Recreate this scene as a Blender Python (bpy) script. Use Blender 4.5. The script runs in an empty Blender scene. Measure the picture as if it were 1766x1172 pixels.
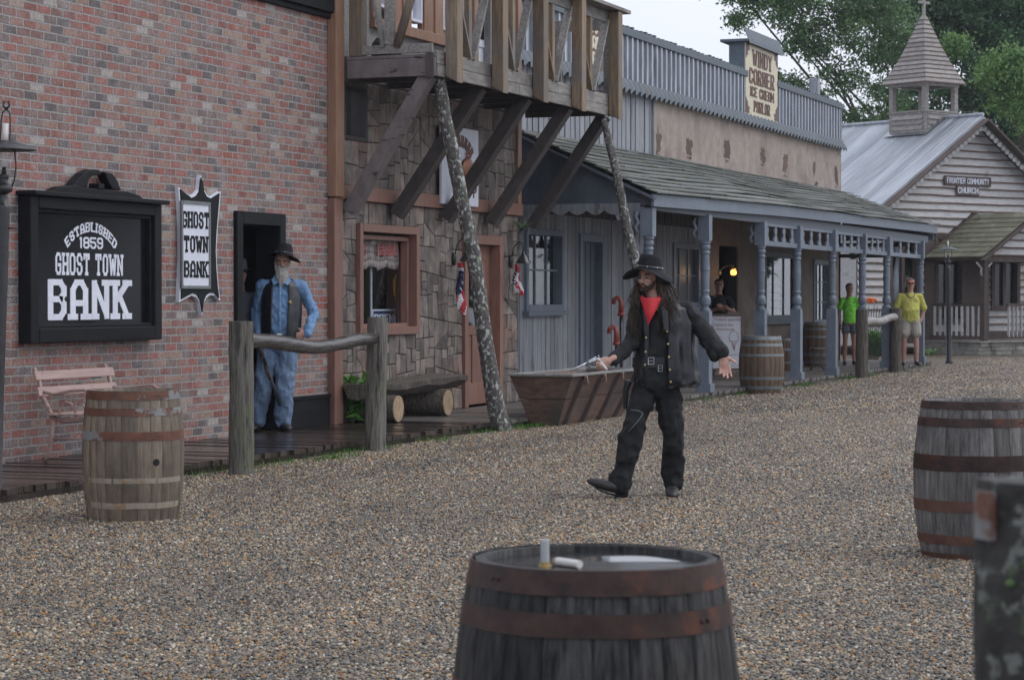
import bpy, math, random
import numpy as np
from mathutils import Vector, Matrix, noise
random.seed(7); np.random.seed(7)
S = bpy.context.scene
COL = S.collection
V = Vector
# ---------------------------------------------------------------- camera
CAMH = 1.5; FPX = 4000.0
YAW = math.atan(1517/4000); PITCH = math.atan(73/4000)
cam = bpy.data.cameras.new('camera'); camo = bpy.data.objects.new('camera', cam); COL.objects.link(camo)
camo.location = (0, 0, CAMH); camo.rotation_euler = (math.pi/2-PITCH, 0, YAW)
cam.sensor_width = 36; cam.lens = FPX/1766*36; cam.clip_end = 1000; cam.clip_start = .1
cam.dof.use_dof = True; cam.dof.focus_distance = 18.5; cam.dof.aperture_fstop = 10
S.camera = camo
# ---------------------------------------------------------------- sky, sun, exposure
SUN_EL, SUN_AZ = math.radians(50), math.radians(60)
w = bpy.data.worlds.new("World"); S.world = w; w.use_nodes = True
nt = w.node_tree; bg = nt.nodes['Background']
sky = nt.nodes.new('ShaderNodeTexSky'); sky.sky_type = 'NISHITA'; sky.sun_disc = False
sky.sun_elevation = SUN_EL; sky.sun_rotation = SUN_AZ; sky.dust_density = 4.0; sky.air_density = 1.0; sky.ozone_density = 1.0
hs = nt.nodes.new('ShaderNodeHueSaturation'); hs.inputs['Saturation'].default_value = .35
nt.links.new(sky.outputs[0], hs.inputs['Color']); ov = nt.nodes.new('ShaderNodeMix'); ov.data_type = 'RGBA'; ov.inputs[0].default_value = .72      # even rain cloud over the sky
tcw = nt.nodes.new('ShaderNodeTexCoord'); cn = nt.nodes.new('ShaderNodeTexNoise'); cn.inputs['Scale'].default_value = 1.6; cn.inputs['Detail'].default_value = 5; nt.links.new(tcw.outputs['Generated'], cn.inputs['Vector'])
cr_ = nt.nodes.new('ShaderNodeValToRGB'); cr_.color_ramp.elements[0].position = .3; cr_.color_ramp.elements[0].color = (4.9, 5.3, 6.3, 1); cr_.color_ramp.elements[1].position = .7; cr_.color_ramp.elements[1].color = (6.3, 6.6, 7.4, 1)
nt.links.new(cn.outputs['Fac'], cr_.inputs[0]); nt.links.new(hs.outputs[0], ov.inputs[6]); nt.links.new(cr_.outputs[0], ov.inputs[7]); nt.links.new(ov.outputs[2], bg.inputs[0])
bg.inputs[1].default_value = .15
sl = bpy.data.lights.new('sun', 'SUN'); sl.energy = .5; sl.angle = math.radians(40); sl.color = (1, .97, .93)
so = bpy.data.objects.new('sun', sl); COL.objects.link(so); so.location = (10, 0, 20)
sd = V((math.cos(SUN_EL)*math.sin(SUN_AZ), math.cos(SUN_EL)*math.cos(SUN_AZ), math.sin(SUN_EL)))
so.rotation_euler = sd.to_track_quat('Z', 'Y').to_euler()
S.view_settings.view_transform = 'Standard'; S.view_settings.look = 'None'
S.view_settings.exposure = 0.28; S.view_settings.gamma = 1
# ---------------------------------------------------------------- measuring helpers
_R = Matrix.Rotation(YAW, 3, 'Z') @ Matrix.Rotation(math.pi/2-PITCH, 3, 'X')
FWD = V((-math.sin(YAW), math.cos(YAW), 0)); RGT = V((math.cos(YAW), math.sin(YAW), 0))
def ray(px, py): return _R @ V(((px-883)/FPX, (586-py)/FPX, -1))
def onX(px, py, L):
    d = ray(px, py); t = -L/d.x; return (d.y*t, CAMH+d.z*t)
def onZ(px, py, z=0.):
    d = ray(px, py); t = (z-CAMH)/d.z; return (d.x*t, d.y*t)
def atD(px, py, D):
    d = ray(px, py); t = D/d.dot(FWD); return V((0, 0, CAMH))+d*t
def U(px, L): return onX(px, 513, L)[0]
def Z(px, py, L): return onX(px, py, L)[1]
# ---------------------------------------------------------------- object helpers
def tag(o, label=None, cat=None, group=None, kind=None):
    if label: o['label'] = label
    if cat: o['category'] = cat
    if group: o['group'] = group
    if kind: o['kind'] = kind
    return o
def empty(name, loc, rz=0, label=None, cat=None, group=None):
    o = bpy.data.objects.new(name, None); COL.objects.link(o); o.location = loc; o.rotation_euler = (0, 0, rz)
    o.empty_display_size = .2
    return tag(o, label, cat, group)
def dup(root, loc, rz=None, label=None, group=None):
    def cp(o, par):
        c = o.copy(); COL.objects.link(c); c.parent = par
        for ch in [x for x in bpy.data.objects if x.parent == o and x != c]: cp(ch, c)
        return c
    kids = {}
    r = cp(root, None); r.location = loc
    if rz is not None: r.rotation_euler = (0, 0, rz)
    if label: r['label'] = label
    if group: r['group'] = group
    return r
class Frame:
    def __init__(s, o, u, v, n): s.o, s.u, s.v, s.n = V(o), V(u), V(v), V(n)
    def __call__(s, a, b, d=0): return s.o+s.u*a+s.v*b+s.n*d
def FX(L): return Frame((-L, 0, 0), (0, 1, 0), (0, 0, 1), (1, 0, 0))     # a facade facing the street
def FL(): return Frame((0, 0, 0), (1, 0, 0), (0, 0, 1), (0, -1, 0))      # local frame facing the viewer
class MB:
    def __init__(s): s.v = []; s.f = []; s.m = []; s.t = []; s.cur = 0; s.tint = None
    def add(s, vs, fs, tint=None):
        o = len(s.v); s.v += [tuple(x) for x in vs]
        t = tint if tint is not None else (s.tint if s.tint is not None else random.random())
        for f in fs: s.f.append(tuple(i+o for i in f)); s.m.append(s.cur); s.t.append(t)
        return s
    def hexa(s, p, tint=None):   # 8 points: bottom 4 ccw, top 4 ccw
        return s.add(p, [(3, 2, 1, 0), (4, 5, 6, 7), (0, 1, 5, 4), (1, 2, 6, 5), (2, 3, 7, 6), (3, 0, 4, 7)], tint)
    def box(s, x0, x1, y0, y1, z0, z1, tint=None):
        return s.hexa([(x0, y0, z0), (x1, y0, z0), (x1, y1, z0), (x0, y1, z0), (x0, y0, z1), (x1, y0, z1), (x1, y1, z1), (x0, y1, z1)], tint)
    def fb(s, F, u0, u1, v0, v1, d0, d1, tint=None):
        return s.hexa([F(u0, v0, d1), F(u1, v0, d1), F(u1, v0, d0), F(u0, v0, d0), F(u0, v1, d1), F(u1, v1, d1), F(u1, v1, d0), F(u0, v1, d0)], tint)
    def bar(s, a, b, w, h, up=(0, 0, 1), tint=None):
        a, b = V(a), V(b); d = (b-a).normalized(); upv = V(up)
        x = d.cross(upv); x = x.normalized() if x.length > 1e-4 else V((1, 0, 0)); z = x.cross(d).normalized()
        x *= w/2; z *= h/2
        return s.hexa([a-x-z, a+x-z, b+x-z, b-x-z, a-x+z, a+x+z, b+x+z, b-x+z], tint)
    def poly(s, F, pts, d0, d1, tint=None):
        n = len(pts); vs = [F(a, b, d1) for a, b in pts]+[F(a, b, d0) for a, b in pts]
        fs = [tuple(range(n)), tuple(range(2*n-1, n-1, -1))]+[(i, n+i, n+(i+1) % n, (i+1) % n) for i in range(n)]
        return s.add(vs, fs, tint)
    def tube(s, pts, rs, n=12, cap=True, ref=None, tint=None, jit=0, twist=0):
        pts = [V(p) for p in pts]; m = len(pts)
        if not isinstance(rs, (list, tuple)): rs = [rs]*m
        vs = []; prev = V(ref) if ref else None
        for i, p in enumerate(pts):
            d = (pts[min(i+1, m-1)]-pts[max(i-1, 0)]).normalized()
            r0 = prev if prev is not None else (V((1, 0, 0)) if abs(d.x) < .9 else V((0, 1, 0)))
            x = (r0-d*r0.dot(d)).normalized(); y = d.cross(x)
            if ref is None: prev = x
            r = rs[i]; a, b = r if isinstance(r, (list, tuple)) else (r, r)
            for k in range(n):
                an = 2*math.pi*k/n+twist*i; j = 1+random.uniform(-jit, jit)
                vs.append(p+x*math.cos(an)*a*j+y*math.sin(an)*b*j)
        fs = [(i*n+k, i*n+(k+1) % n, (i+1)*n+(k+1) % n, (i+1)*n+k) for i in range(m-1) for k in range(n)]
        if cap: fs += [tuple(range(n-1, -1, -1)), tuple((m-1)*n+k for k in range(n))]
        return s.add(vs, fs, tint)
    def lathe(s, prof, c=(0, 0, 0), n=24, tint=None, cap=True):
        vs = []; c = V(c)
        for r, z in prof:
            for k in range(n): a = 2*math.pi*k/n; vs.append(c+V((r*math.cos(a), r*math.sin(a), z)))
        m = len(prof)
        fs = [(i*n+k, i*n+(k+1) % n, (i+1)*n+(k+1) % n, (i+1)*n+k) for i in range(m-1) for k in range(n)]
        if cap: fs += [tuple(range(n-1, -1, -1)), tuple((m-1)*n+k for k in range(n))]
        return s.add(vs, fs, tint)
    def ell(s, c, r, rot=None, n=14, tint=None):
        c = V(c); r = (r, r, r) if not isinstance(r, (tuple, list)) else r; vs = []; m = n//2+1
        M = rot if rot is not None else Matrix.Identity(3)
        vs.append(c+M@V((0, 0, -r[2])))
        for i in range(1, m):
            ph = -math.pi/2+math.pi*i/m
            for k in range(n):
                a = 2*math.pi*k/n; vs.append(c+M@V((r[0]*math.cos(ph)*math.cos(a), r[1]*math.cos(ph)*math.sin(a), r[2]*math.sin(ph))))
        vs.append(c+M@V((0, 0, r[2]))); L = len(vs)-1
        fs = [(0, 1+(k+1) % n, 1+k) for k in range(n)]
        for i in range(m-2): fs += [(1+i*n+k, 1+i*n+(k+1) % n, 1+(i+1)*n+(k+1) % n, 1+(i+1)*n+k) for k in range(n)]
        fs += [(L, 1+(m-2)*n+k, 1+(m-2)*n+(k+1) % n) for k in range(n)]
        return s.add(vs, fs, tint)
    def cap(s, a, b, r0, r1=None, n=12, mid=None):    # rounded limb
        a, b = V(a), V(b); r1 = r0 if r1 is None else r1; d = (b-a).normalized()
        return s.tube([a-d*r0*.95, a-d*r0*.7, a-d*r0*.3, a, b, b+d*r1*.3, b+d*r1*.7, b+d*r1*.95], [r0*.3, r0*.72, r0*.96, r0, r1, r1*.96, r1*.72, r1*.3], n)
    def xf(s, M): s.v = [tuple(M @ V(x)) for x in s.v]; return s
    def build(s, name, mats, parent=None, w=1, smooth=False, bevel=0, sub=0):
        me = bpy.data.meshes.new(name)
        vs = s.v
        if parent is not None and w:
            off = V((0, 0, 0)); q = parent
            while q is not None: off += q.location; q = q.parent
            vs = [(x[0]-off.x, x[1]-off.y, x[2]-off.z) for x in vs]
        me.from_pydata(vs, [], s.f)
        if not isinstance(mats, (list, tuple)): mats = [mats]
        for m in mats: me.materials.append(m)
        me.polygons.foreach_set('material_index', s.m)
        at = me.attributes.new('tint', 'FLOAT', 'FACE'); at.data.foreach_set('value', s.t)
        if smooth: me.polygons.foreach_set('use_smooth', [True]*len(s.f))
        me.update()
        o = bpy.data.objects.new(name, me); COL.objects.link(o)
        if parent is not None: o.parent = parent
        if bevel:
            b = o.modifiers.new('bevel', 'BEVEL'); b.width = bevel; b.segments = 2; b.limit_method = 'ANGLE'; b.angle_limit = .7
        if sub:
            b = o.modifiers.new('sub', 'SUBSURF'); b.levels = b.render_levels = sub
        return o
def blob(name, mb, mats, parent, voxel=.008, sm=3, disp=None, w=0):
    """join overlapping closed shapes into one continuous smooth surface"""
    o = mb.build(name, mats, parent, w=w)
    r = o.modifiers.new('r', 'REMESH'); r.mode = 'VOXEL'; r.voxel_size = voxel; r.use_smooth_shade = True
    if sm: q = o.modifiers.new('s', 'SMOOTH'); q.iterations = sm; q.factor = .5
    dg = bpy.context.evaluated_depsgraph_get()
    me = bpy.data.meshes.new_from_object(o.evaluated_get(dg)); o.modifiers.clear()
    o.data = me
    me.materials.clear()
    for m in (mats if isinstance(mats, (list, tuple)) else [mats]): me.materials.append(m)
    if disp:
        amp, fr = disp[0], disp[1]; st = V(disp[2]) if len(disp) > 2 else V((1, 1, 1))
        for vv, nn in zip(me.vertices, [v.normal.copy() for v in me.vertices]):
            q = V((vv.co.x*st.x, vv.co.y*st.y, vv.co.z*st.z))*fr
            k = noise.noise(q+V((3, 7, 1)))+.5*noise.noise(q*2.1)
            k += .8*(.35-abs(noise.noise(q*1.35+V((9, 1, 4))))*1.6)
            vv.co += nn*amp*k
    me.polygons.foreach_set('use_smooth', [True]*len(me.polygons)); me.update()
    return o
def npmesh(name, verts, faces, tint, mat, parent=None):
    me = bpy.data.meshes.new(name); n = len(faces); k = faces.shape[1]
    me.vertices.add(len(verts)); me.vertices.foreach_set('co', verts.astype(np.float32).ravel())
    me.loops.add(n*k); me.loops.foreach_set('vertex_index', faces.astype(np.int32).ravel())
    me.polygons.add(n); me.polygons.foreach_set('loop_start', np.arange(0, n*k, k, dtype=np.int32))
    me.update(calc_edges=True)
    at = me.attributes.new('tint', 'FLOAT', 'FACE'); at.data.foreach_set('value', tint.astype(np.float32))
    me.materials.append(mat); me.validate()
    o = bpy.data.objects.new(name, me); COL.objects.link(o)
    if parent: o.parent = parent
    return o
# ---------------------------------------------------------------- materials
def newmat(name):
    m = bpy.data.materials.new(name); m.use_nodes = True
    n = m.node_tree.nodes; l = m.node_tree.links; return m, n, l, n['Principled BSDF']
def ramp(n, stops, interp='LINEAR'):
    r = n.new('ShaderNodeValToRGB'); cr = r.color_ramp; cr.interpolation = interp
    while len(cr.elements) > 1: cr.elements.remove(cr.elements[-1])
    cr.elements[0].position = stops[0][0]; cr.elements[0].color = (*stops[0][1], 1)
    for p, c in stops[1:]: e = cr.elements.new(p); e.color = (*c, 1)
    return r
def mix(n, l, a, b, fac, mode='MIX'):
    x = n.new('ShaderNodeMix'); x.data_type = 'RGBA'; x.blend_type = mode
    for sock, val in ((x.inputs[0], fac), (x.inputs[6], a), (x.inputs[7], b)):
        if hasattr(val, 'links') or isinstance(val, bpy.types.NodeSocket): l.new(val, sock)
        elif isinstance(val, (int, float)): sock.default_value = val
        else: sock.default_value = (*val, 1)
    return x.outputs[2]
def math_(n, l, op, a, b=0., c=None):
    x = n.new('ShaderNodeMath'); x.operation = op
    for i, val in enumerate((a, b, c)):
        if val is None: continue
        if isinstance(val, bpy.types.NodeSocket): l.new(val, x.inputs[i])
        else: x.inputs[i].default_value = val
    return x.outputs[0]
def nz(n, l, sc, det=5, rough=.6, scale=(1, 1, 1), coord='Object', dist=0):
    tc = n.new('ShaderNodeTexCoord'); mp = n.new('ShaderNodeMapping'); mp.inputs['Scale'].default_value = scale
    t = n.new('ShaderNodeTexNoise'); t.inputs['Scale'].default_value = sc; t.inputs['Detail'].default_value = det
    t.inputs['Roughness'].default_value = rough; t.inputs['Distortion'].default_value = dist
    l.new(tc.outputs[coord], mp.inputs[0]); l.new(mp.outputs[0], t.inputs['Vector']); return t.outputs['Fac']
def PM(name, c1, c2, sc=6, st=(1, 1, 1), rough=.7, bump=.3, tint=.25, metal=0, patch=None, det=6, spec=.5, bd=.01, rv=.15, lo=.35, hi=.65, sss=0):
    """two-tone noise material; tint varies it per board, patch=(colour, scale, threshold, softness)"""
    m, n, l, b = newmat(name)
    f = nz(n, l, sc, det, .65, st)
    col = ramp(n, [(lo, c1), (hi, c2)]); l.new(f, col.inputs[0]); out = col.outputs[0]
    if patch:
        for pc in (patch if isinstance(patch, list) else [patch]):
            g = nz(n, l, pc[1], 5, .6, pc[4] if len(pc) > 4 else (1, 1, 1))
            r = ramp(n, [(pc[2], (0, 0, 0)), (pc[2]+pc[3], (1, 1, 1))]); l.new(g, r.inputs[0])
            out = mix(n, l, out, pc[0], r.outputs[0])
    if tint:
        a = n.new('ShaderNodeAttribute'); a.attribute_name = 'tint'
        k = math_(n, l, 'MULTIPLY_ADD', a.outputs['Fac'], 2*tint, 1-tint)
        cc = n.new('ShaderNodeCombineColor')
        for i in range(3): l.new(k, cc.inputs[i])
        out = mix(n, l, out, cc.outputs[0], 1., 'MULTIPLY')
    l.new(out, b.inputs['Base Color'])
    rr = math_(n, l, 'MULTIPLY_ADD', f, rv*2, rough-rv); l.new(rr, b.inputs['Roughness'])
    b.inputs['Metallic'].default_value = metal; b.inputs['Specular IOR Level'].default_value = spec
    if bump:
        bp = n.new('ShaderNodeBump'); bp.inputs['Strength'].default_value = bump; bp.inputs['Distance'].default_value = bd
        l.new(f, bp.inputs['Height']); l.new(bp.outputs[0], b.inputs['Normal'])
    if sss: b.inputs['Subsurface Weight'].default_value = sss; b.inputs['Subsurface Scale'].default_value = .02
    return m
def mat_glass(name, tintc=(.9, .95, 1), rough=.02):
    m, n, l, b = newmat(name); n.remove(b); out = n['Material Output']
    t = n.new('ShaderNodeBsdfTransparent'); t.inputs[0].default_value = (*tintc, 1)
    g = n.new('ShaderNodeBsdfGlossy'); g.inputs['Roughness'].default_value = rough; g.inputs[0].default_value = (1, 1, 1, 1)
    fr = n.new('ShaderNodeLayerWeight'); fr.inputs[0].default_value = .5; fp_ = math_(n, l, 'MULTIPLY_ADD', math_(n, l, 'POWER', fr.outputs['Facing'], 4.), .9, .045)
    x = n.new('ShaderNodeMixShader'); l.new(fp_, x.inputs[0]); l.new(t.outputs[0], x.inputs[1]); l.new(g.outputs[0], x.inputs[2])
    l.new(x.outputs[0], out.inputs[0]); return m
def mat_brick():
    m, n, l, b = newmat('bank_brick')
    tc = n.new('ShaderNodeTexCoord'); sp = n.new('ShaderNodeSeparateXYZ'); cb = n.new('ShaderNodeCombineXYZ')
    l.new(tc.outputs['Object'], sp.inputs[0])
    yy = math_(n, l, 'ADD', sp.outputs[1], sp.outputs[0])
    l.new(yy, cb.inputs[0]); l.new(sp.outputs[2], cb.inputs[1])
    wob = n.new('ShaderNodeTexNoise'); wob.inputs['Scale'].default_value = 14; wob.inputs['Detail'].default_value = 3; l.new(cb.outputs[0], wob.inputs['Vector'])
    vm = n.new('ShaderNodeVectorMath'); vm.operation = 'MULTIPLY_ADD'; l.new(wob.outputs['Color'], vm.inputs[0]); vm.inputs[1].default_value = (.024, .018, 0); l.new(cb.outputs[0], vm.inputs[2])
    def bt(c1, c2, mo):
        t = n.new('ShaderNodeTexBrick'); t.inputs['Color1'].default_value = (*c1, 1); t.inputs['Color2'].default_value = (*c2, 1); t.inputs['Mortar'].default_value = (*mo, 1)
        t.inputs['Scale'].default_value = 1; t.inputs['Brick Width'].default_value = .213; t.inputs['Row Height'].default_value = .0765
        t.inputs['Mortar Size'].default_value = .0085; t.inputs['Mortar Smooth'].default_value = .25; t.offset = .5; l.new(vm.outputs[0], t.inputs['Vector']); return t
    t = bt((0, 0, 0), (1, 1, 1), (.5, .5, .5))
    pal = ramp(n, [(0, (.085, .075, .078)), (.08, (.20, .095, .08)), (.17, (.33, .095, .070)), (.27, (.235, .070, .055)), (.36, (.17, .12, .115)), (.44, (.32, .15, .11)), (.53, (.27, .105, .082)),
                   (.62, (.36, .25, .19)), (.67, (.29, .115, .09)), (.76, (.21, .15, .135)), (.84, (.32, .19, .14)), (.91, (.10, .085, .09)), (.955, (.42, .385, .36))], 'CONSTANT')
    l.new(t.outputs['Color'], pal.inputs[0])
    f = nz(n, l, 28, 6, .7)
    dirt = ramp(n, [(.3, (.45, .43, .43)), (.52, (.95, .93, .92)), (.72, (1.35, 1.32, 1.30))]); l.new(f, dirt.inputs[0])
    c = mix(n, l, pal.outputs[0], dirt.outputs[0], 1., 'MULTIPLY')
    c = mix(n, l, c, (.26, .195, .18), .16)
    lime = nz(n, l, 3.2, 8, .75); lr = ramp(n, [(.44, (0, 0, 0)), (.64, (.72, .72, .72))]); l.new(lime, lr.inputs[0])
    f2 = nz(n, l, 45, 4, .7); fr2 = ramp(n, [(.4, (0, 0, 0)), (.6, (1, 1, 1))]); l.new(f2, fr2.inputs[0])
    lf = mix(n, l, lr.outputs[0], fr2.outputs[0], 1., 'MULTIPLY')
    c = mix(n, l, c, (.42, .39, .385), lf)
    mo = ramp(n, [(.3, (.22, .218, .215)), (.7, (.42, .41, .405))]); l.new(f, mo.inputs[0])
    c = mix(n, l, c, mo.outputs[0], t.outputs['Fac'])
    l.new(c, b.inputs['Base Color']); b.inputs['Roughness'].default_value = .62
    h = math_(n, l, 'MULTIPLY_ADD', t.outputs['Fac'], -1., math_(n, l, 'MULTIPLY', f, .5))
    bp = n.new('ShaderNodeBump'); bp.inputs['Strength'].default_value = 1.; bp.inputs['Distance'].default_value = .016
    l.new(h, bp.inputs['Height']); l.new(bp.outputs[0], b.inputs['Normal']); return m
PEB = [(0, (.065, .066, .068)), (.12, (.15, .15, .152)), (.24, (.115, .10, .082)), (.36, (.25, .228, .19)), (.47, (.20, .18, .155)), (.58, (.33, .29, .225)), (.67, (.31, .235, .155)), (.75, (.075, .076, .082)), (.81, (.45, .235, .07)), (.86, (.46, .375, .25)), (.905, (.24, .115, .05)), (.94, (.52, .47, .37)), (.975, (.64, .61, .54))]
def mat_ground():
    m, n, l, b = newmat('gravel_ground')
    tc = n.new('ShaderNodeTexCoord')
    v = n.new('ShaderNodeTexVoronoi'); v.inputs['Scale'].default_value = 40; v.inputs['Randomness'].default_value = 1; l.new(tc.outputs['Object'], v.inputs['Vector'])
    sc = n.new('ShaderNodeSeparateColor'); l.new(v.outputs['Color'], sc.inputs[0])
    r = ramp(n, PEB, 'CONSTANT'); l.new(sc.outputs[0], r.inputs[0])
    big = nz(n, l, .35, 4, .6); br = ramp(n, [(.35, (.72, .69, .65)), (.65, (.98, .94, .88))]); l.new(big, br.inputs[0])
    c = mix(n, l, r.outputs[0], br.outputs[0], 1., 'MULTIPLY')
    dk = ramp(n, [(.3, (1.1, 1.1, 1.1)), (.62, (.35, .34, .32))]); l.new(v.outputs['Distance'], dk.inputs[0])
    c = mix(n, l, c, dk.outputs[0], 1., 'MULTIPLY')
    l.new(c, b.inputs['Base Color']); b.inputs['Roughness'].default_value = .5
    bp = n.new('ShaderNodeBump'); bp.inputs['Strength'].default_value = 1; bp.inputs['Distance'].default_value = .012; bp.invert = True
    l.new(v.outputs['Distance'], bp.inputs['Height']); l.new(bp.outputs[0], b.inputs['Normal']); return m
def mat_pebble():
    m, n, l, b = newmat('pebble'); oi = n.new('ShaderNodeObjectInfo')
    r = ramp(n, PEB, 'CONSTANT'); l.new(oi.outputs['Random'], r.inputs[0])
    f = nz(n, l, 3, 3, .6); q = ramp(n, [(.3, (.62, .60, .57)), (.7, (1.05, 1.01, .95))]); l.new(f, q.inputs[0])
    ge = n.new('ShaderNodeNewGeometry'); bn = n.new('ShaderNodeTexNoise'); bn.inputs['Scale'].default_value = .55; bn.inputs['Detail'].default_value = 6; bn.inputs['Roughness'].default_value = .65
    mp = n.new('ShaderNodeMapping'); mp.inputs['Scale'].default_value = (1.6, .45, 1); mp.inputs['Rotation'].default_value = (0, 0, .06); l.new(ge.outputs['Position'], mp.inputs[0]); l.new(mp.outputs[0], bn.inputs['Vector'])
    wr = ramp(n, [(.36, (.78, .78, .79)), (.50, (1.12, 1.10, 1.06)), (.66, (1.3, 1.24, 1.14))]); l.new(bn.outputs['Fac'], wr.inputs[0])      # wetter and drier patches of stone
    l.new(mix(n, l, mix(n, l, r.outputs[0], q.outputs[0], 1., 'MULTIPLY'), wr.outputs[0], 1., 'MULTIPLY'), b.inputs['Base Color']); b.inputs['Roughness'].default_value = .38; return m
def mat_leaf(name, c1, c2):
    m, n, l, b = newmat(name); a = n.new('ShaderNodeAttribute'); a.attribute_name = 'tint'
    r = ramp(n, [(0, c1), (1, c2)]); l.new(a.outputs['Fac'], r.inputs[0]); l.new(r.outputs[0], b.inputs['Base Color'])
    b.inputs['Roughness'].default_value = .55
    out = n['Material Output']; t = n.new('ShaderNodeBsdfTranslucent'); l.new(r.outputs[0], t.inputs[0])
    x = n.new('ShaderNodeMixShader'); x.inputs[0].default_value = .3; l.new(b.outputs[0], x.inputs[1]); l.new(t.outputs[0], x.inputs[2]); l.new(x.outputs[0], out.inputs[0]); return m
def mat_emit(name, c, s):
    m, n, l, b = newmat(name); b.inputs['Base Color'].default_value = (*c, 1); b.inputs['Emission Color'].default_value = (*c, 1); b.inputs['Emission Strength'].default_value = s; return m
M = {}
M['brick'] = mat_brick()
M['black_paint'] = PM('black_paint', (.008, .009, .011), (.016, .017, .020), 12, rough=.55, bump=.1, tint=.2, spec=.15)
M['black_iron'] = PM('black_iron', (.012, .013, .016), (.03, .03, .034), 20, rough=.4, bump=.15, tint=.1, spec=.6)
M['sign_black'] = PM('sign_black', (.006, .006, .008), (.01, .01, .013), 4, rough=.15, bump=.02, tint=0, rv=.04, spec=.2)
M['white_paint'] = PM('white_paint', (.66, .69, .80), (.76, .79, .87), 8, rough=.5, bump=.05, tint=.04)
M['white_board'] = PM('white_board', (.60, .62, .68), (.68, .70, .76), 3, rough=.35, bump=.02, tint=.02)
M['wet_deck'] = PM('wet_deck_board', (.035, .027, .024), (.085, .066, .058), 5, (22, 1.2, 1) if 0 else (1.2, 22, 1), rough=.12, bump=.22, tint=.35, rv=.09, spec=.7,
                   patch=((.03, .024, .022), 1.2, .5, .15))
M['dry_deck'] = PM('grey_deck_board', (.12, .11, .10), (.22, .20, .185), 5, (1.2, 22, 1), rough=.4, bump=.5, tint=.28, rv=.12, patch=((.09, .08, .07), 1.5, .55, .15))
M['barrel_wood'] = PM('grey_brown_stave', (.11, .088, .065), (.24, .19, .14), 9, (6, 6, .7), rough=.6, bump=.6, tint=.28, patch=[((.09, .075, .06), 2.6, .5, .2), ((.30, .22, .14), 1.2, .60, .12)])
M['barrel_grey'] = PM('silver_grey_stave', (.055, .052, .050), (.17, .163, .157), 9, (6, 6, .6), rough=.6, bump=.6, tint=.42, patch=[((.045, .043, .042), 2.6, .5, .2)])
M['barrel_dark'] = PM('dark_stave', (.007, .007, .008), (.060, .059, .059), 9, (7, 7, .5), spec=.2, rough=.5, bump=.6, tint=.45, patch=[((.02, .019, .02), 2., .5, .2)])
M['barrel_warm'] = PM('brown_stave', (.10, .065, .042), (.19, .125, .08), 9, (6, 6, .6), rough=.55, bump=.5, tint=.25)
M['hoop_rust'] = PM('rusty_hoop', (.075, .030, .020), (.17, .065, .036), 14, rough=.6, bump=.35, tint=.15, patch=[((.20, .21, .21), 3.2, .56, .04)])
M['hoop_mid'] = PM('brown_hoop', (.07, .033, .024), (.13, .058, .038), 14, rough=.6, bump=.35, tint=.15, patch=((.05, .04, .038), 3, .56, .08))
M['hoop_dark'] = PM('dark_rust_hoop', (.022, .014, .013), (.062, .034, .028), 14, spec=.25, rough=.55, bump=.35, tint=.15, patch=((.12, .04, .02), 3, .56, .08))
M['hoop_grey'] = PM('galvanised_hoop', (.16, .18, .19), (.24, .26, .27), 10, rough=.45, bump=.15, tint=.1, metal=.3)
M['hoop_ghost'] = PM('pale_hoop_mark', (.25, .22, .17), (.34, .30, .24), 12, (3, 3, 1), rough=.7, bump=.4, tint=.1, patch=((.26, .15, .07), 8, .55, .1))
M['wet_black'] = PM('wet_barrel_head', (.015, .015, .017), (.04, .04, .042), 4, rough=.12, bump=.06, tint=.3, rv=.11, spec=.9)
M['post_wood'] = PM('weathered_post', (.085, .08, .068), (.20, .19, .165), 7, (7, 7, .7), rough=.65, bump=.9, tint=.1, bd=.02, patch=[((.14, .16, .09), 2.2, .58, .12), ((.05, .045, .04), 3.2, .58, .1, (4, 4, .6)), ((.018, .016, .014), 5.5, .60, .03, (7, 7, .35))])
M['bark_brown'] = PM('bark', (.05, .042, .036), (.17, .145, .12), 7, (6, 6, 1.2), rough=.8, bump=1, tint=.1, bd=.03)
M['bark_grey'] = PM('lichen_bark', (.05, .045, .043), (.13, .12, .115), 12, rough=.8, bump=.8, tint=.1, bd=.02, patch=[((.42, .44, .41), 24, .55, .04, (1, 1, .7)), ((.22, .27, .17), 15, .60, .05)])
M['rail_wood'] = PM('wet_peeled_log', (.025, .022, .022), (.10, .09, .086), 6, (1, .4, 6), rough=.25, bump=.4, tint=.1, bd=.015)
M['post_bark'] = PM('dark_mossy_bark', (.018, .017, .016), (.055, .052, .048), 12, rough=.8, bump=.8, tint=.1, bd=.02, patch=[((.15, .16, .145), 30, .56, .06), ((.07, .10, .05), 20, .60, .06)])
M['puddle'] = PM('rain_water', (.01, .01, .012), (.016, .016, .018), 3, rough=.03, bump=.02, tint=0, rv=.0, spec=1)
M['dim_curtain'] = PM('dim_curtain', (.09, .08, .075), (.16, .14, .13), 8, (3, 3, 1), rough=.9, bump=.2, tint=.3)
M['dull_pane'] = PM('dull_dark_pane', (.035, .038, .042), (.06, .062, .066), 3, rough=.35, bump=.05, tint=0)  # opaque dark pane in place of glass, keeps off the porch lamp's reflection
M['birch'] = PM('pale_peeled_log', (.20, .19, .18), (.42, .41, .40), 8, (1, .6, 3), rough=.5, bump=.4, tint=.1)
M['cut_end'] = PM('sawn_log_end', (.30, .21, .13), (.46, .34, .22), 14, rough=.7, bump=.2, tint=.1)
M['brown_trim'] = PM('red_brown_trim', (.20, .10, .075), (.27, .145, .11), 5, (3, 3, .6), rough=.5, bump=.2, tint=.15)
M['orange_trim'] = PM('orange_brown_trim', (.24, .13, .08), (.33, .19, .125), 5, (3, 3, .6), rough=.5, bump=.2, tint=.12)
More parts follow.
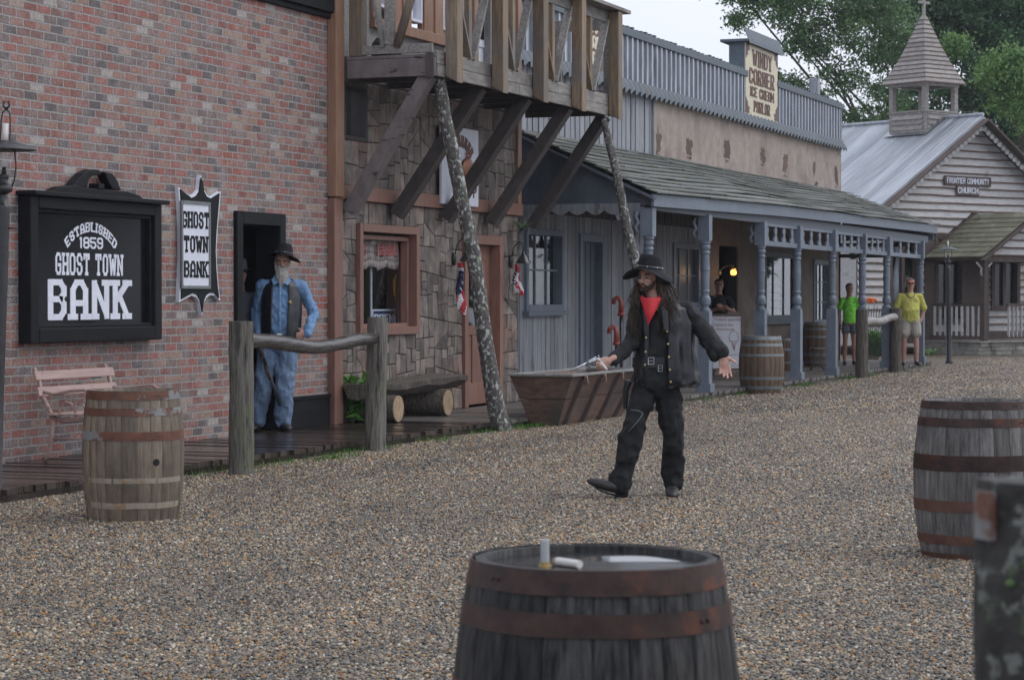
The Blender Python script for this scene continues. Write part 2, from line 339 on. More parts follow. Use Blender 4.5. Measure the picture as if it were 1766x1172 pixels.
M['timber'] = PM('treated_timber', (.15, .105, .065), (.30, .22, .145), 7, (5, 5, .5), rough=.6, bump=.35, tint=.22, patch=((.16, .15, .145), 1.4, .48, .15))
M['timber_grey'] = PM('grey_timber', (.16, .15, .14), (.30, .285, .265), 7, (4, .5, 4), rough=.6, bump=.35, tint=.18, patch=((.11, .10, .095), 1.6, .52, .14))
M['timber_mauve'] = PM('painted_beam', (.135, .115, .115), (.21, .18, .18), 5, (1.5, 1.5, 1), rough=.55, bump=.2, tint=.12, patch=((.045, .035, .035), 7, .62, .04, (.7, .7, 2)))
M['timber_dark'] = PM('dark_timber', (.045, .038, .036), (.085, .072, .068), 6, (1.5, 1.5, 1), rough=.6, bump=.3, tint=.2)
M['stone'] = PM('cast_stone', (.10, .083, .075), (.24, .20, .175), 5, rough=.6, bump=.8, tint=.45, bd=.02, patch=[((.22, .13, .10), 1.3, .54, .14), ((.10, .085, .08), 3., .56, .12)])
M['stone_gap'] = PM('stone_joint', (.03, .027, .025), (.06, .054, .05), 9, rough=.8, bump=.4, tint=0)
M['grey_stucco'] = PM('grey_stucco', (.22, .215, .21), (.31, .30, .295), 18, rough=.8, bump=.7, tint=0, patch=((.10, .085, .08), 8, .64, .04))
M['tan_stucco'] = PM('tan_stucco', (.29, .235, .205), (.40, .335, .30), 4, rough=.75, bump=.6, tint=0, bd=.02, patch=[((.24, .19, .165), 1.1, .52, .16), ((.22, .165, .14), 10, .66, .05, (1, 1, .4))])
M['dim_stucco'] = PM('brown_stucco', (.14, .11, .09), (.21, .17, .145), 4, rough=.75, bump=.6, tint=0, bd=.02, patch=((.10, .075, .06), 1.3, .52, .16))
M['bare_brick'] = PM('exposed_brick', (.075, .055, .048), (.20, .125, .105), 14, (1, 1, 3), rough=.8, bump=1, tint=.2, bd=.03)
M['blue_paint'] = PM('blue_grey_paint', (.135, .165, .21), (.19, .225, .28), 6, (1, 1, .6), rough=.45, bump=.15, tint=.12)
M['blue_dark'] = PM('slate_blue_paint', (.085, .105, .135), (.125, .15, .185), 4, (1, 1, .5), rough=.5, bump=.15, tint=.1)
M['blue_trim'] = PM('blue_metal_trim', (.060, .085, .11), (.105, .135, .165), 5, rough=.5, bump=.3, tint=.12, patch=((.10, .105, .105), 2.2, .56, .12))
M['board_grey'] = PM('silver_grey_board', (.20, .21, .235), (.33, .345, .38), 6, (4, 4, .4), rough=.6, bump=.35, tint=.2, patch=((.14, .135, .135), 2.5, .58, .12, (3, 3, .5)))
M['corrugated'] = PM('galvanised_sheet', (.25, .28, .33), (.42, .455, .51), 5, (2, 2, .4), rough=.5, bump=.1, tint=.38, metal=.2, patch=((.20, .20, .215), 2.4, .57, .14, (3, 3, .5)))
M['shingle'] = PM('mossy_shingle', (.07, .073, .065), (.185, .195, .18), 7, (1, 3, 1), rough=.5, bump=.5, tint=.25, patch=[((.10, .115, .07), 2.2, .52, .14)])
M['church_shingle'] = PM('olive_shingle', (.13, .13, .085), (.20, .195, .135), 6, rough=.6, bump=.4, tint=.14, patch=[((.30, .30, .19), 8, .62, .04), ((.07, .065, .05), 1.3, .60, .1)])
M['church_metal'] = PM('wet_metal_roof', (.31, .335, .37), (.48, .505, .545), 1.6, (.35, 6, 1), rough=.42, bump=.05, tint=.25, metal=.35)
M['church_white'] = PM('weathered_white_board', (.40, .395, .40), (.55, .545, .55), 5, (.8, .8, 6), rough=.65, bump=.35, tint=.12, patch=((.27, .25, .245), 2.6, .60, .12))
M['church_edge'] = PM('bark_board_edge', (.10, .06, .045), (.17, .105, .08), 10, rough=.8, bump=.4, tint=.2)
M['church_brown'] = PM('dark_brown_trim', (.060, .042, .036), (.10, .072, .062), 6, rough=.6, bump=.25, tint=.15)
M['steeple'] = PM('pale_shake', (.20, .185, .175), (.34, .318, .30), 6, (1, 1, 3), rough=.7, bump=.4, tint=.22)
M['foundation'] = PM('pale_stone_base', (.17, .165, .15), (.34, .325, .30), 2.6, rough=.8, bump=.8, tint=.2, bd=.03, patch=((.10, .11, .08), 1.6, .55, .1))
M['cream'] = PM('cream_paint', (.62, .56, .42), (.72, .66, .50), 6, rough=.5, bump=.05, tint=.03)
M['sign_brown'] = PM('sign_brown', (.11, .05, .035), (.15, .07, .05), 8, rough=.5, bump=.1, tint=.1)
M['copper'] = PM('copper', (.25, .10, .055), (.36, .15, .085), 6, rough=.35, bump=.05, tint=0, metal=.5)
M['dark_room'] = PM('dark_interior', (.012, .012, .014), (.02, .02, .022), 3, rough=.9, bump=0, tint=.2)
M['glass'] = mat_glass('window_glass'); M['clear'] = mat_glass('lamp_glass', (.97, .97, .97), .02)
M['curtain'] = PM('lace_curtain', (.38, .30, .26), (.55, .45, .40), 8, (3, 3, 1), rough=.9, bump=.2, tint=.3)
M['pink_cloth'] = PM('faded_red_cloth', (.50, .16, .15), (.65, .24, .22), 8, rough=.9, bump=.2, tint=.2)
M['bench_pink'] = PM('faded_pink_paint', (.33, .225, .20), (.45, .32, .285), 6, (1, .4, 4), rough=.45, bump=.2, tint=.08, patch=((.22, .12, .10), 7, .63, .05))
M['trough'] = PM('red_brown_planks', (.085, .052, .042), (.175, .11, .088), 5, (2, .6, 5), rough=.55, bump=.4, tint=.2, patch=[((.07, .06, .055), 1.6, .52, .14), ((.26, .22, .20), 6, .66, .05, (2, .3, 5))])
M['trough_rim'] = PM('worn_grey_rim', (.18, .18, .175), (.33, .33, .32), 8, (2, .4, 4), rough=.5, bump=.3, tint=.15)
M['red_paint'] = PM('red_paint', (.28, .045, .038), (.42, .09, .075), 9, rough=.35, bump=.2, tint=.1, patch=((.55, .40, .38), 6, .60, .05))
M['red'] = PM('flag_red', (.42, .02, .03), (.52, .035, .045), 10, rough=.8, bump=.1, tint=.1)
M['white_cloth'] = PM('white_cloth', (.60, .60, .63), (.70, .70, .73), 10, rough=.8, bump=.1, tint=.1)
M['navy'] = PM('navy', (.015, .02, .065), (.025, .03, .09), 10, rough=.8, bump=.1, tint=.1)
M['skin'] = PM('skin', (.42, .235, .18), (.50, .29, .225), 14, rough=.5, bump=.08, tint=0, sss=.08, patch=((.46, .19, .15), 9, .56, .15))
M['skin_pale'] = PM('pale_skin', (.50, .30, .235), (.58, .36, .285), 14, rough=.5, bump=.08, tint=0, sss=.08, patch=((.55, .24, .19), 9, .56, .15))
M['skin_tan'] = PM('tanned_skin', (.30, .155, .115), (.37, .20, .15), 14, rough=.5, bump=.08, tint=0, sss=.08)
M['eye'] = PM('eye', (.02, .015, .012), (.03, .02, .016), 5, rough=.1, bump=0, tint=0)
M['lip'] = PM('lips', (.34, .12, .10), (.38, .14, .12), 5, rough=.4, bump=0, tint=0)
M['black_cloth'] = PM('black_cloth', (.006, .007, .009), (.013, .014, .018), 26, rough=.8, bump=.3, tint=.1, bd=.004)
M['black_denim'] = PM('black_denim', (.006, .007, .009), (.012, .013, .016), 50, rough=.85, bump=.25, tint=.1, bd=.003)
M['leather'] = PM('black_leather', (.007, .008, .011), (.019, .022, .029), 14, rough=.38, bump=.35, tint=.1, bd=.006, spec=.5)
M['brown_leather'] = PM('dark_leather', (.018, .017, .018), (.04, .038, .038), 14, rough=.5, bump=.35, tint=.1, bd=.006)
M['felt'] = PM('black_felt', (.008, .009, .011), (.018, .020, .024), 20, spec=.2, rough=.8, bump=.2, tint=0, bd=.003)
M['bandana'] = PM('red_bandana', (.50, .02, .03), (.62, .035, .045), 8, rough=.75, bump=.15, tint=0, patch=((.62, .45, .47), 42, .66, .03))
M['hair'] = PM('dark_brown_hair', (.02, .014, .010), (.075, .05, .036), 9, (3, 3, 1), rough=.5, bump=.2, tint=.5)
M['grey_hair'] = PM('grey_hair', (.38, .36, .33), (.60, .58, .54), 14, (4, 4, 1), rough=.7, bump=.4, tint=.3)
M['blue_shirt'] = PM('blue_chambray', (.13, .25, .45), (.20, .34, .56), 30, rough=.85, bump=.15, tint=.1, bd=.003, patch=((.24, .39, .63), 3, .46, .4))
M['jeans'] = PM('blue_jeans', (.12, .19, .31), (.20, .285, .42), 30, rough=.85, bump=.15, tint=.1, bd=.003, patch=((.22, .30, .42), 2.0, .45, .5))
M['silver'] = PM('silver_metal', (.42, .43, .45), (.60, .61, .63), 12, rough=.3, bump=.1, tint=.1, metal=.85)
M['gunmetal'] = PM('gun_metal', (.05, .052, .056), (.10, .105, .11), 12, rough=.3, bump=.1, tint=.1, metal=.7)
M['walnut'] = PM('walnut', (.06, .03, .02), (.11, .06, .04), 12, rough=.35, bump=.1, tint=.1)
M['brass'] = PM('brass', (.55, .40, .16), (.65, .50, .24), 12, rough=.3, bump=.05, tint=.1, metal=.8)
M['lime'] = PM('lime_green_cloth', (.17, .60, .045), (.23, .70, .07), 12, rough=.8, bump=.1, tint=0)
M['yellow'] = PM('yellow_cloth', (.48, .46, .10), (.58, .56, .15), 12, rough=.8, bump=.1, tint=0)
M['khaki'] = PM('khaki_cloth', (.36, .33, .29), (.45, .42, .37), 12, rough=.8, bump=.1, tint=0)
M['slate_cloth'] = PM('grey_blue_cloth', (.07, .085, .12), (.14, .155, .19), 24, rough=.8, bump=.1, tint=0)
M['cap_pink'] = PM('faded_red_cap', (.35, .15, .13), (.42, .19, .165), 12, rough=.8, bump=.1, tint=0)
M['leaf_bright'] = mat_leaf('bright_leaf', (.035, .10, .012), (.10, .26, .03))
M['leaf_mid'] = mat_leaf('mid_leaf', (.045, .10, .038), (.165, .28, .105))
M['leaf_dark'] = mat_leaf('dark_leaf', (.038, .095, .045), (.13, .25, .11))
M['leaf_lime'] = mat_leaf('lime_leaf', (.075, .17, .045), (.22, .36, .11))
M['orange'] = PM('orange_flower', (.70, .13, .03), (.80, .2, .05), 20, rough=.7, bump=0, tint=.1)
M['yellow_cord'] = PM('yellow_cord', (.60, .30, .02), (.70, .38, .03), 20, rough=.6, bump=0, tint=.1)
M['lamp_lit'] = mat_emit('lit_globe', (1, .42, .10), 2.2)
M['paper'] = PM('white_plastic', (.55, .53, .50), (.66, .64, .62), 20, rough=.4, bump=.05, tint=0)
M['vial'] = PM('milky_plastic', (.36, .37, .38), (.44, .45, .46), 20, rough=.3, bump=.02, tint=0)
M['moss'] = PM('green_wicker', (.02, .028, .018), (.055, .065, .035), 12, (1, 1, 5), rough=.8, bump=.8, tint=.2)
M['concrete'] = M['foundation']
# ================================================================ SETTING
LB = 11.0        # bank and shop wall
LW = 11.5        # ice cream building wall
DECK = .10
g = MB(); g.add([(-75, -8, 0), (35, -8, 0), (35, 112, 0), (-75, 112, 0)], [(0, 1, 2, 3)])
tag(g.build('ground', mat_ground()), kind='structure')
def boards(name, x0, x1, u0, u1, mat, wid=.14):
    mb = MB(); u = u0
    while u < u1:
        ww = wid*random.uniform(.93, 1.07); e = random.uniform(-.02, .035)
        mb.box(x0, x1+e, u+.004, u+ww-.004, DECK-.045, DECK+random.uniform(-.004, .004)); u += ww
    mb.box(x0, x1-.03, u0, u1, .0, DECK-.05, .1)
    return tag(mb.build(name, mat), kind='structure')
boards('boardwalk', -10.99, -9.47, 12, 24.2, M['wet_deck'])
boards('boardwalk', -10.99, -9.47, 24.2, 29.6, [M['dry_deck']])
boards('boardwalk', -11.49, -9.42, 29.6, 50.9, M['dry_deck'])
# grass tufts along the deck edge
def tufts(name, spots, mat, h=.06, n=60, spread=.25, label=None, cat='grass', kind='stuff'):
    mb = MB()
    for (x, y, k) in spots:
        for i in range(int(n*k)):
            px, py = x+random.gauss(0, spread*.3), y+random.gauss(0, spread)
            a = random.uniform(0, 6.28); q = V((math.cos(a), math.sin(a), 0)); hh = h*random.uniform(.4, 1.2)
            p = V((px, py, .0)); sd_ = V((-q.y, q.x, 0))*.006
            mb.add([p-sd_, p+sd_, p+q*hh*.5+V((0, 0, hh))], [(0, 1, 2)])
    o = mb.build(name, mat); return tag(o, label, cat, kind=kind)
sp = [(-9.38+random.uniform(-.05, .05), u+random.uniform(-.4, .4), random.choice([.2, .4, 1, 1.6])) for u in np.arange(17, 50, 1.1)]
sp += [(-9.3, 25.0, 3), (-9.3, 25.3, 2), (-9.2, 19.6, 2), (-9.33, 38.6, 3), (-9.33, 42, 3), (-9.33, 43.5, 3)]
tufts('grass', sp, M['leaf_bright'], label='short green weeds growing in the gravel along the boardwalk edge')

def rects(u0, u1, v0, v1, holes):
    us = sorted({u0, u1, *[min(max(h[i], u0), u1) for h in holes for i in (0, 1)]}); out = []
    for a, b in zip(us[:-1], us[1:]):
        if b-a < 1e-4: continue
        m = (a+b)/2; v = v0
        for h in sorted([h for h in holes if h[0] <= m <= h[1]], key=lambda h: h[2]):
            if h[2]-v > 1e-3: out.append((a, b, v, h[2]))
            v = max(v, h[3])
        if v1-v > 1e-3: out.append((a, b, v, v1))
    return out
def wall(F, u0, u1, v0, v1, holes, d0, d1):
    mb = MB(); mb.tint = .5
    for a, b, c, d in rects(u0, u1, v0, v1, holes): mb.fb(F, a, b, c, d, d0, d1)
    return mb
def frame(mb, F, u0, u1, v0, v1, w, d0, d1, sill=True, wt=None):
    wt = wt or w
    mb.fb(F, u0, u0+w, v0, v1, d0, d1); mb.fb(F, u1-w, u1, v0, v1, d0, d1)
    mb.fb(F, u0+w, u1-w, v1-wt, v1, d0, d1+.003)
    if sill: mb.fb(F, u0+w, u1-w, v0, v0+w, d0, d1+.003)
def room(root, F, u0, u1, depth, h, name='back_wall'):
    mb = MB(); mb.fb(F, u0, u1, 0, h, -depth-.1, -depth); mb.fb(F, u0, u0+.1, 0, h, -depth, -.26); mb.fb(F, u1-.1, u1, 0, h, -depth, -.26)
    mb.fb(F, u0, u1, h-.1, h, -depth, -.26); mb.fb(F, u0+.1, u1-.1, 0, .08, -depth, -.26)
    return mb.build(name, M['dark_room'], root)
F = FX(LB)
# ================================================================ BANK
bank = empty('bank_building', (-LB, 19, 0), 0, 'tall red brick bank building with an open black doorway', 'building')
uE = U(566, LB); dU0, dU1 = U(403, LB), U(487, LB); dZ = Z(440, 366, LB)
wall(F, 9, uE, .0, 4.66, [(dU0+.1, dU1-.1, -.1, dZ-.1)], -.25, 0).build('wall', M['brick'], bank)
mb = MB(); mb.fb(F, dU0, dU0+.13, DECK, dZ, -.25, .045); mb.fb(F, dU1-.13, dU1, DECK, dZ, -.25, .045); mb.fb(F, dU0+.13, dU1-.13, dZ-.13, dZ, -.25, .047)
mb.build('door_frame', M['black_paint'], bank, bevel=.006)
mb = MB(); mb.fb(F, 9, uE-.01, 4.63, 4.95, -.3, .09); mb.fb(F, 9, uE, 4.95, 5.05, -.3, .16); mb.fb(F, 9, uE-.02, 4.57, 4.63, -.3, .05)
mb.build('cornice', M['black_paint'], bank, bevel=.01)
mb = MB(); mb.fb(F, dU1+.01, uE, DECK, .40, .0, .03); mb.fb(F, dU1+.01, uE, .40, .44, .0, .045); mb.build('skirting', M['black_paint'], bank, bevel=.005)
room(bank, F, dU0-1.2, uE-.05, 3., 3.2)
# ---- corner post between bank and shop (belongs to the shop)
shop = empty('stone_shop_building', (-LB, 26, 0), 0, 'two storey shop faced with brown cast stone under the timber balcony', 'building')
uS0, uS1 = U(566, LB), U(893, LB)
# ================================================================ STONE SHOP
def split(poly, depth, out, target):
    us = [p[0] for p in poly]; vs = [p[1] for p in poly]; wu, wv = max(us)-min(us), max(vs)-min(vs)
    area = .5*abs(sum(poly[i][0]*poly[(i+1) % len(poly)][1]-poly[(i+1) % len(poly)][0]*poly[i][1] for i in range(len(poly))))
    if area < target*random.uniform(.5, 2.6) or depth > 14: out.append(poly); return
    vert = wu > wv*random.uniform(.55, 1.15); a = random.gauss(0, .06) + (random.choice([-.5, .5]) if random.random() < .10 else 0)
    t = random.uniform(.36, .64); cu, cv = min(us)+wu*(t if vert else .5), min(vs)+wv*(.5 if vert else t)
    nx, ny = (math.cos(a), math.sin(a)) if vert else (math.sin(a), math.cos(a))
    A, B = [], []
    for i in range(len(poly)):
        p, q = poly[i], poly[(i+1) % len(poly)]; sp_ = (p[0]-cu)*nx+(p[1]-cv)*ny; sq = (q[0]-cu)*nx+(q[1]-cv)*ny
        (A if sp_ >= 0 else B).append(p)
        if sp_*sq < 0: k = sp_/(sp_-sq); r = (p[0]+(q[0]-p[0])*k, p[1]+(q[1]-p[1])*k); A.append(r); B.append(r)
    if len(A) < 3 or len(B) < 3: out.append(poly); return
    split(A, depth+1, out, target); split(B, depth+1, out, target)
def stones(mb, F, rs, d0=0, target=.036):
    for (a, b, c, d) in rs:
        if b-a < .05 or d-c < .05: continue
        out = []; split([(a, c), (b, c), (b, d), (a, d)], 0, out, target)
        for P in out:
            n = len(P); cu = sum(p[0] for p in P)/n; cv = sum(p[1] for p in P)/n; tn = random.random(); h = random.uniform(.012, .022); sl_ = random.uniform(-.05, .05), random.uniform(-.05, .05)
            rings = []
            for k, (ins, dd) in enumerate(((.003, 0), (.006, h*.75), (.016, h))):
                ring = []
                for p in P:
                    q = V((p[0]-cu, p[1]-cv)); L_ = max(q.length, 1e-3); q = q*(max(L_-ins*1.4, L_*.3)/L_)
                    ring.append(F(cu+q.x, cv+q.y, d0+dd+(q.x*sl_[0]+q.y*sl_[1] if k else 0)))
                rings += ring
            fs = [(k*n+i, k*n+(i+1) % n, (k+1)*n+(i+1) % n, (k+1)*n+i) for k in range(2) for i in range(n)]+[tuple(2*n+i for i in range(n))]
            mb.add(rings, fs, tn)
wU0, wU1 = U(612, LB), U(715, LB); wZ1 = Z(612, 385, LB); wZ0 = Z(612, 579, LB)
sU0, sU1 = U(795, LB), U(861, LB); sZ1 = Z(861, 408, LB)
bZ0, bZ1 = Z(575, 343, LB), Z(575, 318, LB)       # band between storeys
holes = [(wU0, wU1, wZ0, wZ1), (sU0, sU1, -.1, sZ1)]
hk = U(592, LB), U(632, LB), Z(592, 240, LB), Z(592, 140, LB)
wall(F, uS0, uS1, 0, 3.98, holes+[hk], -.25, 0).build('wall', M['stone_gap'], shop)
mb = MB(); stones(mb, F, rects(uS0+.2, uS1-.05, DECK, bZ0, holes)); stones(mb, F, rects(uS0+.2, uS1-.05, bZ1, 3.95, [hk]))
o = mb.build('stone_facing', M['stone'], shop, smooth=False)
# upper storey
upw = [(U(640, LB)+.05, U(765, LB)-.05, 4.68, 6.2), (U(820, LB), U(846, LB), 4.05, 6.2)]
wall(F, uS0, uS1, 3.98, 7.2, upw, -.25, 0.0).build('upper_wall', M['grey_stucco'], shop)
mb = MB(); mb.fb(F, uS0-.02, uS0+.2, .06, bZ0-.0, .0, .09); mb.fb(F, uS0+.03, uS1, bZ0, bZ1, .0, .075)
mb.build('corner_post', M['brown_trim'], shop, bevel=.008)
mb = MB(); mb.fb(F, uS0-.02, uS0+.2, bZ0+.02, 7.2, .0, .11); mb.build('corner_board', M['orange_trim'], shop, bevel=.008)
mb = MB(); mb.fb(F, uS1-.14, uS1, bZ1, 7.2, .0, .06); mb.build('corner_board', M['orange_trim'], shop, bevel=.008)
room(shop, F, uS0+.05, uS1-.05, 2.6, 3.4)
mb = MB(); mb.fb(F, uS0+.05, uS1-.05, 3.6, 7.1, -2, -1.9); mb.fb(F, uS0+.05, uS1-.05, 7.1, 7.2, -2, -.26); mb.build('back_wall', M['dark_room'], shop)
def window(root, F, u0, u1, v0, v1, mat, wf=.08, d=.05, inset=-.1, mull=(), bars=(), sill=.0, pane=None, mb_w=.025, name='window', sashmat=None):
    mb = MB(); frame(mb, F, u0, u1, v0, v1, wf, inset-.05, d)
    fr = mb.build(name, mat, root, bevel=.004)
    mb = MB()
    for k in mull: x = u0+(u1-u0)*k; mb.fb(F, x-mb_w/2, x+mb_w/2, v0+wf, v1-wf, inset-.02, inset+.02)
    for k in bars: z = v0+(v1-v0)*k; mb.fb(F, u0+wf, u1-wf, z-mb_w/2, z+mb_w/2, inset-.022, inset+.022)
    if sill: mb.fb(F, u0-.06, u1+.06, v0-.07, v0+.002, -.01, d+sill)
    def fix(o): o.location -= root.location*0; return o
    if mb.v:
        q = mb.build('window_bar', sashmat or mat, fr, w=0); q.data.transform(Matrix.Translation(-root.location))
    mb = MB(); mb.add([F(u0+wf-.01, v0+wf-.01, inset), F(u1-wf+.01, v0+wf-.01, inset), F(u1-wf+.01, v1-wf+.01, inset), F(u0+wf-.01, v1-wf+.01, inset)], [(0, 1, 2, 3)])
    p = mb.build('pane', pane or M['glass'], fr, w=0); p.data.transform(Matrix.Translation(-root.location))
    return fr
win = window(shop, F, wU0, wU1, wZ0, wZ1, M['brown_trim'], .09, .07, -.13)
mb = MB(); frame(mb, F, wU0+.10, wU1-.10, wZ0+.08, wZ1-.12, .05, -.12, -.03); mb.build('sash', M['brown_trim'], shop, bevel=.004)
# curtain: gathered valance
def drape(F, u0, u1, v0, v1, d, n=60, amp=.02, scal=.04, waves=9):
    mb = MB(); vs = []; fs = []
    for j in range(5):
        for i in range(n+1):
            k = i/n; u = u0+(u1-u0)*k; b = v0+scal*abs(math.sin(k*math.pi*3.2)) + scal*.4*noise.noise(V((k*9, 1, 2)))
            v = b+(v1-b)*j/4; vs.append(F(u, v, d+amp*math.sin(k*waves*6.28+noise.noise(V((k*6, j*.3, 0)))*3)))
    fs = [(j*(n+1)+i, j*(n+1)+i+1, (j+1)*(n+1)+i+1, (j+1)*(n+1)+i) for j in range(4) for i in range(n)]
    for f in fs: mb.add([vs[i] for i in f], [(0, 1, 2, 3)], random.random()*.2+.4)
    return mb
ct = drape(F, wU0+.12, wU1-.12, wZ1-.52, wZ1-.16, -.165).build('curtain', M['curtain'], shop, smooth=True)
ct.modifiers.new('s', 'SOLIDIFY').thickness = .004
mb = drape(F, wU0+.13, wU0+.62, wZ1-.36, wZ1-.2, -.150, amp=.012, scal=.02); 
mb2 = drape(F, wU0+.95, wU1-.18, wZ1-.36, wZ1-.2, -.150, amp=.012, scal=.02)
for q in (mb, mb2): c2 = q.build('curtain_trim', M['pink_cloth'], shop, smooth=True); c2.modifiers.new('s', 'SOLIDIFY').thickness = .004
mb = MB(); mb.fb(F, wU0+.10, wU1-.1, wZ0+.02, wZ0+.1, -.55, -.14); mb.build('window_shelf', M['brown_trim'], shop)
for q in (.11, .55): mb = MB(); mb.fb(F, wU0+(wU1-wU0)*q, wU0+(wU1-wU0)*q+.022, wZ0+.1, wZ1-.3, -.24, -.22); mb.build('window_pole', M['white_paint'], shop)
# shop door
mb = MB(); frame(mb, F, sU0, sU1, DECK, sZ1, .12, -.25, .06, sill=False); mb.build('door_frame', M['brown_trim'], shop, bevel=.006)
dd = MB(); a, b = sU0+.12, sU1-.12; mid = (a+b)/2
zt = sZ1-.12
door = MB(); door.fb(F, a, a+.13, DECK+.02, zt, -.14, -.09); door.fb(F, b-.13, b, DECK+.02, zt, -.14, -.09)
for v0, v1 in ((DECK+.02, DECK+.3), (1.02, 1.14), (zt-.2, zt)): door.fb(F, a+.13, b-.13, v0, v1, -.14, -.088)
door.fb(F, mid-.05, mid+.05, DECK+.3, 1.02, -.14, -.092)
door.fb(F, a+.12, b-.12, DECK+.25, 1.1, -.135, -.11)
door.fb(F, a+.13, a+.36, 1.1, zt-.2, -.14, -.095) ; door.fb(F, b-.36, b-.13, 1.1, zt-.2, -.14, -.095)
dr = door.build('door', M['brown_trim'], shop, bevel=.005)
mb = MB(); mb.add([F(a+.34, 1.1, -.12), F(b-.34, 1.1, -.12), F(b-.34, zt-.18, -.12), F(a+.34, zt-.18, -.12)], [(0, 1, 2, 3)]); q = mb.build('pane', M['glass'], dr, w=0); q.data.transform(Matrix.Translation(-shop.location))
mb = MB(); mb.ell(F(a+.08, 1.0, -.05), .03); q = mb.build('handle', M['brass'], dr, w=0, smooth=True); q.data.transform(Matrix.Translation(-shop.location))
# small dark window under balcony
window(shop, F, *hk[:2], hk[2], hk[3], M['timber_dark'], .05, .02, -.12)
# upstairs windows
mb = MB(); x0, x1 = U(638, LB), U(768, LB); mb.fb(F, x0, x1, 4.60, 4.72, 0, .07); 
mb.fb(F, x0, x0+.22, 4.72, 6.2, 0, .05)
for px in (672, 690, 726, 745): mb.fb(F, U(px, LB), U(px+14, LB), 4.72, 6.2, 0, .05)
mb.build('window_trim', M['orange_trim'], shop, bevel=.006)
for p0, p1, zz in ((650, 670, 4.86), (704, 724, 4.80), (760, 768, 4.80)):
    window(shop, F, U(p0, LB), U(p1, LB), zz, 6.2, M['white_paint'], .035, .04, -.03)
    mb = MB(); mb.fb(F, U(p0, LB)+.05, U(p1, LB)-.02, zz, 6.1, -.22, -.2); mb.build('curtain', M['pink_cloth'], shop)
mb = MB(); mb.fb(F, U(668, LB), U(704, LB), 4.7, 6.2, -.03, .03); mb.fb(F, U(724, LB), U(762, LB), 4.7, 6.2, -.03, .03); mb.build('window_panel', M['orange_trim'], shop)
a, b = U(815, LB), U(848, LB)
mb = MB(); frame(mb, F, a-.1, b+.22, 4.02, 6.3, .14, -.2, .07, sill=False); mb.build('door_frame', M['orange_trim'], shop, bevel=.006)
mb = MB(); mb.fb(F, a, b+.1, 4.06, 6.2, -.16, -.1); mb.fb(F, a+.06, b-.02, 4.75, 6.0, -.1, -.085); dr = mb.build('door', M['white_paint'], shop, bevel=.006)
mb = MB(); mb.ell(F(b+.02, 5.0, -.05), .045); q = mb.build('handle', M['brass'], dr, w=0, smooth=True); q.data.transform(Matrix.Translation(-shop.location))
mb = MB(); mb.fb(F, a+.09, b-.06, 4.85, 5.9, -.084, -.08); q = mb.build('pane', M['sign_black'], dr, w=0); q.data.transform(Matrix.Translation(-shop.location))
# ---------------------------------------------------------------- BALCONY (a timber structure fixed to the shop)
balc = empty('timber_balcony', (-LB+.6, 26.7, 3.94), 0, 'open timber balcony with V braced railing fixed to the stone shop', 'balcony')
LF = 9.80; bu0, bu1 = 23.55, 29.95; bz = 3.93; top = 5.32
mb = MB(); u = bu0+.02
while u < bu1-.03:
    mb.box(-LB+.1, -LF-.05, u, u+.135, bz+.13, bz+.165); u += .142
mb.build('deck', M['timber_dark'], balc)
for u in np.linspace(bu0+.5, bu1-.5, 8): mb = MB(); mb.box(-LB+.02, -LF-.08, u, u+.05, bz+.0, bz+.13); mb.build('joist', M['timber_dark'], balc)
mb = MB(); mb.box(-LB+.12, -LF-.02, bu0-.04, bu0+.0, bz, bz+.20); mb.box(-LB+.10, -LF-.02, bu0-.02, bu0+.03, bz+.205, bz+.245)
mb.build('side_beam', M['timber_mauve'], balc, bevel=.006)
mb = MB(); mb.box(-LB+.02, -LB+.11, bu0-.06, bu0+.03, bz-.03, bz+.25); mb2 = MB(); mb2.box(-LF-.12, -LF-.03, bu0-.06, bu0-.035, bz-.02, bz+.25); [q.build('end_post', M['timber_dark'], balc) for q in (mb, mb2)]
mb = MB()
for a, b in ((bu0, 26.1), (26.105, 28.4), (28.405, bu1)):
    mb.box(-LF-.04, -LF, a, b-.005, bz, bz+.13)
for a, b in ((bu0, 25.2), (25.205, 27.5), (27.505, bu1)): mb.box(-LF-.045, -LF-.006, a, b-.005, bz+.135, bz+.28)
mb.build('front_beam', M['timber_grey'], balc, bevel=.006)
mb = MB(); mb.box(-LB+.2, -LF-.06, bu0-.02, bu0+.02, bz+.26, bz+.36); mb.build('side_rail', M['timber_grey'], balc, bevel=.005)
pu = [U(p, LF-.06) for p in (781, 860, 930, 996)]+[U(1059, LF-.06)]
for u in pu:     # posts outside the beam with a chamfered foot
    mb = MB(); w2 = .085; a0, a1 = -LF+.004, -LF+.15
    mb.add([(a0, u-w2, bz+.02), (a1, u-w2, bz-.06), (a1, u+w2, bz-.06), (a0, u+w2, bz+.02), (a0, u-w2, top-.01), (a1, u-w2, top-.01), (a1, u+w2, top-.01), (a0, u+w2, top-.01)],
           [(3, 2, 1, 0), (4, 5, 6, 7), (0, 1, 5, 4), (1, 2, 6, 5), (2, 3, 7, 6), (3, 0, 4, 7)])
    mb.build('post', M['timber'], balc, bevel=.008)
mb = MB(); mb.box(-LB+.14, -LB+.30, bu0-.03, bu0+.11, bz+.245, 6.4); mb.build('post', M['timber'], balc, bevel=.008)
mb = MB(); mb.box(-LF-.04, -LF+.17, bu0+.05, bu1-.02, top, top+.05); mb.box(-LF-.04, -LF-.0, bu0+.05, bu1-.02, top-.16, top-.003); mb.build('top_rail', M['timber_grey'], balc, bevel=.006)
mb = MB(); mb.box(-LB+.2, -LF-.05, bu0-.02, bu0+.04, top, top+.05); mb.build('top_rail', M['timber_grey'], balc)
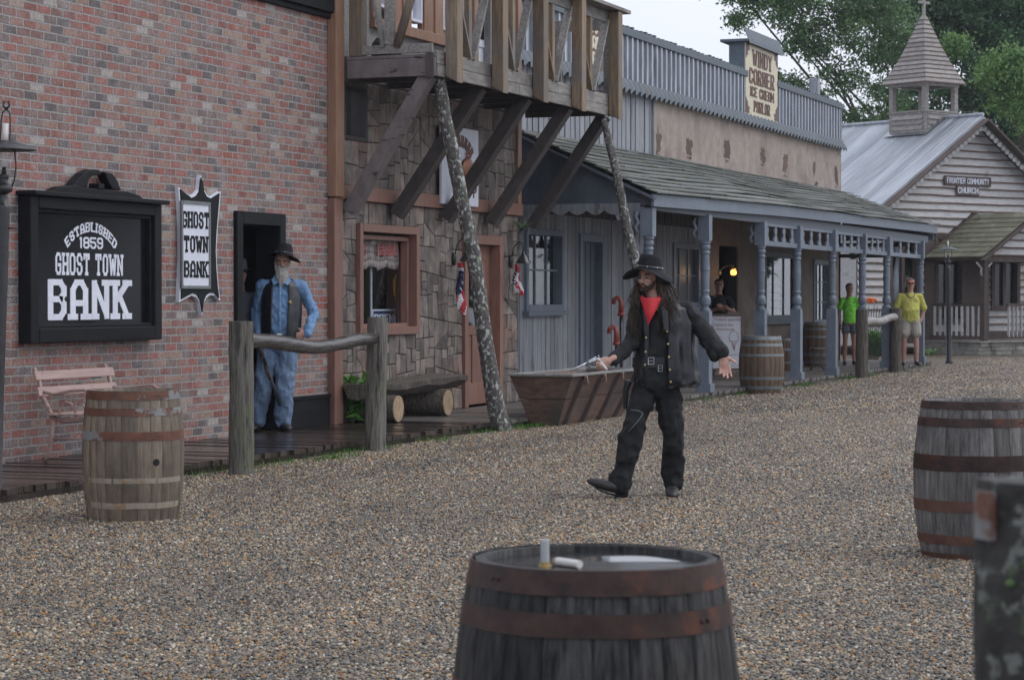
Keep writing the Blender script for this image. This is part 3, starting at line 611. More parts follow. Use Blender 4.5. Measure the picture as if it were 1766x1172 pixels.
def vb(p0, p1, w=.09, t=.04, m='timber_grey', up=(1, 0, 0), name='brace'):
    mb = MB(); mb.bar(p0, p1, t, w, up); return mb.build(name, M[m], balc, bevel=.004)
for a, b in zip(pu[:-1], pu[1:]):
    c = (a+b)/2; X = -LF-.02; z0, z1 = bz+.27, top-.12
    vb((X, a+.10, z1), (X+.0, c-.05, z0), .10, .035, 'timber', (1, 0, 0)); vb((X-.002, b-.10, z1), (X-.002, c+.05, z0), .10, .035, 'timber_grey', (1, 0, 0))
    mb = MB(); mb.box(X-.05, X+.012, c-.045, c+.045, z0-.02, z1); mb.build('baluster', M['timber'], balc, bevel=.004)
c = -(LB-.15+LF+.1)/2; Y = bu0-.0
vb((-LB+.38, Y, 5.12), (c-.07, Y, bz+.33), .11, .04, up=(0, 1, 0)); 
mb = MB(); mb.tube([(-LF-.22, Y-.005, 5.12), (c+.09, Y-.005, bz+.33)], .05, 12); mb.build('brace', M['timber'], balc, smooth=True)
mb = MB(); mb.box(c-.055, c+.055, Y-.03, Y+.03, bz+.36, 5.3); mb.build('baluster', M['timber_grey'], balc, bevel=.004)
# far-end rail posts and cross rail
mb = MB(); mb.box(-LB+.1, -LF-.05, bu1-.06, bu1-.02, top-.2, top-.05); mb.build('side_rail', M['timber_grey'], balc); mb = MB(); mb.box(-LB+.1, -LF-.05, bu1-.06, bu1-.02, bz+.28, bz+.38); mb.build('side_rail', M['timber_grey'], balc)
for k in (.12, .45, .8):
    mb = MB(); x = -LB+.15+k*1.05; mb.box(x, x+.1, bu1-.055, bu1-.015, bz+.2, top-.1); mb.build('baluster', M['timber_grey'], balc)
# big diagonal knee braces down to the band
for i, (pb, pt) in enumerate(((592, 760), (672, 838), (757, 908), (832, 968), (900, 1032))):
    u0 = U(pb, LB-.08) if i else bu0+.08; u0 = bu0+.08+i*(bu1-bu0-.3)/4
    mb = MB(); mb.bar((-LB+.10, u0-(.22 if i else 0), bZ1-.30), (-LF-.14, u0, bz+.02), .15, .17, (0, 1, 0)); mb.build('knee_brace', M['timber_mauve'] if i == 0 else M['timber_dark'], balc, bevel=.006)
# wicker basket on the balcony deck
bk = MB(); bc = V((-LB+.45, bu0+.30, bz+.17)); bk.lathe([(.13, 0), (.17, .06), (.19, .14), (.17, .24), (.12, .30)], bc, 8)
tag(bk.build('wicker_basket', M['moss']), 'dark green ribbed wicker basket standing on the balcony floor', 'basket')
# ================================================================ ICE CREAM BUILDING
G = FX(LW)
ice = empty('ice_cream_building', (-LW, 40, 0), 0, 'long blue grey ice cream building with a tan stucco upper wall and posted porch', 'building')
iu0, iu1 = 29.25, U(1448, LW)
xz = lambda px, py: Z(px, py, LW)
rz = 3.86; skz = 4.78
a0, a1 = U(903, LW), U(968, LW); wz0, wz1 = xz(930, 536), xz(930, 395)
d0, d1 = U(1002, LW), U(1037, LW); dz1 = xz(1020, 415)
e0, e1 = U(1160, LW), U(1205, LW)
f0, f1 = U(1240, LW), U(1273, LW); f_0, f_1 = xz(1255, 537), xz(1255, 424)
h0, h1 = U(1318, LW), U(1380, LW); h_0, h_1 = xz(1350, 552), xz(1350, 436)
k0, k1 = U(1402, LW), U(1430, LW); k_0, k_1 = xz(1415, 560), xz(1415, 448)
um = U(1125, LW)
hl = [(a0, a1, wz0, wz1), (d0, d1, -.1, dz1), (e0, e1, xz(1180, 530), xz(1180, 420)), (f0, f1, f_0, f_1), (h0, h1, h_0, h_1), (k0, k1, k_0, k_1)]
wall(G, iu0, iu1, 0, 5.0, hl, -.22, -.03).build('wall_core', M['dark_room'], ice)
# lower boards (left part) and stucco (right part)
def vboards(G, u0, u1, v0, v1, holes, wd, mat, root, d=.0, gap=.016, bat=True, name='board_wall', stag=0):
    mb = MB(); u = u0
    while u < u1:
        b = min(u+wd*random.uniform(.9, 1.1), u1); t = random.random(); e = random.uniform(-.006, .006)
        for (p, q, r, s) in rects(u+gap/2, b-gap/2, v0, v1, holes): mb.fb(G, p, q, r, s, d-.03, d+e, t)
        u = b
    return mb.build(name, mat, root)
usp = U(1216, LW)
mb = vboards(G, iu0+.02, usp, DECK, 2.72, hl, .19, M['board_grey'], ice)
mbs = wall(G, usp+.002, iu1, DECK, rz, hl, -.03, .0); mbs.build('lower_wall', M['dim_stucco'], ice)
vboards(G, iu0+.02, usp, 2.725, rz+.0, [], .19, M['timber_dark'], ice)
vboards(G, iu0+.02, um, rz, skz+.1, [], .235, M['board_grey'], ice, gap=.045, name='upper_board_wall')
mb = MB(); mb.tint = .5; mb.fb(G, um+.002, iu1, rz, skz+.1, -.03, .02); mb.build('stucco_wall', M['tan_stucco'], ice)
mb = MB(); mb.fb(G, um-.05, um+.01, rz, skz+.05, .0, .035); mb.build('corner_board', M['board_grey'], ice)
# worn patches where the plaster has come away
for px, py, wpx, hpx in ((1133, 243, 9, 44), (1186, 253, 12, 34), (1252, 258, 11, 36), (1313, 268, 9, 30), (1352, 283, 9, 38), (1402, 290, 5, 24), (1440, 303, 6, 36), (1406, 317, 7, 8)):
    cu, cv = U(px, LW), xz(px, py); ww = U(px+wpx/2, LW)-U(px-wpx/2, LW); hh = hpx/FPX*(cu*.935+4)
    pts = []
    for k in range(22):
        a = 6.283*k/22; r = .9+.8*noise.noise(V((math.cos(a)*1.9, math.sin(a)*1.9, px)))+random.uniform(-.12, .12); x = math.cos(a)*ww/2*r; y = math.sin(a)*hh/2*r
        pts.append((cu+x, cv+y))
    mb = MB(); mb.poly(G, pts, .0, .0235); mb.build('worn_patch', M['bare_brick'], ice)
    mb = MB(); pts2 = [(p[0]+ww*.28, p[1]-.01) for p in pts if p[0] > cu-ww*.1]
    mb.poly(G, [(cu-ww*.3, cv-hh*.54), (cu+ww*.3, cv-hh*.52), (cu+ww*.28, cv-hh*.46), (cu-ww*.25, cv-hh*.47)], .018, .04); mb.build('plaster_ledge', M['tan_stucco'], ice)
# corrugated helper
def corr(mb, G, u0, u1, v0, v1, da, db, pitch=.13, amp=.018, cut=0., thick=.006):
    n = int((u1-u0)/pitch*8); vs = []
    for k in range(n+1):
        u = u0+(u1-u0)*k/n; w_ = amp*math.cos(2*math.pi*(u-u0)/pitch)
        zz = cut*math.cos(2*math.pi*(u-u0)/pitch)
        vs += [G(u, v0+zz, db+w_), G(u, v1, da+w_), G(u, v0+zz, db+w_-thick), G(u, v1, da+w_-thick)]
    fs = []
    for k in range(n): i = 4*k; fs += [(i, i+4, i+5, i+1), (i+2, i+3, i+7, i+6), (i, i+2, i+6, i+4), (i+1, i+5, i+7, i+3)]
    vs0 = vs
    # own tint per sheet
    sheets = max(1, int((u1-u0)/.8)); per = n/sheets
    for s in range(sheets):
        a, b = int(s*per), int((s+1)*per); sub = []
        for k in range(a, b): sub += [f for f in fs[4*k:4*k+4]]
        o = len(mb.v); 
        mb.add(vs0[4*a:4*(b+1)], [tuple(i-4*a for i in f) for f in sub])
s0, s1 = U(1281, LW), U(1336, LW)
mb = MB(); corr(mb, G, iu0-.0, iu1+.1, skz, 4.99, .05, .15, .27, .016, .036); mb.build('skirt_roof', M['blue_trim'], ice, smooth=False)
ptop = 5.72
for a_, b_ in ((iu0, s0-.02), (s1+.02, iu1)):
    mb = MB(); u = a_; mb.add([G(a_, 4.97, -.012), G(b_, 4.97, -.012), G(b_, ptop, -.012), G(a_, ptop, -.012)], [(3, 2, 1, 0)], .4)
    while u < b_-.02:
        e_ = min(u+.27*random.uniform(.97, 1.03), b_); w_ = e_-u; tb_ = random.uniform(.3, .6); pr_ = [(0, 0, tb_), (.50, 0, .05), (.58, .045, 1.), (.84, .045, .1), (.92, 0, tb_), (1, 0, tb_)]  # crests tinted light and rib sides dark, shading put into the tint
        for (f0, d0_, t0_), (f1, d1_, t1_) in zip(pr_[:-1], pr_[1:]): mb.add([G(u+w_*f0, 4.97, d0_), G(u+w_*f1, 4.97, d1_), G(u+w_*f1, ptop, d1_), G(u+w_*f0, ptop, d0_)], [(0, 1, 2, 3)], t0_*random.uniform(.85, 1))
        u = e_
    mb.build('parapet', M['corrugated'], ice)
mb = MB(); mb.fb(G, iu0, iu1, 4.9, ptop-.02, -.12, -.04); mb.build('parapet_back', M['dark_room'], ice)
mb = MB(); mb.fb(G, iu0-.1, s0+.12, ptop-.04, ptop+.08, -.16, .07); mb.fb(G, s1-.02, iu1+.1, ptop-.04, ptop+.08, -.16, .07)
u = iu0
while u < iu1:
    if not (s0-.1 < u < s1): mb.fb(G, u, u+.1, ptop+.078, ptop+.11+random.uniform(0, .03), -.15, .03)
    u += .24
mb.build('parapet_cap', M['blue_trim'], ice, bevel=.008)
mb = MB(); mb.fb(G, iu0, iu1, 3.5, 3.6, -5, -.25); mb.fb(G, iu0, iu1, 0, 3.6, -5.1, -5); mb.fb(G, iu0, iu0+.1, 0, 4.9, -5, -.25); mb.fb(G, iu1-.1, iu1, 0, 4.9, -5, -.0); mb.build('back_wall', M['dark_room'], ice)
mb = MB(); mb.fb(G, iu1-.02, iu1+.01, 0, 5.0, -5, .02); mb.build('end_wall', M['dim_stucco'], ice)
mb = MB(); mb.fb(G, iu1-.45, iu1-.22, 5.6, 6.35, -.6, -.4); mb.build('vent_post', M['board_grey'], ice, bevel=.01)
# parapet signs
def stand_sign(root, u0, u1, v0, v1):
    mb = MB(); mb.fb(G, u0, u1, v0, v1, -.28, .028); mb.build('sign_box', M['blue_trim'], root, bevel=.005)
    mb = MB(); mb.fb(G, u0-.12, u1+.16, v1, v1+.05, -.42, .12); corr(mb, G, u0-.1, u1+.2, v1-.02, v1+.28, .02, .14, .21, .01, .0); mb.build('sign_cap', M['blue_trim'], root)
    mb = MB(); mb.fb(G, u0, u1, v0, v1-.01, .03, .05); return mb
sgn = empty('parlor_sign', G((s0+s1)/2, 4.99, 0), 0, 'tall cream ice cream parlor sign with brown letters on the blue parapet', 'sign')
sv1 = xz(1281, 72)
stand_sign(sgn, s0, s1, 4.97, sv1).build('sign_panel', M['cream'], sgn)
sg2 = empty('parapet_sign', G(U(1020, LW), 4.99, 0), 0, 'dark brown parapet sign with cream lettering seen behind the balcony rail', 'sign')
t0, t1 = U(990, LW), U(1034, LW)
stand_sign(sg2, t0, t1, 4.97, 6.5).build('sign_panel', M['sign_brown'], sg2)
mb = MB()
for i in range(6):
    for j in range(4):
        u = t0+.25+(t1-t0-.5)*(j+.5)/4+random.uniform(-.03, .03); v = 5.08+i*.24; ww = random.uniform(.07, .12)
        mb.poly(G, [(u-ww, v), (u-ww*.2, v-.03), (u+ww, v+.02), (u+ww*.6, v+.12), (u+ww, v+.19), (u-ww*.3, v+.17), (u-ww*.9, v+.19), (u-ww*.5, v+.1)], .05, .056)
mb.build('lettering', M['cream'], sg2)
# ---- stroke lettering
GL = {'A': (4, [[(0, 0), (0, 4.6), (1.2, 6), (2.8, 6), (4, 4.6), (4, 0)], [(0, 2.4), (4, 2.4)]]),
 'B': (4, [[(3, 3.1), (4, 4), (4, 5), (3, 6), (0, 6), (0, 0), (3, 0), (4, 1), (4, 2.2), (3, 3.1), (0, 3.1)]]),
 'C': (4, [[(4, 4.4), (4, 5), (3, 6), (1, 6), (0, 5), (0, 1), (1, 0), (3, 0), (4, 1), (4, 1.6)]]),
 'D': (4, [[(0, 0), (0, 6), (2.8, 6), (4, 4.8), (4, 1.2), (2.8, 0), (0, 0)]]),
 'E': (3.6, [[(3.6, 6), (0, 6), (0, 0), (3.6, 0)], [(0, 3), (2.8, 3)]]), 'F': (3.6, [[(3.6, 6), (0, 6), (0, 0)], [(0, 3), (2.8, 3)]]),
 'G': (4, [[(4, 4.4), (4, 5), (3, 6), (1, 6), (0, 5), (0, 1), (1, 0), (3, 0), (4, 1), (4, 2.7), (2.3, 2.7)]]),
 'H': (4, [[(0, 0), (0, 6)], [(4, 0), (4, 6)], [(0, 3), (4, 3)]]), 'I': (.8, [[(.4, 0), (.4, 6)]]),
 'K': (4, [[(0, 0), (0, 6)], [(4, 6), (.2, 2.8)], [(1.4, 3.6), (4, 0)]]), 'L': (3.4, [[(0, 6), (0, 0), (3.4, 0)]]),
 'M': (5, [[(0, 0), (0, 6), (2.5, 2.2), (5, 6), (5, 0)]]), 'N': (4, [[(0, 0), (0, 6), (4, 0), (4, 6)]]),
 'O': (4, [[(1, 0), (0, 1), (0, 5), (1, 6), (3, 6), (4, 5), (4, 1), (3, 0), (1, 0)]]),
 'P': (4, [[(0, 0), (0, 6), (3, 6), (4, 5), (4, 3.8), (3, 2.8), (0, 2.8)]]), 'R': (4, [[(0, 0), (0, 6), (3, 6), (4, 5), (4, 4), (3, 3), (0, 3)], [(2, 3), (4, 0)]]),
 'S': (4, [[(4, 4.5), (4, 5), (3, 6), (1, 6), (0, 5), (0, 4.1), (1, 3.1), (3, 3.0), (4, 2.1), (4, 1), (3, 0), (1, 0), (0, 1), (0, 1.5)]]),
 'T': (4.4, [[(0, 4.9), (0, 6), (4.4, 6), (4.4, 4.9)], [(2.2, 6), (2.2, 0)]]), 'U': (4, [[(0, 6), (0, 1), (1, 0), (3, 0), (4, 1), (4, 6)]]),
 'W': (5.6, [[(0, 6), (1.3, 0), (2.8, 4.6), (4.3, 0), (5.6, 6)]]), 'Y': (4, [[(0, 6), (2, 3), (4, 6)], [(2, 3), (2, 0)]]),
 '1': (1.6, [[(0, 5), (1, 6), (1, 0)]]), '8': (4, [[(1, 3.1), (0, 4), (0, 5), (1, 6), (3, 6), (4, 5), (4, 4), (3, 3.1), (1, 3.1), (0, 2.2), (0, 1), (1, 0), (3, 0), (4, 1), (4, 2.2), (3, 3.1)]]),
 '5': (4, [[(4, 6), (0, 6), (0, 3.4), (3, 3.4), (4, 2.4), (4, 1), (3, 0), (1, 0), (0, 1), (0, 1.5)]]),
 '9': (4, [[(0, 1.4), (1, 0), (3, 0), (4, 1), (4, 5), (3, 6), (1, 6), (0, 5), (0, 4), (1, 3), (4, 3)]]), ' ': (2, [])}
_zk = [0]
def lettering(mb, fn, s, cx, base, width, h, t=.16, serif=True, d0=0, d1=.004, tw=None):
    """fn(u, v, d) -> point; letters of height h fill width, stroke t*h"""
    n_ = len(s); av = width/n_; th = t*h/2; tx = (tw or .115)*av; gap = 2*tx+av*(.12+(.06 if serif else 0)); Wt = sum(GL[c][0] for c in s); sx = max((width-2*tx-gap*(n_-1))/Wt, .001); sy = (h-2*th)/6; x = cx-width/2+tx
    def stroke(p, q, ser=False):
        a, b = V((p[0], p[1])), V((q[0], q[1])); d = (b-a); L = d.length
        if L < 1e-5: return
        d /= L; dg_ = min(abs(d.x), abs(d.y)) > .22; wx = th if abs(d.y) < .3 else tx*(.82 if dg_ else 1)
        n = V((-d.y, d.x))*wx; e = d*(tx if abs(d.y) < .5 else th)*(.25 if dg_ else .9)*(0 if ser else 1); _zk[0] = (_zk[0]+1) % 9; dz = _zk[0]*.00035
        P = [a-e*.9-n, b+e*.9-n, b+e*.9+n, a-e*.9+n]
        mb.add([fn(k.x, k.y, d1+dz) for k in P]+[fn(k.x, k.y, d0) for k in P], [(0, 1, 2, 3), (7, 6, 5, 4), (0, 4, 5, 1), (1, 5, 6, 2), (2, 6, 7, 3), (3, 7, 4, 0)])
    for ch in s:
        w_, st = GL[ch]
        for pl in st:
            Q = [(x+p[0]*sx, base+th+p[1]*sy) for p in pl]
            for a, b in zip(Q[:-1], Q[1:]): stroke(a, b)
            if serif:
                for e, pe in ((0, 1), (-1, -2)):
                    p = pl[e]; o = pl[pe]
                    if not (ch == 'Y' and p[1] == 6) and p[1] in (0, 6) and abs(p[1]-o[1]) > 1.5: q = Q[e]; ln = tx*1.95; stroke((q[0]-ln, q[1]), (q[0]+ln, q[1]), True)
        x += w_*sx+gap
    return mb
fn = lambda u, v, d: G(u, v, .05+d)
mb = MB(); cu = (s0+s1)/2; Wd = s1-s0; H = sv1-4.99
lettering(mb, fn, 'WINDY', cu, 4.99+H*.70, Wd*.60, H*.23, .13, d1=.012); lettering(mb, fn, 'CORNER', cu-.03, 4.99+H*.44, Wd*.78, H*.22, .13, d1=.012)
lettering(mb, fn, 'ICE CREAM', cu, 4.99+H*.26, Wd*.74, H*.14, .13, d1=.012); lettering(mb, fn, 'PARLOR', cu-.02, 4.99+H*.05, Wd*.5, H*.16, .13, d1=.012)
mb.build('lettering', M['sign_brown'], sgn)
for su, sv, fx, fy in ((s0, sv1-.02, 1, -1), (s1, sv1-.02, -1, -1), (s0, 5.0, 1, 1), (s1, 5.0, -1, 1)):
    k = .85 if fy < 0 else .9; mb = MB()
    mb.poly(G, [(su+fx*x_*Wd*k, sv+fy*y_*H*.3*k) for x_, y_ in ((0, 0), (.12, 0), (.11, .2), (.14, .3), (.07, .42), (.075, .58), (.03, .7), (.02, .8), (0, .8))][::(1 if fx*fy > 0 else -1)], .05, .0555)
    mb.build('corner_flourish', M['sign_brown'], sgn)
# windows and doors of the ice cream building
window(ice, G, a0, a1, wz0, wz1, M['blue_paint'], .09, .05, -.05, (.36, .66), (.5,), sill=.06)
window(ice, G, e0, e1, hl[2][2], hl[2][3], M['blue_paint'], .09, .03, -.05, (.33, .66), (.5,), sashmat=M['board_grey'], pane=M['dull_pane'])
window(ice, G, f0, f1, f_0, f_1, M['blue_paint'], .12, .03, -.05, (.3, .5, .7), (.36, .68), sashmat=M['blue_dark'])
window(ice, G, h0, h1, h_0, h_1, M['blue_dark'], .10, .03, -.08, (.33, .62), (), sill=.06)
window(ice, G, k0, k1, k_0, k_1, M['blue_paint'], .11, .03, -.05, (.33, .55, .78), (.35, .66))
for (p, q, r, s, kind) in ((a0, a1, wz0, wz1, .45), (f0, f1, f_0, f_1, .5), (k0, k1, k_0, k_1, .6), (e0, e1, hl[2][2], hl[2][3], .6)):
    drape(G, p+.1, q-.1, r+.1, s-.1, -.3, 40, .03, .02, 6).build('curtain', M['dim_curtain'], ice, smooth=True)
# added white slats standing in for church siding seen through the wide window
for a, b in ((h0+.12, h0+.42), (h0+(h1-h0)*.62, h1-.35)):
    z = h_0+.1; mb = MB()
    while z < h_1-.2: mb.hexa([G(a, z, -.32), G(b, z, -.32), G(b, z, -.34), G(a, z, -.34), G(a, z+.13, -.36), G(b, z+.13, -.36), G(b, z+.13, -.38), G(a, z+.13, -.38)]); z += .155
    mb.build('siding_view_slats', M['church_white'], ice)
mb = MB(); frame(mb, G, d0-.1, d1+.1, DECK, dz1+.1, .12, -.2, .03, sill=False); mb.build('door_frame', M['blue_paint'], ice, bevel=.005)
mb = MB(); mb.fb(G, d0, d1, DECK, dz1, -.16, -.1)
for k in (.25, .5, .75): mb.fb(G, d0+(d1-d0)*k-.006, d0+(d1-d0)*k+.006, DECK, dz1, -.1, -.09)
mb.build('door', M['blue_dark'], ice)
mb = MB(); mb.fb(G, iu0+.0, iu0+.14, DECK, 2.8, .0, .05); mb.build('corner_board', M['blue_paint'], ice); mb = MB(); mb.fb(G, U(1093, LW), U(1100, LW), DECK, 2.7, 0, .05); mb.build('corner_board', M['blue_paint'], ice)
# ---- porch
PL = 9.5
def eave(u): return 2.99 + (-.10*(37.4-u)/7 if u < 37.4 else (.07*(u-37.4)/13))
pu0, pu1 = 30.15, 51.2; NR = 12; x_w, x_e = -LW+.03, -9.36
mb = MB()
for r in range(NR):
    f0_ = r/NR; f1_ = (r+1.18)/NR; u = pu0
    while u < pu1:
        wd = random.uniform(.5, 1.9); b = min(u+wd, pu1); j = random.uniform(-.004, .006); lift = .022+random.uniform(0, .007)
        P = []
        for uu in (u+.003, b-.003):
            e = eave(uu)+.02; zf = lambda f: rz+(e-rz)*f; sag = .03*math.sin(uu*.7+1)
            P.append([(x_w+(x_e-x_w)*f, uu, zf(f)+sag*f*(1-f)*3+.02*noise.noise(V((uu*.4, r, 0)))*f) for f in (f0_, min(f1_, 1.03)+j)])
        (A0, A1), (B0, B1) = P; t_ = .022
        up = lambda p, h: (p[0], p[1], p[2]+h)
        mb.hexa([up(A0, 0), up(A1, lift), up(B1, lift), up(B0, 0), up(A0, t_*.4), up(A1, lift+t_), up(B1, lift+t_), up(B0, t_*.4)])
        u = b
mb.build('porch_roof', M['shingle'], ice)
mb = MB(); n = 24
for k in range(n):
    a, b = pu0+.03+(pu1-pu0-.05)*k/n, pu0+.03+(pu1-pu0-.05)*(k+1)/n
    mb.hexa([(x_w, a, rz-.09), (x_e-.05, a, eave(a)-.06), (x_e-.05, b, eave(b)-.06), (x_w, b, rz-.09), (x_w, a, rz-.01), (x_e-.05, a, eave(a)+.005), (x_e-.05, b, eave(b)+.005), (x_w, b, rz-.01)], .4)
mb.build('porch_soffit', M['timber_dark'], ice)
mb = MB(); n = 10
for k in range(n):
    a, b = pu0+.0+(pu1-pu0)*k/n, pu0+(pu1-pu0)*(k+1)/n
    mb.hexa([(x_e-.05, a, eave(a)-.15), (x_e-.015, a, eave(a)-.15), (x_e-.015, b, eave(b)-.15), (x_e-.05, b, eave(b)-.15), (x_e-.05, a, eave(a)+.02), (x_e-.015, a, eave(a)+.02), (x_e-.015, b, eave(b)+.02), (x_e-.05, b, eave(b)+.02)], random.uniform(.3, .7))
mb.build('fascia', M['blue_paint'], ice)
mb = MB()
for k in range(n):
    a, b = 30.4+(50.6-30.4)*k/n, 30.4+(50.6-30.4)*(k+1)/n
    mb.box(-PL-.05, -PL+.03, a, b, 2.70, 2.84, .5)
mb.build('porch_beam', M['blue_dark'], ice)
# gable end panel facing down the street
gy = 30.28
for y_, rt in ((gy, 'gable'), (pu1-.25, 'gable')):
    mb = MB(); E = eave(31)
    P = [(-LW+.05, 2.76), (-9.42, 2.76), (-9.42, E-.02), (-LW+.05, rz-.08)]
    mb.tint = .5; mb.poly(Frame((0, y_, 0), (1, 0, 0), (0, 0, 1), (0, -1, 0)), P, -.02, .02); mb.build('gable_panel', M['blue_dark'], ice)
mb = MB(); mb.bar((-LW+.0, pu0-.01, rz-.045), (x_e+.0, pu0-.01, eave(30.3)-.05), .03, .11, (0, -1, 0)); mb.build('bargeboard', M['blue_dark'], ice)
def lean(u): return (x_e, u)
# scalloped trim with scroll brackets below the gable panel
Y = Frame((0, gy-.03, 0), (1, 0, 0), (0, 0, 1), (0, -1, 0))
mb = MB(); x0, x1 = -LW+.1, -9.6; mb.fb(Y, x0, x1, 2.74, 2.79, -.02, .02)
pts = [(x0, 2.745)]; n = 42
for k in range(n+1):
    f = k/n; x = x0+(x1-x0)*f; s_ = abs(math.sin(f*math.pi*7)); edge = max(0, 1-f*7)+max(0, 1-(1-f)*7); pts.append((x, 2.70-.065*s_-.06*edge))
pts.append((x1, 2.745))
for i in range(1, len(pts)-2):
    mb.add([Y(*pts[i], .015), Y(*pts[i+1], .015), Y(pts[i+1][0], 2.745, .015), Y(pts[i][0], 2.745, .015), Y(*pts[i], -.01), Y(*pts[i+1], -.01), Y(pts[i+1][0], 2.745, -.01), Y(pts[i][0], 2.745, -.01)], [(0, 1, 2, 3), (7, 6, 5, 4), (0, 4, 5, 1)], .5)
for sx, s_ in ((x0, 1), (x1, -1)):
    mb.tube([Y(sx+s_*.02, 2.12, 0), Y(sx+s_*.06, 2.28, 0), Y(sx+s_*.03, 2.38, 0), Y(sx+s_*.10, 2.47, 0), Y(sx+s_*.17, 2.45, 0), Y(sx+s_*.15, 2.40, 0)], .034, 6)
    mb.tube([Y(sx+s_*.08, 2.42, 0), Y(sx+s_*.12, 2.58, 0), Y(sx+s_*.25, 2.66, 0), Y(sx+s_*.33, 2.62, 0), Y(sx+s_*.30, 2.56, 0)], .034, 6)
    mb.fb(Y, *sorted((sx, sx-s_*.05)), 2.1, 2.74, -.015, .015)
mb.build('scroll_trim', M['board_grey'], ice)
# porch posts
def post_mesh(x, y):
    z0, z1 = DECK, 2.72
    h = []
    mb = MB(); mb.box(x-.115, x+.115, y-.115, y+.115, z0, z0+.13); mb.box(x-.085, x+.085, y-.085, y+.085, z0+.13, 1.30); mb.box(x-.085, x+.085, y-.085, y+.085, 2.34, z1)
    mb.lathe([(.082, 1.30), (.082, 1.33), (.055, 1.345), (.055, 1.37), (.078, 1.40), (.084, 1.46), (.078, 1.50), (.058, 1.53), (.058, 1.57), (.07, 1.58), (.07, 1.60), (.060, 1.62), (.066, 1.8), (.07, 1.90), (.075, 1.92), (.07, 1.94), (.066, 2.0),
              (.062, 2.14), (.075, 2.15), (.075, 2.17), (.06, 2.19), (.078, 2.23), (.078, 2.26), (.06, 2.28), (.08, 2.30), (.08, 2.345)], (x, y, 0), 20)
    return mb
posts = [U(p, PL) for p in (1118, 1216, 1312, 1374, 1435, 1487, 1529)]+[U(1587, PL)]
for y_ in posts: post_mesh(-PL, y_).build('porch_post', M['blue_paint'], ice)
P_ = FX(PL)
for a, b in zip(posts[2:-1], posts[3:]):
    a, b = a+.085, b-.085
    mb = MB(); mb.fb(P_, a, b, 2.34, 2.42, -.03, .03); mb.fb(P_, a, b, 2.66, 2.70, -.03, .03)
    nb = 4 if b-a > 1.9 else 3
    for k in range(nb):
        c = a+(b-a)*(k+.5)/nb; pr = [(.10, 0), (.12, .03), (.07, .07), (.045, .11), (.075, .15), (.085, .19), (.05, .225), (.07, .24)]
        L_ = [(c-w_*1.1, 2.42+h_) for w_, h_ in pr]; R_ = [(c+w_*1.1, 2.42+h_) for w_, h_ in pr]
        for i in range(len(pr)-1): mb.add([P_(*L_[i], .014), P_(*R_[i], .014), P_(*R_[i+1], .014), P_(*L_[i+1], .014), P_(*L_[i], -.014), P_(*R_[i], -.014), P_(*R_[i+1], -.014), P_(*L_[i+1], -.014)], [(0, 1, 2, 3), (7, 6, 5, 4), (0, 3, 7, 4), (1, 5, 6, 2)], .5)
    mb.build('fretwork', M['blue_paint'], ice)
for y_ in posts[:3]:
    mb = MB(); c = y_+.0
    mb.tube([(-PL-.12, y_-.1, 2.38), (-PL-.16, y_-.1, 2.46), (-PL-.11, y_-.1, 2.52), (-PL-.15, y_-.1, 2.60), (-PL-.13, y_-.1, 2.68)], .028, 6); mb.build('bracket', M['blue_paint'], ice, smooth=True)
mb = MB(); mb.box(-LW+.05, -PL-.1, 50.55, 50.65, 2.38, 2.46, .5); mb.build('end_beam', M['timber_dark'], ice); mb = MB(); mb.box(-LW+.05, -PL-.1, 50.45, 50.5, 2.62, 2.7, .5); mb.build('end_beam', M['timber_dark'], ice)
# ================================================================ CHURCH
def camp(right, depth): return RGT*right+FWD*depth
pst = camp((1697-883)/FPX*60.8, 60.8)
CR = math.radians(58.8); xd = V((math.cos(CR), math.sin(CR), 0)); yd = V((-math.sin(CR), math.cos(CR), 0))
cpos = pst + xd*1.7 + yd*1.9
ch = empty('church', (cpos.x, cpos.y, 0), CR, 'white clapboard church with metal roof, shingled steeple and railed front porch', 'church')
HW = 4.5; AZ = 6.35; SL = .62; CL = 12
ez = AZ-SL*HW
C = FL()     # local: u=x, v=z, d = -y
def zr(x): return AZ-SL*abs(x)
win_c = [(-3.35, -2.15, 1.25, 3.1), (-1.55, -.35, .8, 3.2), (.75, 1.95, 1.15, 3.1)]
mb = MB(); mb.tint = .4
for a, b, c, d in rects(-HW, HW, .45, ez, win_c): mb.fb(C, a, b, c, d, -.15, -.02)
mb.poly(C, [(-HW, ez), (HW, ez), (0, AZ-.1)], -.15, -.02); mb.box(-HW, -HW+.14, .15, CL, .3, ez, .4); mb.box(HW-.14, HW, .15, CL, .3, ez, .4); mb.box(-HW, HW, CL-.1, CL, 0, ez, .4)
mb.build('wall', M['church_white'], ch, w=0)
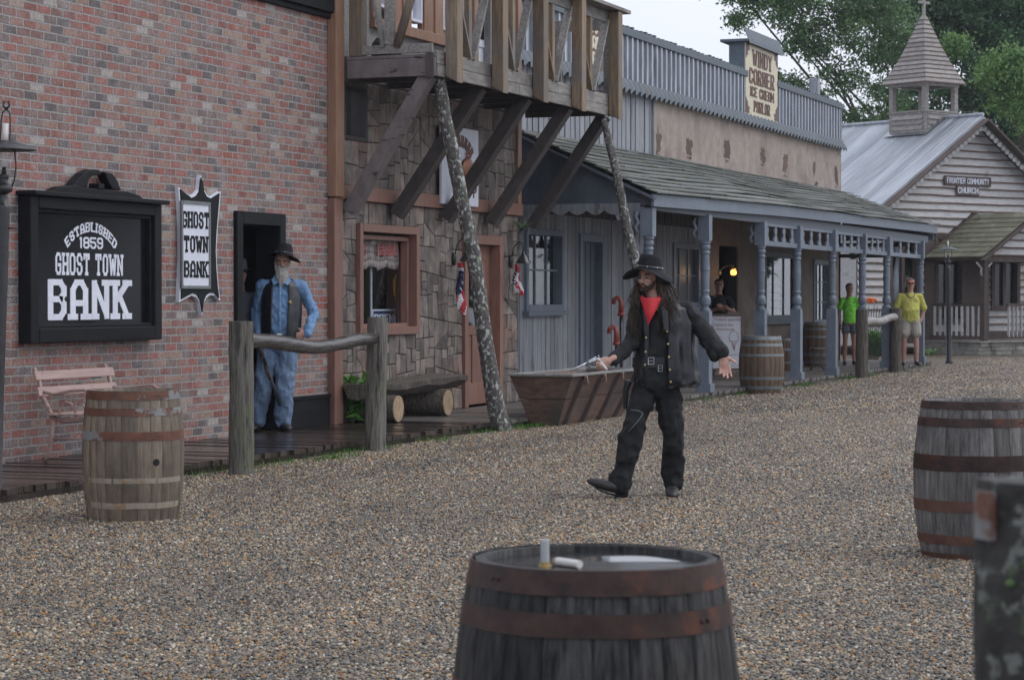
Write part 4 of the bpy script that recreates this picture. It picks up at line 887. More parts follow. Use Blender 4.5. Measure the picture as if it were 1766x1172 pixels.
# waney-edged clapboards
mb = MB(); z = .55; row = 0
while z < AZ-.25:
    h = .205; zt = z+h
    xm = min(HW, (AZ-z-.12)/SL)
    segs = [(-xm, xm)]
    for (a, b, c, d) in win_c:
        if c-.05 < z+h*.5 < d+.05:
            ns = []
            for (p, q) in segs:
                if q <= a or p >= b: ns.append((p, q))
                else:
                    if p < a: ns.append((p, a))
                    if q > b: ns.append((b, q))
            segs = ns
    for (p, q) in segs:
        n = max(2, int((q-p)/.16)); ph = random.uniform(0, 9); t = random.random(); prev = None
        for i in range(n+1):
            x = p+(q-p)*i/n; wv = .014*noise.noise(V((x*1.1+ph, row, 0)))+.008*noise.noise(V((x*3.5+ph, row, 3)))
            ztx = min(zt+.02, zr(x)-.08); zb = min(z+wv, ztx-.01)
            cur = [C(x, zb, .055), C(x, zb+.034, .052), C(x, max(ztx, zb+.04), .004), C(x, zb+.004, .0)]
            if prev:
                mb.cur = 0; mb.add([prev[1], cur[1], cur[2], prev[2]], [(0, 1, 2, 3)], t)
                mb.cur = 1; mb.add([prev[0], cur[0], cur[1], prev[1]], [(0, 1, 2, 3)], t); mb.add([prev[3], cur[3], cur[0], prev[0]], [(0, 1, 2, 3)], t)
            prev = cur
    z += h; row += 1
mb.build('clapboard', [M['church_white'], M['church_edge']], ch, w=0)
# metal roof
mb = MB(); mb.tint = None
for s in (-1, 1):
    n = 38; y0, y1 = -.42, CL+.3; xe = (HW+.35)
    for k in range(n):
        a, b = y0+(y1-y0)*k/n, y0+(y1-y0)*(k+1)/n; t = random.random()
        q = lambda x, y, h: (s*x, y, AZ-SL*x+.08+h)
        pr = [(a, 0), (a+.05, 0), (a+.085, .016), (a+.105, .016), (a+.14, 0), (b, 0)]
        for (ya, ha), (yb, hb) in zip(pr[:-1], pr[1:]): mb.add([q(0, ya, ha), q(xe, ya, ha), q(xe, yb, hb), q(0, yb, hb)], [(0, 1, 2, 3) if s > 0 else (3, 2, 1, 0)], t)
    mb.hexa([(0, y0+.01, AZ), (s*xe, y0+.01, AZ-SL*xe), (s*xe, y1-.01, AZ-SL*xe), (0, y1-.01, AZ), (0, y0+.01, AZ+.07), (s*xe, y0+.01, AZ-SL*xe+.07), (s*xe, y1-.01, AZ-SL*xe+.07), (0, y1-.01, AZ+.07)], .5)
mb.tube([(0, -.4, AZ+.12), (0, CL+.3, AZ+.12)], .05, 8); mb.build('roof', M['church_metal'], ch, w=0)
for s in (-1, 1):
    mb = MB(); mb.bar((s*.0, -.46, AZ-.03), (s*(HW+.38), -.46, AZ-.03-SL*(HW+.38)), .05, .27, (0, -1, 0)); mb.build('bargeboard', M['church_brown'], ch, w=0)
    mb = MB(); n = 30; 
    for k in range(n):
        x = (HW+.2)*(k+.5)/n; mb.poly(C, [(s*(x+.09*math.cos(a)), zr(x)-.235+.07*math.sin(a)) for a in np.linspace(0, 6.283, 11)[:-1]][::1], .36, .385)
    mb.build('scalloped_trim', M['church_white'], ch, w=0)
mb = MB(); mb.box(-HW-.0, HW, -.1, .05, .28, .56, .3); mb.build('base_board', M['church_brown'], ch, w=0)
# windows
def cwin(a, b, c, d, curt=False):
    mb = MB(); frame(mb, C, a, b, c, d, .13, -.1, .09); fr = mb.build('window', M['church_brown'], ch, w=0, bevel=.006)
    mb = MB(); mb.fb(C, (a+b)/2-.06, (a+b)/2+.06, c+.13, d-.13, -.06, .03); mb.fb(C, a+.13, b-.13, d-.45, d-.41, -.055, .025); mb.build('window_bar', M['church_brown'], fr, w=0)
    mb = MB(); mb.add([C(a+.12, c+.12, -.04), C(b-.12, c+.12, -.04), C(b-.12, d-.12, -.04), C(a+.12, d-.12, -.04)], [(0, 1, 2, 3)]); mb.build('pane', M['glass'], fr, w=0)
for i, q in enumerate(win_c): cwin(*q)
mb = MB(); mb.fb(C, -1.95, -1.55, .5, 3.1, .0, .07); mb.fb(C, -.35, .65, .5, 3.0, .0, .08); mb.build('door_surround', M['church_brown'], ch, w=0)
mb = MB(); mb.tube([C(-2.72, 1.3, -.25), C(-2.75, 1.9, -.22), C(-2.72, 2.35, -.2), C(-2.70, 2.62, -.2), C(-2.72, 2.85, -.22)], [.16, .15, .09, .06, .13], 12); mb.build('curtain', M['white_cloth'], ch, w=0, smooth=True)
mb = MB(); mb.box(-HW+.2, HW-.2, 3, 3.1, .4, 3.3, .5); mb.box(-HW+.2, HW-.2, .2, 3, 3.35, 3.4, .5); mb.build('back_wall', M['dark_room'], ch, w=0)
# porch of the church
pw, pp = 1.7, 1.9; pz, pe = 3.72, 2.62; fl = .36
st = MB()
def stone_course(mb, x0, x1, y0, y1, z0, z1):
    u = x0
    while u < x1-.02:
        b = min(u+random.uniform(.25, .55), x1); mb.box(u+.006, b-.006, y0+random.uniform(-.02, .02), y1, z0+.004, z1-.004); u = b
for k in range(3): stone_course(st, -2.1, 2.4, -pp-.2, .1, k*.11, k*.11+.11)
for k in range(3):
    u = -pp-.2
    while u < -.1: b = min(u+random.uniform(.25, .5), 0); st.box(-2.13+random.uniform(-.02, .02), -2.08, u+.005, b-.005, k*.11+.004, k*.11+.106); u = b
st.box(-2.08, 2.4, -pp-.15, 0, 0, .33); st.box(-2.18, 2.45, -pp-.27, 0, .33, fl, .8); st.build('foundation', M['foundation'], ch, w=0)
mb = MB(); ov = .28; rs = (pz-pe)/(pw+.2)
for s in (-1, 1):
    nr = 9
    for r in range(nr):
        y = -pp-ov
        while y < .02:
            b = min(y+random.uniform(.3, .9), .03); xa, xb = (pw+.35)*r/nr, (pw+.35)*(r+1.12)/nr; q = lambda x, yy, h: (s*x, yy, pz-rs*x+h)
            P = [q(xa, y+.004, .03), q(xb, y+.004, .045), q(xb, b-.004, .045), q(xa, b-.004, .03), q(xa, y+.004, .04), q(xb, y+.004, .07), q(xb, b-.004, .07), q(xa, b-.004, .04)]
            mb.hexa(P); y = b
mb.build('porch_roof', M['church_shingle'], ch, w=0)
mb = MB()
for s in (-1, 1):
    q = lambda x, yy, h: (s*x, yy, pz-rs*x+h)
    mb.hexa([q(0, -pp-.2, -.06), q(pw+.3, -pp-.2, -.06), q(pw+.3, 0, -.06), q(0, 0, -.06), q(0, -pp-.2, .025), q(pw+.3, -pp-.2, .025), q(pw+.3, 0, .025), q(0, 0, .025)], .5)
    mb.bar((0, -pp-ov-.02, pz-.03), (s*(pw+.42), -pp-ov-.02, pz-.03-rs*(pw+.42)), .05, .17, (0, -1, 0)); mb.bar((0, -.075, pz+.07), (s*(pw+.5), -.075, pz+.07-rs*(pw+.5)), .05, .2, (0, -1, 0))
    mb.box(*sorted((s*(pw-.08), s*(pw+.06))), -pp-.1, 0, pe-.18, pe+.06)
mb.box(-pw, pw, -pp-.06, -pp+.08, pe-.18, pe+.02); mb.build('porch_trim', M['church_brown'], ch, w=0)
mb = MB(); z = pe-.02; row = 0
while z < pz-.15:
    xm = (pz-z-.12)/rs; mb.cur = 0
    mb.add([C(-xm, z, pp+.10), C(xm, z, pp+.10), C(max(xm-.3, .02), z+.2, pp+.05), C(-max(xm-.3, .02), z+.2, pp+.05)], [(0, 1, 2, 3)]); mb.cur = 1
    mb.add([C(-xm, z, pp+.10), C(xm, z, pp+.10), C(xm, z+.03, pp+.105), C(-xm, z+.03, pp+.105)], [(0, 1, 2, 3)]); z += .205
mb.build('porch_gable', [M['church_white'], M['church_edge']], ch, w=0)
for x in (-pw, pw):
    mb = MB(); mb.box(x-.08, x+.08, -pp-.08, -pp+.08, fl, pe-.15); mb.build('porch_post', M['church_brown'], ch, w=0, bevel=.006)
mb = MB()
for s in (-1, 1): mb.tube([C(-pw+s*.08, pe-.55, pp), C(-pw+s*.13, pe-.45, pp), C(-pw+s*.10, pe-.36, pp), C(-pw+s*.2, pe-.28, pp), C(-pw+s*.3, pe-.2, pp)], .028, 6)
mb.build('scroll_bracket', M['church_white'], ch, w=0, smooth=True)
def railing(p, q, n):
    p, q = V(p), V(q); mb = MB(); mb.bar(p+V((0, 0, .95)), q+V((0, 0, .95)), .05, .07); mb.bar(p+V((0, 0, .1)), q+V((0, 0, .1)), .04, .06)
    mb.build('handrail', M['church_brown'], ch, w=0)
    mb = MB()
    for k in range(n):
        a = p.lerp(q, (k+.5)/n); mb.bar(a+V((0, 0, .10)), a+V((random.uniform(-.02, .02), 0, .91)), .07, .03, (1, 0, 0))
    mb.build('picket', M['church_white'], ch, w=0)
railing((-pw, -pp+.08, fl), (-pw, -.1, fl), 9); railing((-pw+.9, -pp, fl), (pw, -pp, fl), 15)
# steeple
SY = 1.75; sw = .67
mb = MB()
z0, za, zb, zc = 5.5, 6.66, 7.34, 7.42
for sx, sy in ((-1, -1), (1, -1), (1, 1), (-1, 1)): mb.box(sx*sw-.07*(1+sx)+0*1 if sx > 0 else -sw, (sw if sx > 0 else -sw+.14), SY+(sy*sw-.14 if sy > 0 else -sw), SY+(sw if sy > 0 else -sw+.14), z0, zc-.02)
mb.box(-sw-.02, sw+.02, SY-sw-.02, SY-sw+.1, zb-.0, zc); mb.box(-sw-.02, sw+.02, SY+sw-.1, SY+sw+.02, zb, zc); mb.box(-sw-.02, -sw+.1, SY-sw+.1, SY+sw-.1, zb, zc); mb.box(sw-.1, sw+.02, SY-sw+.1, SY+sw-.1, zb, zc)
mb.box(-sw-.03, sw+.03, SY-sw-.03, SY-sw+.08, za-.05, za); mb.box(-sw-.03, -sw+.08, SY-sw+.08, SY+sw+.03, za-.05, za); mb.box(sw-.08, sw+.03, SY-sw+.08, SY+sw+.03, za-.05, za); mb.box(-sw+.08, sw-.08, SY+sw-.08, SY+sw+.03, za-.05, za)
stp = mb.build('steeple', M['steeple'], ch, w=0)
mb = MB(); z = 5.55
while z < za-.06:
    h = .145; e = random.uniform(.0, .01)
    for s in range(4):
        R4 = Matrix.Rotation(s*math.pi/2, 4, 'Z'); F4 = lambda x, y, zz: tuple((R4 @ V((x, y, zz)))+V((0, SY, 0)))
        a = sw-.10
        mb.add([F4(-a, -sw-.03, z), F4(a, -sw-.03, z), F4(a, -sw+.01, min(z+h+.01, za-.05)), F4(-a, -sw+.01, min(z+h+.01, za-.05)), F4(-a, -sw, z), F4(a, -sw, z)], [(0, 1, 2, 3), (4, 5, 1, 0)])
    z += h
mb.box(-sw+.1, sw-.1, SY-sw+.1, SY+sw-.1, 5.5, za-.08, .2); mb.build('steeple_siding', M['steeple'], stp, w=0)
mb = MB(); n = 15; zt = 9.34; pr = []
def swd(f): return (sw+.10)*(1-f)**1.06*(1-.10*math.sin(math.pi*f))+.03
for k in range(n):
    f0_, f1_ = k/n, (k+1)/n; a, b = swd(f0_)+.03, swd(f1_)+.012; za_, zb_ = zc+(zt-zc)*f0_, zc+(zt-zc)*f1_+.01; c = a-.05
    P = [(-a, -a), (a, -a), (a, a), (-a, a)]; Q = [(-b, -b), (b, -b), (b, b), (-b, b)]; I = [(-c, -c), (c, -c), (c, c), (-c, c)]
    for i in range(4):
        j = (i+1) % 4; mb.cur = 1; q9 = lambda p, k9, zz: (p[0]*k9, p[1]*k9+SY, zz); jz = random.uniform(-.006, .006); mb.add([q9(P[i], 1.02, za_-.006+jz), q9(P[j], 1.02, za_-.006-jz), q9(P[j], 1.015, za_+.014), q9(P[i], 1.015, za_+.014)], [(0, 1, 2, 3)]); mb.cur = 0  # dark strip under each spire course, its shadow line painted in
        mb.add([(P[i][0], P[i][1]+SY, za_), (P[j][0], P[j][1]+SY, za_), (Q[j][0], Q[j][1]+SY, zb_), (Q[i][0], Q[i][1]+SY, zb_)], [(0, 1, 2, 3)])
    mb.add([(x, y+SY, za_) for x, y in P], [(3, 2, 1, 0)])
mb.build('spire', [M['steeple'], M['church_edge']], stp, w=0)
mb = MB(); mb.box(-.035, .035, SY-.035, SY+.035, zt-.05, zt+.62); mb.box(-.22, .22, SY-.03, SY+.03, zt+.33, zt+.40); mb.build('cross', M['steeple'], stp, w=0)
mb = MB(); mb.box(-sw-.14, sw+.14, SY-sw-.16, SY+sw+.1, 5.55, 5.6); 
for s in (-1, 1):
    mb.add([(0, SY-sw-.16, AZ+.14), (s*(sw+.16), SY-sw-.16, AZ+.14-SL*(sw+.16)), (s*(sw+.16), SY+sw+.1, AZ+.14-SL*(sw+.16)), (0, SY+sw+.1, AZ+.14)], [(0, 1, 2, 3)])
mb.build('flashing', M['silver'], stp, w=0)
# church signs
for txt, cx, cz, ww, hh in (('FRONTIER COMMUNITY', None, None, 1.9, .26), ('CHURCH', None, None, .92, .27)):
    px, py = ((1664, 313), (1664, 329))[txt == 'CHURCH']
    right = (px-883)/FPX; # solve local x on front wall
    A = camp(0, 0); cx = None
    for x in np.linspace(-4, 4, 1601):
        p = cpos+xd*x
        if abs(p.dot(RGT)/p.dot(FWD)-right) < .00006: cx = x
    p = cpos+xd*(cx if cx is not None else 0); dp = p.dot(FWD); cz = CAMH+(513-py)/FPX*dp
    sgc = empty('church_sign', p-yd*.06+V((0, 0, cz-hh/2)), CR, 'dark board reading FRONTIER COMMUNITY on the church gable' if 'F' in txt else 'shorter dark board reading CHURCH below the other church board', 'sign')
    L_ = FL(); mb = MB(); mb.fb(L_, -ww/2, ww/2, 0, hh, .0, .035); mb.build('sign_panel', M['church_brown'], sgc, w=0, bevel=.005)
    mb = MB(); lettering(mb, lambda u, v, d: L_(u, v, .036+d), txt, 0, hh*.2, ww*.9, hh*.62, .15, False, d1=.006); mb.build('lettering', M['white_paint'], sgc, w=0)
# ================================================================ TREES
def tree(name, base, clumps, label, leafm, nsub=22, nleaf=70, ls=.13, limbs=True, seed=1, trunk_r=.35, group=None, tz=4):
    rnd = random.Random(seed); rs_ = np.random.RandomState(seed)
    root = empty(name, base, 0, label, 'tree', group); base = V(base)
    tb = MB(); topv = base+V((0, 0, tz)); tb.tube([base, base.lerp(topv, .3)+V((.1, 0, 0)), topv], [trunk_r*1.25, trunk_r, trunk_r*.8], 12); lb = MB()
    Vs, Ts = [], []
    for ci_, (c, r) in enumerate(clumps):
        c = V(c); m = topv.lerp(c, .5)+V((rnd.uniform(-.5, .5), rnd.uniform(-.5, .5), .6))
        if ci_ % 4 == 0: lb.tube([topv-V((0, 0, .5)), m, c], [trunk_r*.3, trunk_r*.14, .025], 7)
        for k in range(int(nsub*max(.5, r*r))):
            d = V((rnd.gauss(0, 1), rnd.gauss(0, 1), rnd.gauss(0, .75))).normalized()*r*rnd.uniform(.35, 1.08); q = c+d
            mid = c+d*.55+V((0, 0, .12)); lb.tube([c, mid, q], [.018, .012, .005], 4)
            t0_ = rnd.uniform(0, .75) + .12*(d.z/r); n = int(nleaf*rnd.uniform(.6, 1.3)); sr = rnd.uniform(.22, .42)
            P = rs_.normal(0, 1, (n, 3))*np.array([sr, sr, sr*.62])*.6+np.array(q)
            A = rs_.normal(0, 1, (n, 3)); A[:, 2] -= .5; A /= np.linalg.norm(A, axis=1)[:, None]
            B = np.cross(A, rs_.normal(0, 1, (n, 3))); B /= np.linalg.norm(B, axis=1)[:, None]
            s = ls*rs_.uniform(.6, 1.25, (n, 1))
            Vs.append(np.stack([P, P+A*s*.5+B*s*.28, P+A*s, P+A*s*.5-B*s*.28], 1).reshape(-1, 3)); Ts.append(np.clip(t0_+rs_.uniform(-.12, .22, n), 0, 1))
    Vv = np.concatenate(Vs)-np.array(base); T = np.concatenate(Ts); n = len(T)
    npmesh('crown', Vv, np.arange(n*4).reshape(n, 4), T, leafm, root)
    tb.build('trunk', M['bark_brown'], root, smooth=True); lb.build('limb', M['bark_brown'], root, smooth=True)
    return root
def cl(D, lst): return [(atD(px, py, D+dd), r) for px, py, r, dd in lst]
bx = lambda px, D: tuple(V((0, 0, 0))+RGT*((px-883)/FPX*D)+FWD*D)
tree('tree', bx(1560, 80), cl(76, [(1272, -16, .55, 0), (1290, -25, .6, 0), (1305, 8, .5, 0), (1330, 2, .7, 1), (1345, 30, .65, 0), (1385, 12, .9, 0), (1400, 52, .85, 1), (1440, 20, 1.1, 0), (1405, 90, .55, 0), (1450, 68, .85, 0), (1490, 30, 1.2, 1), (1500, 85, .8, 0), (1375, 75, .45, 0), (1275, 38, .35, 0),
    (1365, -30, 1.1, 0), (1440, -40, 1.3, 0), (1520, 20, 1.2, 1), (1385, 150, .5, 0), (1410, 175, .35, 0), (1345, 140, .3, 0), (1440, 130, .55, 0), (1475, 135, .55, 0), (1470, 205, .6, 0), (1510, 170, .7, 0), (1490, 215, .7, 0), (1535, 205, .8, 0), (1530, 120, .7, 0), (1545, 60, 1, 0)]),
    'large spreading tree whose loose branches hang behind the ice cream sign', M['leaf_mid'], 24, 62, .13, seed=3, tz=4.5)
tree('tree', bx(1640, 88), cl(83, [(1580, 10, 1.6, 0), (1560, 90, 1., 0), (1550, 170, .9, 0), (1620, 50, 1.5, 1), (1680, 20, 1.9, 0), (1750, 20, 2, 0), (1690, 100, 1.3, 0), (1760, 100, 1.7, 0), (1700, 170, 1.1, 0), (1770, 190, 1.5, 0), (1735, 240, 1., 1), (1780, 260, 1.2, 0), (1650, 150, .9, 0), (1600, 130, .9, 0), (1660, -40, 2, 0), (1760, -40, 2, 0), (1580, 190, .8, 0), (1665, 190, .8, 0)]),
    'tall dark green tree standing right behind the church steeple', M['leaf_dark'], 26, 95, .15, seed=5, tz=5)
tree('tree', bx(1790, 74), cl(72, [(1722, 112, .62, 0), (1755, 100, .6, 0), (1740, 140, .7, 0), (1775, 140, .8, 0), (1705, 140, .35, 0), (1760, 175, .6, 0), (1650, 78, .35, 4), (1735, 175, .35, 0), (1785, 200, .8, 0)]),
    'lighter lime green tree at the right of the church roof', M['leaf_lime'], 36, 75, .12, seed=9, tz=4)
# the trees across the street that the shop window mirrors
tree('tree', (9.5, 47, 0), [(V((9.5+random.uniform(-3, 3), 47+random.uniform(-4, 4), z)), 1.9) for z in (2.5, 3.5, 4.5, 5.5, 6.5, 7.5, 3, 5)], 'dark leafy tree across the street mirrored in the shop window', M['leaf_dark'], 9, 60, .3, seed=11, tz=3)
tree('tree', (5.5, 62, 0), [(V((5.5+random.uniform(-4, 4), 62+random.uniform(-3, 3), z)), 2.2) for z in (1.8, 2.5, 3.5, 5, 6.5, 8)], 'broad leafy tree further up the far side of the street', M['leaf_dark'], 8, 60, .35, seed=12, tz=3)
tree('tree', (-1.5, 76, 0), [(V((-1.5+random.uniform(-3.5, 3.5), 76+random.uniform(-3, 3), z)), 2.) for z in (1.5, 2, 3, 3.6, 4.5, 5.5, 7)], 'unseen leafy tree added to darken what the porch windows mirror', M['leaf_dark'], 8, 60, .35, seed=13, tz=2.5)  # out of view, added so the porch panes mirror something darker than sky
def plant(name, base, label, cat, mat, n, r, h, blade=False, ls=.1, seed=1, w=.02, stem=True):
    rs_ = random.Random(seed); root = empty(name, base, 0, label, cat); mb = MB(); sm_ = MB()
    for i in range(n):
        a = rs_.uniform(0, 6.283)
        if blade:
            L_ = h*rs_.uniform(.7, 1.3); q = V((math.cos(a), math.sin(a), 0)); sd_ = V((-q.y, q.x, 0)); p0 = q*rs_.uniform(0, r*.35); pts = [p0+q*(r*1.3*f*f)+V((0, 0, L_*(f-.45*f*f*f))) for f in (0, .3, .6, .85, 1)]
            ws = [w, w, w*.8, w*.5, .002]; t = rs_.random()
            for k in range(4): mb.add([pts[k]-sd_*ws[k], pts[k]+sd_*ws[k], pts[k+1]+sd_*ws[k+1], pts[k+1]-sd_*ws[k+1]], [(0, 1, 2, 3)], t)
        else:
            p = V((rs_.gauss(0, r*.45), rs_.gauss(0, r*.45), h*(.12+.88*rs_.random()**.8))); 
            d = V((rs_.gauss(0, 1), rs_.gauss(0, 1), rs_.gauss(-.1, .6))).normalized(); e = d.cross(V((rs_.gauss(0, 1), rs_.gauss(0, 1), 1))).normalized(); s = ls*rs_.uniform(.6, 1.3); f_ = d.cross(e)*s*.12
            mb.add([p, p+d*s*.4+e*s*.32+f_, p+d*s, p+d*s*.4-e*s*.32+f_], [(0, 1, 2, 3)], rs_.random())
            if i % 6 == 0 and stem: sm_.tube([(0, 0, 0), (p.x*.4, p.y*.4, p.z*.5), tuple(p)], [.006, .005, .003], 4)
    mb.build('foliage', mat, root, w=0)
    if sm_.v: sm_.build('stem', M['leaf_mid'], root, w=0)
    return root
x, y = onZ(609, 727, DECK); plant('leafy_plant', (-10.88, U(609, 10.88), DECK), 'small bright green leafy plant at the foot of the stone shop corner', 'plant', M['leaf_bright'], 150, .20, .50, ls=.12, seed=4)
x, y = onZ(1512, 614, 0); plant('strap_leaf_plant', (x, y, 0), 'clump of green strap shaped leaves behind the porch post', 'plant', M['leaf_bright'], 110, .45, .95, True, seed=5, w=.025)
x, y = onZ(1618, 606, 0); plant('shrub', (x, y, 0), 'green shrub beside the church porch railing', 'shrub', M['leaf_bright'], 1500, .50, 1.15, ls=.12, seed=6)
x, y = onZ(1606, 613, 0); plant('ground_plant', (x, y, 0), 'low yellow green plant at the foot of the porch end post', 'plant', M['leaf_lime'], 60, .2, .18, ls=.09, seed=8)
p = onX(903, 393, LB-.18); plant('hanging_plant', (-LB+.16, p[0], p[1]), 'spiky grey green plant hanging at the shop wall corner', 'plant', M['leaf_mid'], 26, .26, .16, True, seed=7, w=.007)
# ================================================================ SIGNS
def q2(px, py, L): return onX(px, py, L)
def flat(mb, L, pts, d0, d1, LBASE=LB, tint=.5):
    FF = FX(LBASE); mb.poly(FF, [q2(px, py, L) for px, py in pts][::-1], d0, d1, tint); return mb
def fan(mb, L, pts, d0, d1, ctr, tint=.5):      # concave outline, triangulated around a centre
    FF = FX(LB); P = [q2(px, py, L) for px, py in pts][::-1]; c = q2(*ctr, L); n = len(P)
    vs = [FF(a, b, d1) for a, b in P]+[FF(*c, d1)]+[FF(a, b, d0) for a, b in P]
    mb.add(vs, [(i, (i+1) % n, n) for i in range(n)]+[(i, n+1+i, n+1+(i+1) % n, (i+1) % n) for i in range(n)], tint); return mb
LS = LB-.16
c0 = q2(58, 336, LS); c1 = q2(285, 584, LS)
su0, su1 = c0[0], c1[0]; sz1 = q2(58, 336, LS)[1]; sz0 = q2(285, 585, LS)[1]
bs = empty('bank_sign', F((su0+su1)/2, sz0, 0), 0, 'large black framed window sign reading ESTABLISHED 1859 GHOST TOWN BANK on the brick wall', 'sign')
mb = MB(); frame(mb, F, su0, su1, sz0, sz1, .13, .0, .13, wt=.11); mb.build('frame', M['black_paint'], bs, bevel=.012)
mb = MB(); frame(mb, F, su0+.13, su1-.13, sz0+.13, sz1-.11, .03, .0, .09); mb.build('inner_frame', M['black_paint'], bs, bevel=.006)
mb = MB(); mb.fb(F, su0+.14, su1-.14, sz0+.14, sz1-.12, .01, .05); mb.build('sign_panel', M['sign_black'], bs)
mb = MB(); mb.fb(F, su0-.03, su1+.03, sz1, sz1+.04, .0, .20); mb.build('ledge', M['black_paint'], bs, bevel=.008)
mb = MB()
flat(mb, LS, [(84, 337), (95, 330), (109, 322), (136, 319), (150, 323), (200, 328), (226, 330), (247, 337), (259, 348)], .03, .13)
flat(mb, LS, [(130, 322), (140, 311), (150, 299), (163, 292), (172, 296), (168, 302), (160, 309), (156, 324)], .03, .125); flat(mb, LS, [(163, 292), (175, 292), (182, 296), (181, 302), (170, 302), (165, 305)], .03, .122)
flat(mb, LS, [(186, 296), (192, 297), (206, 312), (216, 328), (200, 326), (194, 315), (190, 306)], .03, .125); flat(mb, LS, [(186, 298), (190, 296), (201, 299), (209, 310), (216, 328), (206, 320)], .03, .121)
flat(mb, LS, [(174, 316), (184, 317), (184, 327), (174, 326)], .03, .14)
mb.build('pediment', M['black_paint'], bs, bevel=.01)
Lp = LB-.05; fb_ = lambda u, v, d: F(u, v, .05+d)
def trow(mb, s, x0, x1, yb, yt, **k):
    a = q2(x0, yb, Lp); b = q2(x1, yb, Lp); t = q2((x0+x1)/2, yt, Lp); m = q2((x0+x1)/2, yb, Lp)
    lettering(mb, fb_, s, (a[0]+b[0])/2, m[1], b[0]-a[0], t[1]-m[1], **k)
mb = MB(); trow(mb, 'GHOST TOWN', 95, 211, 475, 437, t=.15); trow(mb, 'BANK', 82, 223, 551, 482, t=.15, tw=.125); trow(mb, '1859', 136, 177, 429, 409, t=.17, serif=False)
ctr = q2(157, 400, Lp); Rr = .61; ctr = (ctr[0], ctr[1]-Rr)
def arcf(s_tot):
    def f(u, v, d): a = u/Rr; return F(ctr[0]+(Rr+v)*math.sin(a), ctr[1]+(Rr+v)*math.cos(a), .05+d)
    return f
lettering(mb, arcf(1), 'ESTABLISHED', 0, .0, .88, .088, t=.18, tw=.13)
mb.build('lettering', M['white_paint'], bs)
# hanging shaped sign
sh = empty('bank_board_sign', F(q2(348, 440, LB-.12)[0], q2(348, 530, LB-.12)[1], 0), 0, 'tall scalloped sign board reading GHOST TOWN BANK between the bank window sign and the doorway', 'sign')
cr = lambda L_: [(x/2.39, y/2.39+130) for x, y in L_]
out = [(740, 458), (765, 478), (790, 497), (812, 487), (825, 468), (829, 425), (833, 408), (839, 425), (846, 468), (858, 490), (876, 500), (895, 488), (915, 476), (908, 560), (901, 640), (897, 720), (900, 800), (907, 880), (913, 928), (892, 905), (872, 903), (855, 915), (846, 935), (842, 960), (838, 988), (833, 960), (828, 935), (815, 912), (795, 905), (770, 918), (744, 932), (747, 850), (752, 760), (752, 660), (748, 560)]
def scal(o, k, c): return [(c[0]+(x-c[0])*k, c[1]+(y-c[1])*(1-(1-k)*.55)) for x, y in o]
cc_ = (828, 700)
mb = MB(); fan(mb, LB-.05, cr([(x+(x-828)*.0-2, y+2) for x, y in out]), .0, .042, cr([cc_])[0]); mb.build('board_edge', M['white_paint'], sh)
mb = MB(); fan(mb, LB-.06, cr(scal(out, .92, cc_)), .042, .055, cr([cc_])[0]); mb.build('board', M['blue_dark'] if 0 else M['black_paint'], sh)
p0, p1 = q2(*cr([(777, 870)])[0], LB-.13), q2(*cr([(888, 875)])[0], LB-.13); p2 = q2(*cr([(777, 525)])[0], LB-.07)
pu0_, pu1_, pv0, pv1 = p0[0], p1[0], p0[1], p2[1]
mb = MB(); mb.fb(F, pu0_, pu1_, pv0, pv1, .05, .062); mb.build('sign_panel', M['white_paint'], sh)
mb = MB(); frame(mb, F, pu0_-.02, pu1_+.02, pv0-.02, pv1+.02, .03, .05, .07); mb.build('panel_rim', M['hoop_grey'], sh)
fc = lambda u, v, d: F(u, v, .062+d); mb = MB(); cw = pu1_-pu0_; chh = pv1-pv0
for s, k, sx in (('GHOST', .70, .98), ('TOWN', .41, .88), ('BANK', .11, .88)): lettering(mb, fc, s, (pu0_+pu1_)/2, pv0+chh*k, cw*sx, chh*.20, t=.165, serif=True, d1=.004, tw=.115)
mb.build('lettering', M['black_paint'], sh)
def textmesh(name, body, size, mat, parent, fn_loc, rot, w=1, ext=.001):
    cu = bpy.data.curves.new(name, 'FONT'); cu.body = body; cu.size = size; cu.extrude = ext; cu.align_x = 'CENTER'
    t = bpy.data.objects.new(name, cu); COL.objects.link(t); dg = bpy.context.evaluated_depsgraph_get()
    me = bpy.data.meshes.new_from_object(t.evaluated_get(dg)); bpy.data.objects.remove(t)
    me.materials.clear(); me.materials.append(mat); me.transform(Matrix.Translation(fn_loc) @ rot)
    o = bpy.data.objects.new(name, me); COL.objects.link(o); o.parent = parent; return o
# shop sign
gu0, gu1 = U(761, LB-.1), U(824, LB-.1); gv0, gv1 = Z(822, 357, LB-.1), Z(824, 226, LB-.1)
gs = empty('shop_sign', F((gu0+gu1)/2, gv0, 0), 0, 'white shop sign with a hanging copper kettle fixed above the shop door', 'sign')
mb = MB(); mb.fb(F, gu0, gu1, gv0, gv1, .075, .11); mb.build('sign_panel', M['white_paint'], gs, bevel=.004)
rotF = Matrix(((0, 0, 1, 0), (1, 0, 0, 0), (0, 1, 0, 0), (0, 0, 0, 1)))
W_ = gu1-gu0
textmesh('lettering', 'Shop', .27, M['sign_brown'], gs, F(gu0+W_*.72, gv0+.17, .115)-gs.location, rotF, ext=.004)
mb = MB()
for a in np.linspace(-.95, .95, 8):
    c = (gu0+W_*.5+.42*math.sin(a), gv0+.50+.30*math.cos(a)); mb.poly(F, [(c[0]+.055*x*math.cos(a)+.075*y*math.sin(a), c[1]-.055*x*math.sin(a)+.075*y*math.cos(a)) for x, y in ((-.8, -1), (-.2, -1), (-.1, -.2), (.3, -1), (.9, -1), (.7, .1), (.8, 1), (-.7, 1))], .11, .118)
mb.build('arched_ornament', M['sign_brown'], gs)
